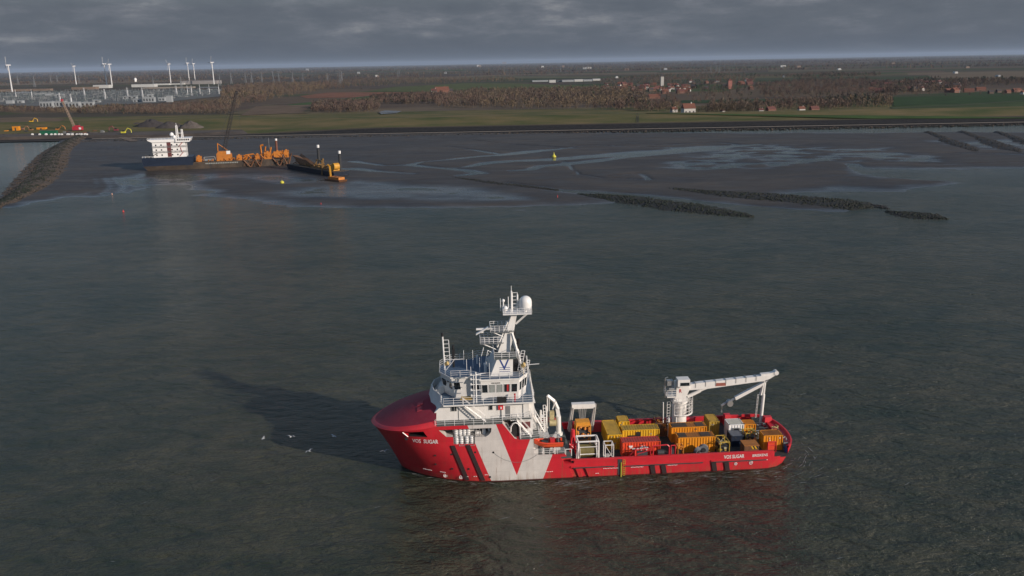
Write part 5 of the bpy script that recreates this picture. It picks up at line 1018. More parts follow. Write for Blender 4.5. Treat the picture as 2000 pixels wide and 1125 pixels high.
o = rocks('crest_stones', bw, along(path, (-.42, .42), 4500, r, PR), (.35, 1.1), [weed, weed, dst], 7); tag(o, kind='stuff')
def bar_(label, pix, seed, n, hmax=1.0, mats=None, thin=1.9, name='rock_bar', cat='rocks', h0=.7):
    t = thing(name, label, cat, (0, 0, 0)); pth = [(*G(px, py)[:2], w*thin, h*.8) for px, py, w, h in pix]; V_, F_ = ridge(pth, PR, 2.5, seed, .35); sub('bank', V_, F_, dst, t)
    rr = random.Random(seed); o = rocks('stones', t, along(pth, (-1.0, 1.0), int(n*1.7), rr, PR), (.3, 1.05), mats or [weed, dst, weed], seed); tag(o, kind='stuff'); return t
bar_('long low green weedy rock bar nearest the camera in mid water', [(1128,380,1,.3),(1165,383,5,.9),(1220,389,7,1.0),(1270,396,7,1.0),(1330,404,8,1.1),(1390,413,6,.8),(1440,419,4,.6),(1470,423,1,.2)], 11, 2600)
bar_('broad brown and green rock bar behind the nearest one', [(1285,366,1,.3),(1330,372,6,.8),(1400,379,9,1.0),(1480,386,11,1.2),(1560,394,11,1.2),(1630,399,11,1.1),(1680,403,8,.8),(1704,405,2,.2)], 12, 3800, mats=[weed, dst, paint('olive_stone', (.022, .023, .013), .85, .4, .3)])
bar_('small dark rock islet farthest right in the water', [(1732,413,1,.3),(1768,418,5,.7),(1810,423,6,.9),(1850,428,1,.2)], 13, 700, mats=[dst, weed])
bar_('thin scatter of rocks between the two bars and the islet', [(1690,400,1,.3),(1712,403,3,.5),(1735,408,1,.2)], 14, 160, mats=[dst])
bar_('brown weedy ridge lying on the mud ahead of the nearest rock bar', [(880,347,1,.4),(920,353,4,.9),(980,361,5,.8),(1050,368,3,.6),(1090,372,1,.3)], 15, 900, mats=[paint('olive_stone', (.022, .023, .013), .85, .4, .3), dst])
for i, (a, b, lb) in enumerate((((1812, 259), (1905, 297), 'leftmost of three dark stone groynes running down the mud at the far right'), ((1878, 258), (1995, 300), 'middle of three dark stone groynes running down the mud at the far right'), ((1948, 259), (2080, 304), 'rightmost of three dark stone groynes running down the mud, cut by the frame'))):
    bar_(lb, [(a[0]+(b[0]-a[0])*f, a[1]+(b[1]-a[1])*f, 6+8*f if f < .9 else 5, 1.5-.6*f) for f in (0, .2, .4, .6, .8, 1)], 30+i, 700, mats=[dst, dst, stn], thin=1.0, name='stone_groyne', cat='groyne')
# work platform of sand in front of the dike, left
wp_top = [G(px, py, 2.8) for px, py in ((-420, 272), (0, 268), (118, 265), (160, 263), (230, 264), (330, 263), (450, 257))]; back = [(wp_top[-1].x+5, TOE+76), (-330, TOE+88), (wp_top[0].x, TOE+88)]
m = MB(); top = [(p.x, p.y) for p in wp_top]+back; cx_ = sum(p[0] for p in top)/len(top); low = [(p[0], p[1]-8 if i < 7 else p[1]) for i, p in enumerate(top)]; low[6] = (top[6][0]+25, top[6][1]-8)
m.loft([(p[0], p[1], -.5) for p in low], [(p[0], p[1], 2.8) for i, p in enumerate(top)]); tag(m.build('work_platform', paint('platform_sand', (.075, .056, .042), .9, .5, .05, (.03, .025, .02), .7)), kind='structure')
track([(150, 264), (190, 262), (235, 268), (262, 277)], 7, (.15, .11, .08), 'sand_track', .6)
r = random.Random(9); P = np.array([(cx0, G(0, 268, 0).y-6+r.random()*10, r.random()*2.6) for cx0 in [r.uniform(-700, -385) for _ in range(1500)]]); tag(rocks('platform_edge_stones', None, P, (.6, 2.2), [dst, stn, dst], 8), kind='stuff')
# stones strewn along the dike toe line
P = np.array([(r.uniform(-380, 620), TOE+r.uniform(-16, -6)+3*math.sin(k*.01), .7) for k in range(3500)]); tag(rocks('dike_toe_stones', None, P, (.5, 2.0), [dst, dst, stn], 9, .5), kind='stuff')
m = MB(); m.box(-380, 900, TOE+3, TOE+4.2, 1.4, 1.9); tag(m.build('concrete_edge', paint('pale_concrete', (.16, .145, .13), .9)), kind='structure')
def heap(px, py, w, h, lb, seed, col=(.075, .062, .056)):
    p = G(px, py, 3); r = np.random.default_rng(seed); t = thing('sand_heap', lb, 'sand heap', (p.x, p.y, 2.7), WORLD); h *= 1.35; V = [(0, 0, h)]; n = 20
    for j in range(1, 6):
        for i in range(n):
            a = 2*math.pi*i/n; rr = w*j/5*(1+.25*(r.random()-.5)); V.append((rr*math.cos(a)*1.3, rr*math.sin(a)*.6, h*(1-j/5)**.8*(1+.3*(r.random()-.5)) if j < 5 else -.5))
    Fc = [(0, 1+i, 1+(i+1) % n) for i in range(n)]
    for j in range(4):
        for i in range(n): a = 1+j*n+i; b = 1+j*n+(i+1) % n; Fc += [(a, a+n, b+n), (a, b+n, b)]
    o = sub('pile', V, Fc, paint('heap_sand_%.3f' % col[0], col, .95, .35, .3), t)
heap(270, 250, 10, 4.5, 'small grey sand heap, leftmost of the row before the dike', 1); heap(297, 251, 17, 7.5, 'tallest dark grey sand heap in the row before the dike', 2, (.05, .043, .043)); heap(333, 252, 14, 6, 'broad grey sand heap right of the tallest one', 3, (.065, .055, .052)); heap(374, 252, 11, 6.5, 'pale pointed sand heap, rightmost of the row', 4, (.11, .092, .08))
# ---- dredger
d0 = G(284, 336); d1 = G(480, 327.5); DF = Frame(d0, math.atan2(d1.y-d0.y, d1.x-d0.x)); K = 3.03
dred = thing('dredging_vessel', 'dark blue dredging vessel with a tall white deckhouse and orange machinery, stranded on the mud', 'ship', (0, 0, 0), DF)
def dx(px): return (px-284)/K
rusty = paint('rusty_hull', (.075, .055, .04), .8, .45, .25, (.02, .03, .045), .6); dor = paint('dredger_orange', (.50, .17, .018), .55, .15, .5, RUST, .3); dyel = paint('dredger_yellow', (.60, .30, .03), .55)
m = MB(); m.loft([(1.5, 3, -.5), (26, 1, -.5), (26, 13, -.5), (1.5, 11, -.5)], [(-1, 1.5, 3.2), (28.5, 0, 3.2), (28.5, 14, 3.2), (-1, 12.5, 3.2)]); m.mi = 1; m.loft([(-1, 1.5, 3.2), (28.5, 0, 3.2), (28.5, 14, 3.2), (-1, 12.5, 3.2)], [(-1.5, 1, 8.4), (29, 0, 8.4), (29, 14, 8.4), (-1.5, 13, 8.4)]); m.build('stern_hull', [rusty, navy], dred)
m = MB(); m.loft([(26, 1, -.5), (86, 1, -.5), (86, 13, -.5), (26, 13, -.5)], [(26, .2, 4.4), (89, .2, 4.4), (89, 13.8, 4.4), (26, 13.8, 4.4)]); m.build('hull', rusty, dred)
m = MB(); m.box(29, 86, .25, 13.7, 4.4, 4.6); m.build('deck', paint('rust_deck', (.10, .07, .045), .8, .3, .4), dred)
lettering('DREDGER DEME', 34, 3.1, 55, 3.1, 1.0, lambda x, z: .2-.75*(3.9-z)/4.9*0-.12, whiteclean, dred) if False else None
m = MB(); [m.box(36+k*1.05, 36.7+k*1.05, .02, .2, 3.3, 4.0) for k in range(19)]; m.each('hull_lettering', pale, dred)
m = MB(); m.box(5.5, 25, 2, 12, 8.4, 17.8); m.side([(5.5, 17.8), (3.0, 19.0), (3.0, 19.4), (20, 19.4), (20, 17.8)], 1.5, 12.5); m.side([(19.5, 17.6), (27.8, 17.6), (28.8, 19.9), (19.5, 19.9)], .8, 13.2); m.build('deckhouse', whiteclean, dred)
for z in (11.3, 14.5, 17.7): m = MB(); m.box(5.2, 26, 1.6, 1.98, z, z+.18); m.rail([(5.2, 1.6, z), (26, 1.6, z)], 1.0, 2.2, .09, (1, .5)); m.build('gallery', steel, dred)
m = MB(); m.box(14, 16.4, 1.93, 1.985, 8.6, 17.6); m.build('dark_recess', paint('recess_red', (.12, .03, .03), .7), dred)
m = MB(); [m.bar((21+a, 1.7, z), (23.5-a, 1.7, z+2.6), .25) for a, z in ((0, 8.8), (1.5, 11.6), (0, 14.8))]; m.each('stair', paint('stair_red', (.4, .06, .06), .6), dred)
for k in range(6): x = 20.6+k*1.25; m = MB(); m.box(x, x+.85, .74, .785, 18.5, 19.5); m.build('window', glass, dred)
for k in range(5):
    for z in (9.4, 12.6, 15.6): 
        if k != 2: x = 7.2+k*3.1; m = MB(); m.box(x, x+.8, 1.94, 1.985, z, z+.9); m.build('window', glass, dred)
m = MB(); m.lathe((17.0, 7, 21), [(.3, -1.5), (.4, 0), (1.2, .3), (1.3, 1.0), (1.0, 1.9), (.1, 2.4)], 12); m.lathe((18.6, 5, 20), [(.3, -1), (.9, .2), (1.0, .8), (.7, 1.5), (.1, 1.8)], 10); m.each('radome', whiteclean, dred, 50)
m = MB(); m.lattice((20.2, 7, 19.8), (20.2, 7, 27.5), 1.2, .8, 6, .16); m.bar((20.2, 7, 27), (20.2, 7, 29), .16); m.lattice((23.2, 7, 19.8), (23.2, 7, 25), 1.0, .8, 5, .14); m.box(19.5, 24, 6, 8, 22.6, 22.8); m.build('mast', whiteclean, dred)
m = MB(); m.rail([(3, 1.5, 19.4), (19.5, 1.5, 19.4)], 1.0, 2, .1, (1, .5)); m.build('railing', whiteclean, dred); m = MB(); m.rail([(-1, 1, 8.4), (5, .6, 8.4)], 1.0, 2, .1, (1, .5)); m.build('railing', whiteclean, dred)
m = MB(); m.bars([(3, 1.8, 8.5), (8, 1.8, 11)], .3); m.cb((1.5, 6, 9.2), 2.5, 3, 1.6); m.cb((3.5, 3, 8.9), 1.6, 1.6, 1.0); m.each('deck_gear', darkgrey, dred)
for x0, x1, z0, z1, mt in ((30.6, 33.6, 4.6, 8.0, dor), (55, 58.2, 4.6, 7.6, dor), (66.5, 69, 4.6, 7.2, dor), (78, 83, 5.4, 9.2, dor), (72, 76.5, 4.6, 9.0, dor), (84.5, 87.5, 5.2, 9.6, dor)):
    m = MB(); m.box(x0, x1, 3, 7, z0, z1); m.cb(((x0+x1)/2, 3.6, z1+.4), 1.2, 1.2, .8); m.build('machine_house', mt, dred)
m = MB(); m.bars([(35, 4, 5.0), (35, 4, 7.2), (41.5, 4, 7.4), (42, 4, 5)], .5); m.box(35.5, 41, 3.5, 5, 5.0, 6.2); m.build('workboat_cradle', steel, dred)
m = MB(); m.side([(42.8, 4.6), (42.8, 9.0), (44, 10.6), (49, 10.6), (52, 8.6), (52, 4.6)], 3, 9); m.build('crane_house', dor, dred); m = MB(); m.bar((43.6, 6, 10.4), (43.8, 6, 15.5), .5); m.bar((43.8, 6, 15.5), (49.5, 6, 11), .35); m.build('crane_gantry', dor, dred)
m = MB(); m.box(49, 51.3, 2.9, 4.4, 8.8, 10.8); m.build('crane_cab', whiteclean, dred)
m = MB(); bt = (58.2, 12, 47.5); m.lattice((47.5, 6, 10.5), bt, 1.9, 1.2, 13, .12); m.build('crane_boom', paint('boom_dark', (.04, .035, .033), .7), dred); m = MB(); m.bar((43.8, 6, 15.5), bt, .12); m.bar(bt, (58.4, 12, 20), .09); m.build('boom_stay', darkgrey, dred)
m = MB(); m.bars([(60, 4, 5), (60, 4, 7.5), (65.5, 5, 8)], .6); m.bars([(70.5, 5, 5), (70, 5, 13), (72, 5, 13.6)], .8); m.bars([(72, 5, 6), (73.2, 5, 12.5)], .7); m.bars([(76.5, 5, 12), (75.5, 5, 8)], .9); m.build('ladder_gantry', dor, dred)
m = MB(); m.cyl((80.0, 8, 4.6), (80.0, 8, 15.8), .75, n=10); m.mi = 1; m.cyl((80, 8, 15.8), (80, 8, 17.0), .78, n=10); m.build('spud', [paint('spud_brown', (.16, .06, .035), .7), whiteclean], dred); m = MB(); m.bar((75.4, 7, 5), (75.4, 7, 17.5), .18); m.build('pole', steel, dred)
def truss(mb, a, b, r, n, s=1.4, w=.35):
    a = Vector(a); b = Vector(b); 
    for k in range(n): f = r.random(); c = a.lerp(b, f); mb.bar(c+Vector((r.uniform(-s, s), r.uniform(-s, s), r.uniform(-s, s))), c+Vector((r.uniform(-s, s), r.uniform(-s, s), r.uniform(-s, s)*1.2)), w)
r = random.Random(4)
for a, b, lbm in (((59, -.5, 1), (66, -.5, 5), brn), ((66, -1, 0), (71, -1, 6), brn), ((77, -.5, 1), (84, -1, 5.5), brn), ((83, -2, 0), (89, -2, 8), brn)):
    m = MB(); m.bars([(a[0], a[1], b[2]), (a[0]+.6*(b[0]-a[0]), a[1], .2), (b[0], a[1], b[2])], .55); truss(m, a, b, r, 7, 1.1, .3); m.build('anchor_frame', brn, dred)
m = MB(); truss(m, (58, 4, 5.8), (87, 4, 8.0), r, 80, 1.7, .42); truss(m, (30, 3, 5.4), (58, 3, 5.6), r, 40, .9, .35); tag(m.build('deck_pipework', dor, dred), kind='stuff')
# ---- cutter pontoon with excavator
q0 = G(560, 332); q1 = G(652, 347); QF = Frame(q0, math.atan2(q1.y-q0.y, q1.x-q0.x)); QL = (q1-q0).length
pon = thing('work_pontoon', 'dark pontoon with two white topped spud poles and a brown arm beside the dredging vessel', 'pontoon', (0, 0, 0), QF)
m = MB(); m.loft([(1, 1, -.5), (QL-1, 1, -.5), (QL-1, 10, -.5), (1, 10, -.5)], [(0, 0, 3.6), (QL, 0, 3.0), (QL, 11, 3.0), (0, 11, 3.6)]); m.build('hull', paint('pontoon_navy', (.012, .018, .035), .6, .3, .5), pon)
m = MB(); m.loft([(.3, .3, 3.62), (QL-.3, .3, 3.02), (QL-.3, 10.7, 3.02), (.3, 10.7, 3.62)], [(.3, .3, 3.7), (QL-.3, .3, 3.1), (QL-.3, 10.7, 3.1), (.3, 10.7, 3.7)]); m.build('deck', paint('pontoon_deck', (.12, .085, .05), .8, .3, .5), pon)
for f, h in ((.50, 16.5), (.93, 14.5)):
    x = QL*f; m = MB(); m.cyl((x, 7, 0), (x, 7, h-2), .8, n=10); m.mi = 1; m.cyl((x, 7, h-1.6), (x, 7, h), .8, n=10); m.build('spud', [paint('spud_dark', (.03, .032, .035), .7), whiteclean], pon)
m = MB(); m.loft([(QL*.18, 3, 4.5), (QL*.18, 6, 4.5), (QL*.21, 6, 3.8), (QL*.21, 3, 3.8)], [(QL*.0+3, 3, 9), (QL*.0+3, 6, 9), (QL*.5, 6, 5), (QL*.5, 3, 5)]); m.bars([(QL*.22, 4, 9.6), (QL*.5, 4, 4.6)], 1.6); m.build('ramp', paint('ramp_brown', (.20, .10, .045), .7, .3, .6), pon)
m = MB(); m.bars([(QL*.72, 2, 3.2), (QL*.74, 1.5, 9.5), (QL*.78, 1, 9.6), (QL*.76, 0, -.3)], .7); m.bars([(QL*.55, 3, 3.5), (QL*.58, 3, 8.5), (QL*.68, 3, 7.5)], .6); truss(m, (QL*.3, 4, 4.5), (QL*.9, 4, 4.2), r, 64, 1.8, .42); m.build('crane_arm', paint('arm_brown', (.26, .15, .05), .7), pon)
m = MB(); m.cb((QL*.9, 4, 5.0), 5, 4, 3.2); m.cyl((QL*.95, 1.5, 6), (QL*.95, 5, 6), 1.9, n=14); m.build('winch_house', dyel, pon)
m = MB(); truss(m, (2, 3, 5), (QL*.35, 4, 4.6), r, 20, 1.0, .25); tag(m.build('pipework', brn, pon), kind='stuff')
b0 = G(655, 356); BF = Frame(b0, QF.h+.1); brg = thing('dredge_barge', 'small low barge with a yellow excavator arm in front of the pontoon', 'barge', (0, 0, 0), BF)
m = MB(); m.loft([(-9, 0, -.3), (3, 0, -.3), (3, 5, -.3), (-9, 5, -.3)], [(-10, -.3, 1.3), (4, -.3, 1.3), (4, 5.3, 1.3), (-10, 5.3, 1.3)]); m.build('hull', brn, brg); m = MB(); m.box(-7, 2.5, .5, 4.5, 1.3, 2.6); m.build('deck_cargo', og, brg)
m = MB(); m.bars([(-6.5, 2, 2.6), (-7, 2, 8), (-8.6, 2, 9.0)], .8); m.bars([(-6.6, 1.8, 2.5), (-8.2, 2, 5.6)], .4); m.build('excavator_arm', dyel, brg); m = MB(); truss(m, (-9, 2, 2.2), (3, 2, 2), r, 18, .9, .25); tag(m.build('gear', brn, brg), kind='stuff')
# ---- buoys and marks
def buoy(px, py, r_, h, mt, lb, name='buoy'):
    t = thing(name, lb, 'buoy', G(px, py, 0)); t['base'] = (0, 0, 0); m = MB(); m.lathe((0, 0, 0), [(r_*.7, -.3), (r_, .2), (r_, r_*.8), (r_*.5, r_*1.2), (.12, h*.8), (.12, h)], 12); m.build('float', mt, t, 50)
    m = MB(); m.cb((0, 0, h), .3, .08, .3); m.cb((0, 0, h), .08, .3, .3); m.build('topmark', mt, t)
byel = paint('buoy_yellow', (.65, .6, .08), .5); bred = paint('buoy_red', (.6, .05, .05), .5)
buoy(1082, 308, 1.4, 3.6, byel, 'yellow buoy aground by the bright creek in mid flat'); buoy(551, 358, 1.1, 1.7, byel, 'squat yellow buoy floating below the dredging vessel'); buoy(1089, 388, .35, 1.6, bred, 'thin red marker left of the nearest rock bar'); buoy(241, 414, .4, .8, bred, 'small red buoy in the water right of the breakwater'); buoy(627, 400, .4, .8, bred, 'small red buoy in open water below the pontoon')
buoy(219, 380, .35, .6, paint('buoy_pink', (.7, .4, .3), .6), 'tiny pale red float at the edge of the mud'); 
# ---- building site on the platform
PZ = 2.85
def on(px, py): return G(px, py, PZ)
def sbox(px0, px1, py, h, d, mt, name, lb, cat, roofm=None, parts=True, group=None):
    p = on((px0+px1)/2, py); w_ = (px1-px0)/F*p.y*1.0; t = thing(name, lb, cat, (p.x, p.y, PZ), WORLD, group); m = MB(t); m.box(p.x-w_/2, p.x+w_/2, p.y-d/2, p.y+d/2, PZ, PZ+h); m.build('wall', mt, t)
    m = MB(t); m.box(p.x-w_/2-.1, p.x+w_/2+.1, p.y-d/2-.1, p.y+d/2+.1, PZ+h, PZ+h+.15); m.build('roof', roofm or mt, t)
    if parts: m = MB(t); m.box(p.x-w_*.1, p.x+w_*.1, p.y-d/2-.06, p.y-d/2, PZ+.2, PZ+h*.8); m.build('door', darkgrey if parts is True else parts, t)
    return t
grn = paint('container_green', (.012, .12, .06), .55)
sbox(80, 112, 262, 3.2, 3, grn, 'storage_container', 'long bright green container on the work platform', 'container', parts=grn)
sbox(74, 91, 256, 3.6, 4, orange, 'site_container', 'orange site container behind the green one', 'container')
sbox(27, 39, 257.5, 5.4, 4, orange, 'site_cabin', 'two-storey orange cabin on the work platform at the far left', 'cabin'); sbox(18, 27, 253, 3.0, 3.5, pale, 'site_cabin', 'pale grey cabin left of the two-storey orange one', 'cabin'); sbox(10, 16, 258.5, 1.8, 3, orange, 'skip', 'low orange skip at the far left of the platform', 'skip', parts=False); sbox(0, 8, 254.5, 1.5, 3, whiteclean, 'site_shed', 'low white shed cut by the left frame edge', 'shed'); sbox(42, 46, 256.5, 2.6, 3, paint('pinkish', (.5, .2, .2), .6), 'fuel_tank', 'small pale red tank right of the orange cabin', 'tank', parts=False)
def excavator(px, py, sgn, mt, lb, sc=1.0):
    p = on(px, py); t = thing('excavator', lb, 'excavator', (p.x, p.y, PZ)); t['base'] = (0, 0, 0); m = MB()
    for y in (-1.3, 1.3): m.side([(-2.4, .1), (-2.2, 0), (2.2, 0), (2.4, .5), (2.0, 1.0), (-2.0, 1.0)], y-.35, y+.35)
    m.each('track', darkgrey, t); m = MB(); m.box(-2.2, 1.6, -1.4, 1.4, 1.1, 2.5); m.build('body', mt, t); m = MB(); m.box(.2*sgn-.8, .2*sgn+.8, -1.5, -.4, 2.5, 3.6); m.build('cab', glass, t)
    m = MB(); m.bars([(1.4*sgn, 0, 2.2), (4*sgn, 0, 5.6), (7*sgn, 0, 4.2)], .5); m.bar((7*sgn, 0, 4.2), (7.4*sgn, 0, 1.2), .42); m.build('arm', mt, t); m = MB(); m.cb((7.2*sgn, 0, .8), 1.2, 1.3, .9); m.build('bucket', darkgrey, t); t.scale = (sc, sc, sc)
excavator(114, 256, 1, og, 'orange excavator behind the right end of the green container'); excavator(62, 257, -1, paint('dull_orange', (.3, .14, .06), .7), 'dull orange excavator between the orange cabin and the site container'); excavator(242, 262, 1, paint('lemon', (.6, .55, .05), .5), 'bright yellow excavator left of the sand heaps'); excavator(228, 257, -1, paint('dark_red_machine', (.2, .04, .05), .6), 'dark red excavator behind the bright yellow one')
excavator(62, 240, 1, yellow, 'yellow excavator up on the dike slope at the left')
# crawler crane
p = on(152, 257); cc_ = thing('crawler_crane', 'red crawler crane with a long pale lattice boom leaning left on the work platform', 'crane', (p.x, p.y, PZ)); cc_['base'] = (0, 0, 0)
m = MB(); [m.side([(-4, .2), (-3.6, 0), (3.6, 0), (4, .7), (3.6, 1.4), (-3.6, 1.4)], y-.5, y+.5) for y in (-2.3, 2.3)]; m.each('track', darkgrey, cc_)
m = MB(); m.box(-4.2, 5, -2, 2, 1.6, 5.0); m.box(-2, 2.5, -1.6, 1.6, 5.0, 6.2); m.build('body', paint('crane_red', (.45, .03, .05), .5), cc_); m = MB(); m.box(2.5, 4.6, -2.3, -.8, 2.2, 4.2); m.build('cab', whiteclean, cc_)
rr_ = ray(121, 196); bt = Vector((rr_.x/rr_.y*(p.y+2), p.y+2, CH+rr_.z/rr_.y*(p.y+2)))-p; m = MB(); m.lattice((-2, 0, 2.5), bt, 1.6, 1.2, 12, .20); m.build('boom', paint('boom_tan', (.24, .17, .12), .6), cc_); m = MB(); m.cb(bt, 2.0, 1.5, 2.4); m.build('boom_head', paint('crane_red', (.45, .03, .05), .5), cc_); m = MB(); m.bar((4, 0, 5), bt, .12); m.bars([(4, 0, 5), (2, 0, 8), (-1, 0, 6)], .3); m.build('stay', darkgrey, cc_)
for i, X_ in enumerate((357, 437, 508, 566, 607, 650, 680, 745, 760, 795, 845, 875, 898, 935, 955, 1137)):
    px = X_/5.623; p = on(px, 263.6 if i < 15 else 258.5); t = thing('big_bag', 'full white bulk bag standing along the edge of the work platform', 'bag', (p.x, p.y, PZ), WORLD, 'white bulk bags along the platform edge'); t['base'] = (0, 0, 0); s = .9+.25*random.random()
    m = MB(); m.loft([(-s*.8, -s*.8, 0), (s*.8, -s*.8, 0), (s*.8, s*.8, 0), (-s*.8, s*.8, 0)], [(-s*.9, -s*.9, s*.9), (s*.9, -s*.9, s), (s*.9, s*.9, s*.95), (-s*.9, s*.9, s)]); m.loft([(-s*.9, -s*.9, s*.9), (s*.9, -s*.9, s), (s*.9, s*.9, s*.95), (-s*.9, s*.9, s)], [(-s*.4, -s*.4, s*1.5), (s*.4, -s*.4, s*1.5), (s*.4, s*.4, s*1.5), (-s*.4, s*.4, s*1.5)]); m.build('sack', whiteclean, t)
for i, (px, py) in enumerate(((100, 258), (127, 261), (132, 259), (136, 261), (140, 262), (166, 262), (172, 260), (200, 259), (185, 257), (52, 259))):
    p = on(px, py); t = thing('material_stack', ['dark stack of mats behind the white bags, number of bags on both sides', 'dark pallet stack left of the crawler crane', 'grey pallet stack close to the crawler crane tracks', 'dark drum stack before the crawler crane', 'low dark stack at the foot of the crawler crane', 'dark stack right of the crawler crane', 'grey stack farther right of the crawler crane', 'lone dark stack midway to the sand heaps', 'dark stack behind the lone one', 'dark stack by the dull orange excavator'][i].replace(', number of bags on both sides', ''), 'stack', (p.x, p.y, PZ)); t['base'] = (0, 0, 0); m = MB(); [m.cb((.5*math.sin(k*2), 0, .4+.7*k), 3.2-k*.5, 2.4, .6) for k in range(2+i % 2)]; m.build('pallet', [darkgrey, midgrey, brn][i % 3], t)
# ================================================================== POLDER: turbines, pylons, substation, houses, trees
tw = paint('turbine_white', (.62, .62, .62), .5, .03)
def turbine(hx, hy, bx, by, ang, lb):
    b = GL(bx, by); rr = ray(hx, hy); z = CH+rr.z/rr.y*b.y; h = z-b.z; t = thing('wind_turbine', lb, 'wind turbine', b, WORLD, 'white wind turbines beyond the substation'); t['base'] = (0, 0, 0); s = h/85
    m = MB(); m.cyl((0, 0, 0), (0, 0, h), 2.6*s, 1.5*s, 12); m.build('tower', tw, t); m = MB(); m.cyl((-4*s, -3.1*s, h+1*s), (6*s, 4.7*s, h+1*s), 2.0*s, n=8); m.build('nacelle', tw, t)
    hub = Vector((-4.6*s, -3.6*s, h+1*s)); ax = Vector((-.78, -.62, 0)).normalized(); u = Vector((ax.y, -ax.x, 0)); R_ = 27*s
    m = MB(); m.cyl(hub-ax*1.2*s, hub+ax*1.6*s, 1.8*s, .8*s, 8); m.build('hub', tw, t)
    for k in range(3):
        a = ang+k*2*math.pi/3; d = (u*math.cos(a)+Vector((0, 0, 1))*math.sin(a)); w = ax.cross(d); m = MB()
        m.loft([hub+w*1.6*s+ax*.6, hub-w*1.0*s+ax*.6, hub-w*1.0*s-ax*.6, hub+w*1.6*s-ax*.6], [hub+d*R_*.25+w*2.1*s+ax*.3, hub+d*R_*.25-w*1.0*s+ax*.3, hub+d*R_*.25-w*1.0*s-ax*.3, hub+d*R_*.25+w*2.1*s-ax*.3])
        m.loft([hub+d*R_*.25+w*2.1*s+ax*.3, hub+d*R_*.25-w*1.0*s+ax*.3, hub+d*R_*.25-w*1.0*s-ax*.3, hub+d*R_*.25+w*2.1*s-ax*.3], [hub+d*R_+w*1.1*s+ax*.5, hub+d*R_-w*.7*s+ax*.5, hub+d*R_-w*.7*s-ax*.5, hub+d*R_+w*1.1*s-ax*.5]); m.build('blade', tw, t)
for args in ((14.4, 128, 24, 180, 1.75, 'white wind turbine at the far left, nearest and tallest'), (144, 129.6, 149, 165, 2.7, 'lone white wind turbine second from the left'), (201.6, 125.5, 209, 168.5, 1.75, 'left one of the close pair of white wind turbines left of centre'), (211.7, 126, 219, 168.5, 2.3, 'right one of the close pair of white wind turbines left of centre'),
   (329, 125.5, 333.6, 162, 2.9, 'white wind turbine standing alone, left of the white warehouse'), (364, 123.6, 369.6, 158, 1.8, 'left of the two white wind turbines behind the white warehouse'), (376.8, 124.8, 381, 157, 1.9, 'right of the two white wind turbines behind the white warehouse'), (413, 122.4, 418, 164.5, 2.1, 'rightmost white wind turbine')): turbine(*args)
pyl_m = paint('pylon_grey', (.16, .17, .18), .6, .05)
m = MB(); m.lattice((0, 0, 0), (0, 0, 28), 7, 2.0, 5, .38); m.lattice((0, 0, 28), (0, 0, 42), 2.0, .9, 4, .3)
for z, w_ in ((27, 9), (34, 11), (41, 7)): m.bars([(-w_, 0, z-2), (0, 0, z), (w_, 0, z-2)], .35); m.bar((-w_, 0, z-2), (w_, 0, z-2), .3)
pyl = m.mesh('pylon', pyl_m)
PY = [(36, 166, 1), (68, 170, 1), (100, 163, .9), (112, 161, .9), (155, 163, .9), (452, 164, 1), (480, 162, 1), (492, 161, 1), (512, 162, 1), (534, 161, 1), (545, 161, 1), (572, 160, .9), (592, 158, .8), (664, 165, 1.1), (668, 163, 1), (640, 160, .8), (777, 154, .9), (780, 150, .8), (985, 142, .8), (1095, 141, .8), (1290, 140, .8), (1388, 142, 1.1), (1398, 140, .9), (1405, 142, .9), (1415, 139, .8), (1528, 132, .8), (355, 176, .9), (300, 168, .8), (430, 168, .9)]
PY.sort()
for i, (px, py, s) in enumerate(PY):
    p = GL(px, py); o = bpy.data.objects.new('power_pylon', pyl); COL.objects.link(o); o.location = p; o.scale = (s, s, s); o.rotation_euler = (0, 0, .3*math.sin(i*3.1)); tag(o, 'grey lattice power pylon standing in the distant fields', 'pylon', 'lattice power pylons across the polder')
# substation
sub_w = paint('substation_white', (.34, .36, .37), .6, .15, .1); sub_g = paint('substation_grey', (.10, .125, .13), .7, .25, .08); gant_m = paint('gantry_white', (.55, .56, .57), .6)
def gan(x0, x1, yb, h, n=2, lb='', top=True):
    a = GL(x0, yb); b = GL(x1, yb); t = thing('gantry', lb, 'gantry', a); t['base'] = (0, 0, 0); w = b-a
    for k in range(n):
        p = w*(k/max(1, n-1)); m = MB(); m.bar(p, p+Vector((0, 0, h)), 1.3); m.bar(p+Vector((0, 0, h)), p+Vector((0, 0, h+6)), .6); m.build('post', gant_m, t)
    if top: m = MB(); m.bar(Vector((0, 0, h-1)), w+Vector((0, 0, h-1)), 1.1); m.build('beam', gant_m, t)
gan(32, 63, 192, 14, 2, 'white portal gantry with two posts at the far left of the substation'); gan(391, 428, 184, 17, 3, 'long white three-post gantry at the right end of the substation'); gan(367, 375, 187, 17, 2, 'narrow white gantry left of the three-post one'); gan(344, 346, 187, 17, 2, 'pair of close white posts right of the substation block', False)
for i, (px, yb) in enumerate(((165, 191), (205, 195), (249, 191), (278, 191), (118, 206), (140, 210))): gan(px, px+1.5, yb, 16, 2, ['thin white post pair behind the substation, first from the left', 'thin white post pair beside the middle of the yard', 'thin white post pair left of the white block row', 'thin white post pair at the white block row', 'thin white post pair at the long switch hall', 'thin white post pair in front of the switch hall'][i], False)
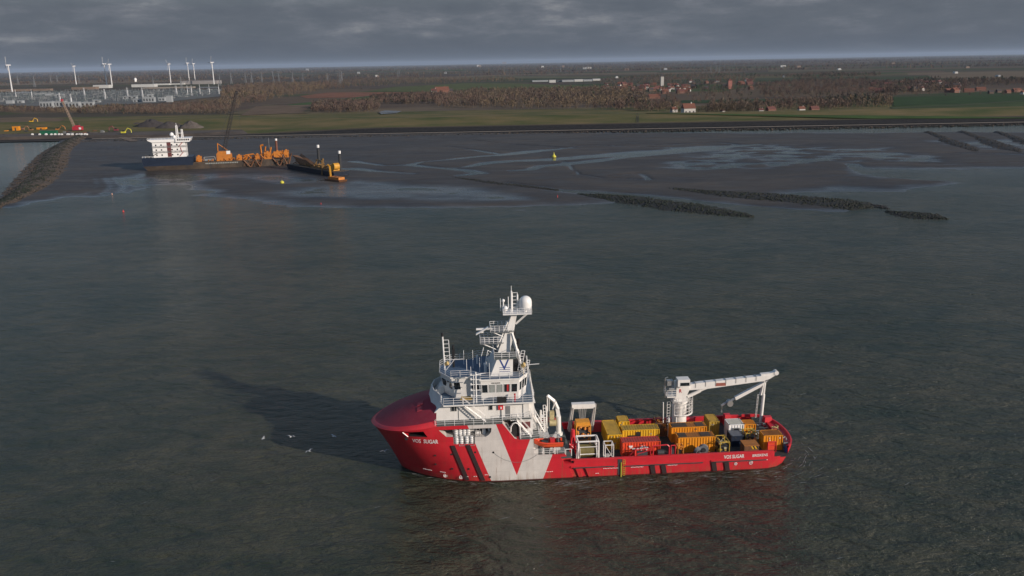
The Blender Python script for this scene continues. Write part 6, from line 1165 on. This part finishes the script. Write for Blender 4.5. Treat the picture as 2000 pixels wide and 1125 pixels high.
def block(px0, px1, pyb, h, d, mt, lb, name='industrial_building', cat='building', roofm=None, win=0, group=None):
    a = GL(px0, pyb); b = GL(px1, pyb); w = b.x-a.x; t = thing(name, lb, cat, ((a.x+b.x)/2, a.y, a.z), WORLD, group); t['base'] = (0, 0, 0); m = MB(); m.box(-w/2, w/2, 0, d, -1, h); m.build('wall', mt, t)
    m = MB(); m.box(-w/2-.3, w/2+.3, -.3, d+.3, h, h+.5); m.build('roof', roofm or mt, t)
    for k in range(win): x = -w/2+w*(k+.3)/win; m = MB(); m.box(x, x+w/win*.45, -.15, -.05, h*.25, h*.75); m.build('window', darkgrey, t)
B = block
for i, (x0, x1, yb, h, d, win) in enumerate(((78, 98, 211, 10, 8, 4), (98, 123, 210, 10, 8, 5), (128, 150, 210.5, 9, 8, 4), (158, 178, 208, 7, 8, 3), (182, 192, 200.5, 5, 8, 1), (68, 82, 187, 6, 10, 0), (88, 98, 187.5, 6, 10, 0), (107, 120, 191, 8, 10, 1), (12, 22, 203, 6, 8, 0), (34, 42, 202, 5, 8, 1), (240, 262, 194, 6, 8, 3), (279, 298, 200, 9, 8, 4), (310, 320, 198, 7, 8, 2), (325, 334, 199.5, 11, 8, 0), (288, 296, 192, 8, 8, 1), (260, 272, 200, 5, 6, 2))):
    B(x0, x1, yb, h, d, sub_w, ['pale transformer hall with four dark bays, leftmost of the front row', 'long pale transformer hall second in the front row', 'pale hall third in the front row', 'low pale hall behind bare trees, fourth in the front row', 'small low pale block right of the front row', 'low white block behind the front row, left', 'small white block right of the low one', 'bright white block right of the small one', 'low block by the left edge of the yard', 'small block beside the portal gantry', 'low pale building in mid yard', 'pale transformer hall with dark bays in the right half of the yard', 'small pale hall right of the right hand transformer hall', 'tall plain white cube at the right of the yard', 'small pale block behind the right transformer hall', 'low strip of pale bays in the right half of the yard'][i], win=win)
wb = paint('warehouse_white', (.55, .55, .53), .6, .1, .05); wbr = paint('warehouse_brown', (.22, .16, .12), .7, .2, .05)
for i, (x0, x1, yb, h, d, mt) in enumerate(((182, 204, 172.5, 10, 30, wb), (257, 290, 170.5, 9, 30, wb), (140, 174, 175.5, 8, 25, wbr), (0, 45, 179, 6, 25, wbr), (300, 322, 166.5, 5, 25, wb), (332, 352, 165.5, 4, 20, wb), (352, 406, 165, 12, 60, paint('warehouse_grey', (.30, .28, .27), .6, .1, .03)), (280, 356, 173.5, 4, 20, paint('beige_long', (.30, .26, .22), .7)), (64, 88, 178, 6, 20, wbr))):
    B(x0, x1, yb, h, d, mt, ['white warehouse just left of the close pair of turbines', 'long white warehouse in the middle of the industrial site', 'long brown warehouse in the industrial site', 'long low brown building at the left frame edge', 'low white building left of the large grey warehouse', 'small low white building before the large grey warehouse', 'large grey warehouse below the two right hand turbines', 'very long low beige building in front of the large warehouse', 'brown building right of the nearest turbine'][i], name='warehouse', cat='warehouse')
t = thing('storage_silo', 'small white domed silo beyond the substation', 'silo', GL(265, 160)); t['base'] = (0, 0, 0); m = MB(); m.lathe((0, 0, 0), [(7, 0), (7, 12), (5, 17), (1, 20)], 12); m.build('tank', whiteclean, t, 50)
# switchgear: posts and bars, uncountable
a_ = pl((0, 204), (0, 184), (150, 180), (430, 176), (430, 186), (300, 200), (120, 206)); xs_ = [p[0] for p in a_]; ys_ = [p[1] for p in a_]; P_ = []
r = random.Random(3)
while len(P_) < 1100:
    x, y = r.uniform(min(xs_), max(xs_)), r.uniform(min(ys_), max(ys_))
    if inside(np.array(x), np.array(y), a_): P_.append((x, y))
m = MB()
for k, (x, y) in enumerate(P_):
    h = r.uniform(3, 9); m.mi = k % 2; m.bar((x, y, 1), (x, y, 2+h), r.uniform(.35, .65))
    if k % 3 == 0: m.bar((x, y, 1.6+h), (x+r.uniform(6, 22), y, 1.6+h), .5)
    if k % 7 == 0: m.cb((x, y, 3), r.uniform(3, 8), 4, 4)
tag(m.build('switchgear', [sub_g, paint('switch_mid', (.22, .23, .23), .7)]), kind='stuff')
tag(m.build('spare', sub_g), kind='stuff') if False else None
m = MB(); q = [GL(*p_) for p_ in ((-60, 206), (-60, 183), (150, 179), (435, 175), (435, 188), (300, 202), (120, 208))]; m.add([(p.x, p.y, p.z+.5) for p in q], [tuple(range(len(q)))[::-1]]); o = m.build('yard', paint('yard_grey', (.11, .11, .10), .9, .4, .02)); tag(o, kind='structure')
if o.data.polygons[0].normal.z < 0: o.data.flip_normals()
# ---- houses
r_tile = [paint('tile_orange', (.17, .065, .04), .8, .2, .3), paint('tile_red', (.13, .048, .038), .8, .2, .3), paint('tile_dark', (.06, .05, .05), .8, .2, .3)]; w_br = [paint('wall_brick', (.20, .09, .06), .85, .15, .5), paint('wall_white', (.5, .48, .45), .8, .1, .5), paint('wall_brown', (.12, .08, .06), .85)]
def house_mesh(w, d, h, rh, wm, rm):
    m = MB(); m.box(-w/2, w/2, -d/2, d/2, 0, h); wall = m.mesh('wall', wm); m = MB(); m.side([(-d/2-.4, h), (0, h+rh), (d/2+.4, h)], -w/2-.3, w/2+.3); m.v = [(b, a, c) for a, b, c in m.v]; m.f = [f[::-1] for f in m.f]; roof = m.mesh('roof', rm)
    m = MB()
    for k in range(max(2, int(w/3))): x = -w/2+(k+.5)*w/max(2, int(w/3)); m.box(x-.6, x+.6, -d/2-.06, -d/2, 1, 2.4)
    win = [b_.mesh('window', darkgrey) for b_ in m.islands()]; m = MB(); m.box(w*.2, w*.2+.8, -.4, .4, h+rh*.6, h+rh+.9); ch = m.mesh('chimney', wm); return wall, roof, win, ch
HM = [house_mesh(w, d, h, rh, w_br[i], r_tile[j]) for w, d, h, rh, i, j in ((12, 9, 4.5, 4, 0, 0), (10, 8, 4.5, 4.2, 1, 0), (14, 9, 4, 4.5, 0, 1), (9, 8, 5.5, 3.6, 1, 1), (18, 10, 4.5, 4.5, 0, 0), (11, 9, 4.5, 4, 2, 2), (24, 10, 5.5, 4, 0, 0))]
def house(p, k, rot, lb, group=None, name='house', cat='house', s=1.0):
    t = thing(name, lb, cat, p, WORLD, group); t['base'] = (0, 0, 0); t.rotation_euler = (0, 0, rot); t.scale = (s, s, s)
    names = ('wall', 'roof', 'window', 'chimney'); ro = None
    pcs = [(n_, q) for n_, me in zip(names, HM[k]) for q in (me if isinstance(me, list) else [me])]
    for nm, me in pcs:
        o = bpy.data.objects.new(nm, me); COL.objects.link(o); o.parent = ro if nm == 'chimney' else t
        if nm == 'roof': ro = o
    return t
house(GL(848, 184), 3, .1, 'white walled farmhouse by the red roofed barn in the open fields', name='farmhouse', s=1.25); house(GL(863, 183), 4, .3, 'big red roofed barn alone in the open fields', name='barn', cat='barn', s=1.6); house(GL(879, 182), 5, .2, 'dark roofed annex right of the red roofed barn', name='barn', cat='barn', s=1.1)
house(GL(1344, 222), 1, .15, 'orange roofed villa with white front just behind the dike', s=1.35); house(GL(1316, 219), 1, .4, 'small house half hidden by trees left of the villa', s=.7); house(GL(1278, 193), 6, .05, 'long low barn with a red roof before the village', name='barn', cat='barn', s=.8); house(GL(1565, 218), 1, .1, 'small white house behind the dike, right of the villa', s=.7); house(GL(1486, 221), 3, .0, 'white shed at the end of the tree row behind the dike', name='shed', cat='shed', s=.6); house(GL(1412, 221), 3, .4, 'little white hut between trunks of the tree row', name='shed', cat='shed', s=.5); house(GL(1590, 217), 2, .2, 'red roofed cottage behind the dike near the small white house', s=.7); house(GL(1505, 218), 2, .3, 'low red roofed cottage at the tree row end', s=.7)
r = random.Random(21)
spots = [(r.uniform(1180, 1345), r.uniform(166, 183)) for _ in range(46)]+[(r.uniform(1345, 1480), r.uniform(158, 175)) for _ in range(14)]
for i, (px, py) in enumerate(spots): kk = r.choice([0, 1, 2, 3, 4, 5, 2]); house(GL(px, py), kk, r.uniform(-.6, .6), ['brick village house with an orange roof among bare trees', 'white village house with an orange roof among bare trees', 'brick village house with a dark red roof among bare trees', 'white village house with a red roof among bare trees', 'long brick village house among bare trees', 'brown village house with a dark roof among bare trees'][kk], 'houses of the village behind the dike', s=r.uniform(.7, 1.05))
for i in range(26):
    px = r.uniform(1700, 1880); house(GL(px, r.uniform(160, 182)), r.choice([0, 2, 3, 5]), r.uniform(-.5, .5), 'house with reddish roof in the wooded hamlet at the right', 'houses of the hamlet at the right', s=r.uniform(.75, 1.05))
for i, (px, py, k, lb) in enumerate(((1892, 180, 6, 'pale fronted terrace, leftmost at the right edge of the village'), (1915, 177, 6, 'long terrace with a pale gable at the right'), (1935, 183, 5, 'dark roofed house between the terraces at the right'), (1950, 181, 5, 'second dark roofed house between the terraces at the right'), (1968, 182, 0, 'brick house with orange roof close to the right frame edge'), (1985, 180, 6, 'brick terrace with blue-grey roof at the right frame edge'), (1998, 184, 1, 'white house cut by the right frame edge'))): house(GL(px, py), k, -.2+.1*i, lb, s=.65)
t = thing('church_tower', 'pale square tower rising over the village trees', 'tower', GL(1293, 168)); t['base'] = (0, 0, 0); m = MB(); m.box(-3.5, 3.5, -3.5, 3.5, 0, 22); m.build('shaft', w_br[1], t); m = MB(); m.loft([(-4, -4, 22), (4, -4, 22), (4, 4, 22), (-4, 4, 22)], [(-.3, -.3, 30), (.3, -.3, 30), (.3, .3, 30), (-.3, .3, 30)]); m.build('spire', r_tile[2], t)
t = thing('church_tower', 'red brick tower among trees right of the village', 'tower', GL(1425, 174)); t['base'] = (0, 0, 0); m = MB(); m.box(-4, 4, -4, 4, 0, 17); m.build('shaft', paint('tower_brick', (.35, .14, .11), .8), t); m = MB(); m.loft([(-4.4, -4.4, 17), (4.4, -4.4, 17), (4.4, 4.4, 17), (-4.4, 4.4, 17)], [(-.5, -.5, 21), (.5, -.5, 21), (.5, .5, 21), (-.5, .5, 21)]); m.build('cap', r_tile[1], t)
for i, (x0, x1, yb, h) in enumerate(((1040, 1072, 160, 4), (1073, 1086, 161.5, 7), (1088, 1100, 160, 3), (1098, 1122, 160, 5), (1122, 1140, 159.5, 6), (1140, 1158, 159, 5), (1158, 1174, 157.5, 5))): B(x0, x1, yb, h, 30, [sub_w, wb, sub_g, sub_w, wb, sub_w, wb][i], ['long grey glasshouse, leftmost of the row beyond the wood', 'bright white building in the glasshouse row', 'low grey glasshouse right of the bright building', 'pale glasshouse in the middle of the row', 'tall pale glasshouse fifth in the row', 'pale glasshouse sixth in the row', 'white glasshouse at the right end of the row'][i], name='glasshouse', cat='glasshouse')
far_spots = [(735, 150, 9), (738, 151, 7), (1142, 135, 14), (1150, 134.5, 20), (1224, 137.5, 18), (1300, 136.5, 12), (935, 130.5, 14), (937, 131, 10), (600, 138, 10), (1530, 131, 20), (1560, 132, 16), (1889, 156.5, 9), (1868, 143.5, 12), (1890, 133, 14), (1952, 150, 12), (1640, 137, 12), (1745, 126, 14), (1532, 151, 6), (1205, 152.5, 10), (985, 124.5, 16), (870, 144, 8), (1060, 132.5, 10), (1100, 131.5, 10), (700, 144, 10)]
for i, (px, py, w_) in enumerate(far_spots):
    p = GL(px, py); s = p.y/1700*1.0; t = thing('farm_building', 'tiny pale farm building in the distant fields', 'building', p, WORLD, 'tiny pale farm buildings far across the polder'); t['base'] = (0, 0, 0); w2 = w_*p.y/F*.5; h = 2.0*p.y/F; m = MB(); m.box(-w2/2, w2/2, 0, 15, -1, h); m.side([(-w2/2, h), (w2/2, h), (w2/2-2, h*1.7), (-w2/2+2, h*1.7)], 0, 14); m.build('wall', [wb, wbr, sub_w][i % 3], t)
# ---- trees
tm = [paint('twig_red_brown', (.130, .088, .070), .95, .18, .05, None, 0, 0, 0, .1), paint('twig_grey_brown', (.135, .106, .080), .95, .18, .05, None, 0, 0, 0, .1), paint('twig_dark', (.075, .056, .050), .95, .18, .05, None, 0, 0, 0, .1), paint('evergreen', (.026, .040, .026), .95, .18, .05, None, 0, 0, 0, .1), paint('twig_ochre', (.165, .122, .078), .95, .18, .05, None, 0, 0, 0, .1)]
def wood_arrays(P, H, nt_, rs, mats_p, tri=(.7, 1.6)):
    "bare crowns as clouds of small twig triangles + trunks; P (n,3), H (n,)"
    n = len(P); g = rs
    th = g.random((n, nt_))*6.283; u = g.random((n, nt_))**.6; v = g.random((n, nt_)); rad = .34*H[:, None]*(.45+.55*np.sin(np.pi*np.clip(v*.9+.1, 0, 1)))*u*(1+.3*np.sin(th*2+g.random((n, 1))*6)); C = np.stack([rad*np.cos(th), rad*np.sin(th), H[:, None]*(.22+.78*v*(1-.25*u))], -1)+P[:, None]
    s = (tri[0]+(tri[1]-tri[0])*g.random((n, nt_, 1, 1)))*(H[:, None, None, None]/11); T = C[:, :, None, :]+(g.random((n, nt_, 3, 3))-.5)*2*s*np.array([.5, .5, 1.5]); V = T.reshape(-1, 3); Fc = np.arange(len(V)).reshape(-1, 3); mi = np.repeat(mats_p, nt_)
    tr = np.array([(-.012, 0), (.012, 0), (0, 0)])[None]*H[:, None, None]*2.2; tv = np.concatenate([P[:, None]+np.concatenate([tr, np.full((n, 3, 1), -.5)], 2)]*1, 1); tv[:, 2, 2] = P[:, 2]+H*.75
    V2 = tv.reshape(-1, 3); F2 = np.arange(len(V2)).reshape(-1, 3)+len(V); return np.concatenate([V, V2]), np.concatenate([Fc, F2]), np.concatenate([mi, np.full(n, 4)])
def wood(px_poly, n, h, probs, seed, tris=60, name='woodland', smooth=False):
    poly = pl(*px_poly); xs = [p[0] for p in poly]; ys = [p[1] for p in poly]; g = np.random.default_rng(seed); X = g.uniform(min(xs), max(xs), n*6); Y = g.uniform(min(ys), max(ys), n*6); k = inside(X, Y, poly); X = X[k][:n]; Y = Y[k][:n]
    H = g.uniform(h*.7, h*1.2, len(X))*(.7+.6*fbm(X, Y, 60, 3, seed)); P = np.stack([X, Y, land_z(X, Y)], 1); kind = fbm(X, Y*.7, 90, 3, seed+5)*1.1-.05+g.normal(0, .12, len(X)); edges = np.cumsum(probs)/sum(probs); lo, hi = np.quantile(kind, [.0, 1.]); kk = np.argsort(np.argsort(kind))/len(kind); mi = np.searchsorted(edges, kk).clip(0, 4)
    V, Fc, m_ = wood_arrays(P, H, tris, g, mi); return tag(sub(name, V, Fc, tm, None, m_), kind='stuff')
wood([(430, 212), (436, 176), (520, 166), (640, 166), (660, 172), (600, 184), (560, 192), (500, 204), (455, 214)], 1300, 12, [3, 4, 1, .2, 3], 1)
wood([(620, 160), (780, 153), (900, 155), (1000, 155), (1030, 160), (900, 163), (780, 168), (650, 176)], 1500, 11, [3, 3, 3, .6, 1], 2, 26)
wood([(0, 163), (430, 158), (640, 150), (640, 156), (430, 165), (0, 170)], 700, 9, [1, 1, 3, 1, .3], 3, 20)
wood([(725, 205), (722, 196), (800, 190), (862, 190), (870, 196), (860, 203), (780, 206)], 520, 11, [3, 1, 4, .2, .2], 4)
wood([(850, 213), (856, 194), (920, 182), (1080, 179), (1200, 176), (1258, 186), (1268, 208), (1200, 213), (1000, 214)], 1700, 11, [3, 5, 3, .3, 3], 5)
wood([(608, 221), (612, 212), (650, 206), (720, 205), (742, 212), (738, 219), (700, 222), (640, 223)], 620, 10, [4, 2, 4, 0, .4], 6)
wood([(1170, 190), (1170, 160), (1260, 150), (1420, 145), (1480, 150), (1500, 190), (1380, 205), (1290, 196), (1250, 186)], 800, 10, [3, 3, 2, 1.6, .8], 7)
wood([(1380, 222), (1385, 210), (1490, 206), (1740, 196), (1745, 212), (1640, 218), (1560, 218), (1500, 222)], 430, 10, [4, 2, 2, 1.2, 1], 8)
wood([(1480, 194), (1480, 168), (1560, 160), (1690, 158), (1740, 168), (1745, 186), (1640, 190)], 1000, 9, [6, 2, 4, .5, .5], 9)
wood([(1720, 187), (1700, 165), (1800, 160), (1900, 160), (1890, 180), (1800, 187)], 800, 10, [4, 2, 2, 1.5, .3], 10)
wood([(1180, 216), (1200, 205), (1330, 206), (1330, 218), (1280, 222)], 200, 10, [4, 2, 2, 1, 1], 11)
wood([(0, 222), (0, 213), (80, 216), (120, 219), (170, 214), (320, 210), (440, 202), (470, 215), (440, 226), (250, 225), (170, 225), (80, 222)], 1300, 7, [3, 4, 3, .3, 1.5], 12)
wood([(1900, 172), (1895, 160), (2080, 158), (2080, 166), (1990, 168)], 380, 10, [3, 2, 3, 2, .3], 13)
wood([(1480, 152), (1600, 146), (1720, 146), (1720, 150), (1580, 156)], 420, 10, [2, 2, 3, 2, .3], 14)
# shelter belts on the far plain, many thin rows
g = random.Random(77)
for grp in range(5):
    Pp = []; Hh = []
    for k in range(34):
        px = g.uniform(-40, 2040); py0 = 122.7-.018*(px-1000)+0; dy = g.choice([3.5, 5, 7, 9, 12, 15, 19, 24]); c = GL(px, py0+dy); 
        if c.y < 1900: continue
        L_ = g.uniform(.03, .22)*c.y; a = g.uniform(-.25, .35); n = int(min(150, max(24, L_/16))); 
        for q in range(n): f = g.uniform(-.5, .5); Pp.append((c.x+L_*f*math.cos(a), c.y+L_*f*math.sin(a)+g.uniform(-30, 30), c.z)); Hh.append(g.uniform(7, 12)*(1+c.y/22000))
    Pp = np.array(Pp); Pp[:, 2] = land_z(Pp[:, 0], Pp[:, 1]); V, Fc, m_ = wood_arrays(Pp, np.array(Hh), 12, np.random.default_rng(grp), np.random.default_rng(grp).choice([2, 0, 1, 2, 4], len(Pp)), (2.2, 4.5)); tag(sub('shelter_belt', V, Fc, tm, None, m_), kind='stuff')
# single trees that stand apart
def tree_mesh(seed, h, kind):
    g = np.random.default_rng(seed); P = np.zeros((1, 3)); V, Fc, m_ = wood_arrays(P, np.array([h]), 150, g, np.array([kind]), (.5, 1.1)); me = bpy.data.meshes.new('crown'); me.from_pydata(V[:-3].tolist(), [], Fc[:-1].tolist()); me.materials.append(tm[kind]); me.update()
    m = MB(); m.cyl((0, 0, -.5), (0, 0, h*.45), .28, .16, 6); r = random.Random(seed)
    for k in range(7): a = r.random()*6.28; m.cyl((0, 0, h*(.25+.05*k)), (h*.2*math.cos(a), h*.2*math.sin(a), h*(.6+.05*k)), .11, .04, 4)
    return me, m.mesh('trunk', tm[1])
ORD = 'first second third fourth fifth sixth seventh eighth ninth tenth eleventh twelfth thirteenth fourteenth fifteenth sixteenth seventeenth eighteenth nineteenth twentieth twenty-first twenty-second twenty-third twenty-fourth twenty-fifth twenty-sixth'.split()
TM = [tree_mesh(i, h, k) for i, (h, k) in enumerate(((13, 0), (12, 1), (14, 4), (9, 2), (15, 1), (8, 3)))]
def tree(px, py, k, s, lb, group): 
    t = thing('bare_tree' if k != 5 else 'evergreen_tree', lb, 'tree', GL(px, py), WORLD, group); t['base'] = (0, 0, 0); t.scale = (s, s, s); t.rotation_euler = (0, 0, px)
    for nm, me in zip(('crown', 'trunk'), TM[k]): o = bpy.data.objects.new(nm, me); COL.objects.link(o); o.parent = t
r = random.Random(31)
for k in range(26): tree(1382+k*4.0+r.uniform(-1, 1), 221.5-k*.06, r.choice([1, 4, 1, 2]), r.uniform(.85, 1.05), 'tall bare tree, %s from the left in the planted row behind the dike' % ORD[k], 'planted row of tall bare trees behind the dike')
for k in range(10): tree(1312+k*7.5, 220.5+r.uniform(-.5, .5), r.choice([0, 3, 5, 0]), r.uniform(.55, .85), 'garden tree by the orange roofed villa, %s from the left' % ORD[k], 'garden trees round the villa')
for k in range(12): tree(1000+k*16+r.uniform(-4, 4), 214+r.uniform(-1, .6), r.choice([0, 1, 2]), r.uniform(.8, 1.1), 'bare tree at the front edge of the middle wood, %s from the left' % ORD[k], 'bare trees along the front edge of the middle wood')
for k in range(8): tree(1750+k*34+r.uniform(-9, 9), 190+r.uniform(-3, 0)-k*.4, r.choice([0, 1, 3]), r.uniform(.6, .9), 'small tree along the green field at the right, %s from the left' % ORD[k], 'small trees along the green field at the right')
for i, (px, py, k, s, lb) in enumerate(((706, 176, 3, .9, 'single dark tree on the open field left of the red barn'), (1868, 181, 5, 1.0, 'round dark evergreen at the edge of the hamlet'), (207, 225, 5, .9, 'dark rounded bush below the substation'), (1717, 205, 2, 1.2, 'bare ochre tree at the corner of the bright green field'))): tree(px, py, k, s, lb, None)
# dike stair beside the green slope
m = MB(); a = Vector((GL(1255, 246).x, TOE+48, 4.5)); b = Vector((a.x+7, TOE+98, 9.8)); m.stair(a, b, 2.2, (1, 0, 0), 30); t_ = m.build('dike_stair', darkgrey); tag(t_, 'dark stair climbing the grassy dike slope right of centre', 'stair')
# ---- air
hz = bpy.data.materials.new('air'); hz.use_nodes = True; nt = hz.node_tree; nt.nodes.clear(); out = nt.nodes.new('ShaderNodeOutputMaterial'); pv = nt.nodes.new('ShaderNodeVolumePrincipled'); pv.inputs['Color'].default_value = (.6, .74, .95, 1); pv.inputs['Density'].default_value = 2.2e-5; nt.links.new(pv.outputs[0], out.inputs['Volume'])
m = MB(); m.box(-45000, 45000, -800, 62000, -3, 230); tag(m.build('haze', hz), kind='stuff')
# foam and disturbed water along the hull
r = random.Random(12); m = MB()
def sliver(x, y, L_, w, a):
    c, q = math.cos(a), math.sin(a); P = []
    for k in range(7):
        f = k/6-.5; ww = w*(1-4*f*f)*r.uniform(.4, 1.2)+.01; o = .25*w*math.sin(k*2+x); P.append((f*L_, o+ww, o-ww))
    up = [(x+u*c-v*q, y+u*q+v*c) for u, v, _ in P]; dn = [(x+u*c-v*q, y+u*q+v*c) for u, _, v in P]
    V = [(*SHIP.w((px_, py_, 0)).xy, .035) for px_, py_ in up+dn]; m.add(V, [(i, 7+i, 8+i, i+1) for i in range(6)])
for k in range(46): a = r.uniform(-2.0, 1.4); R = r.uniform(6.5, 12); sliver(43.5+R*math.cos(a)*.9, 7.3+R*math.sin(a)*1.1, r.uniform(.5, 2.2), r.uniform(.02, .07), a+math.pi/2+r.uniform(-.3, .3))
for k in range(60): x = r.uniform(8, 44); sliver(x, -.4-abs(r.gauss(0, 1.6)), r.uniform(.6, 2.6), r.uniform(.02, .08), r.uniform(-.25, .35))
for k in range(40): x = r.uniform(-14, 8); sliver(x, skin_y(x, .05)-.25-abs(r.gauss(0, .5)), r.uniform(.5, 1.6), r.uniform(.02, .06), r.uniform(-.4, 0))
for k in range(60): sliver(r.uniform(-60, 90), r.uniform(-60, 60), r.uniform(.4, 1.8), r.uniform(.02, .06), r.uniform(-.3, .7))
o = m.build('foam', paint('foam_white', (.22, .235, .225), .8, .3, 3)); tag(o, kind='stuff')
for p in o.data.polygons:
    if p.normal.z < 0: p.flip()
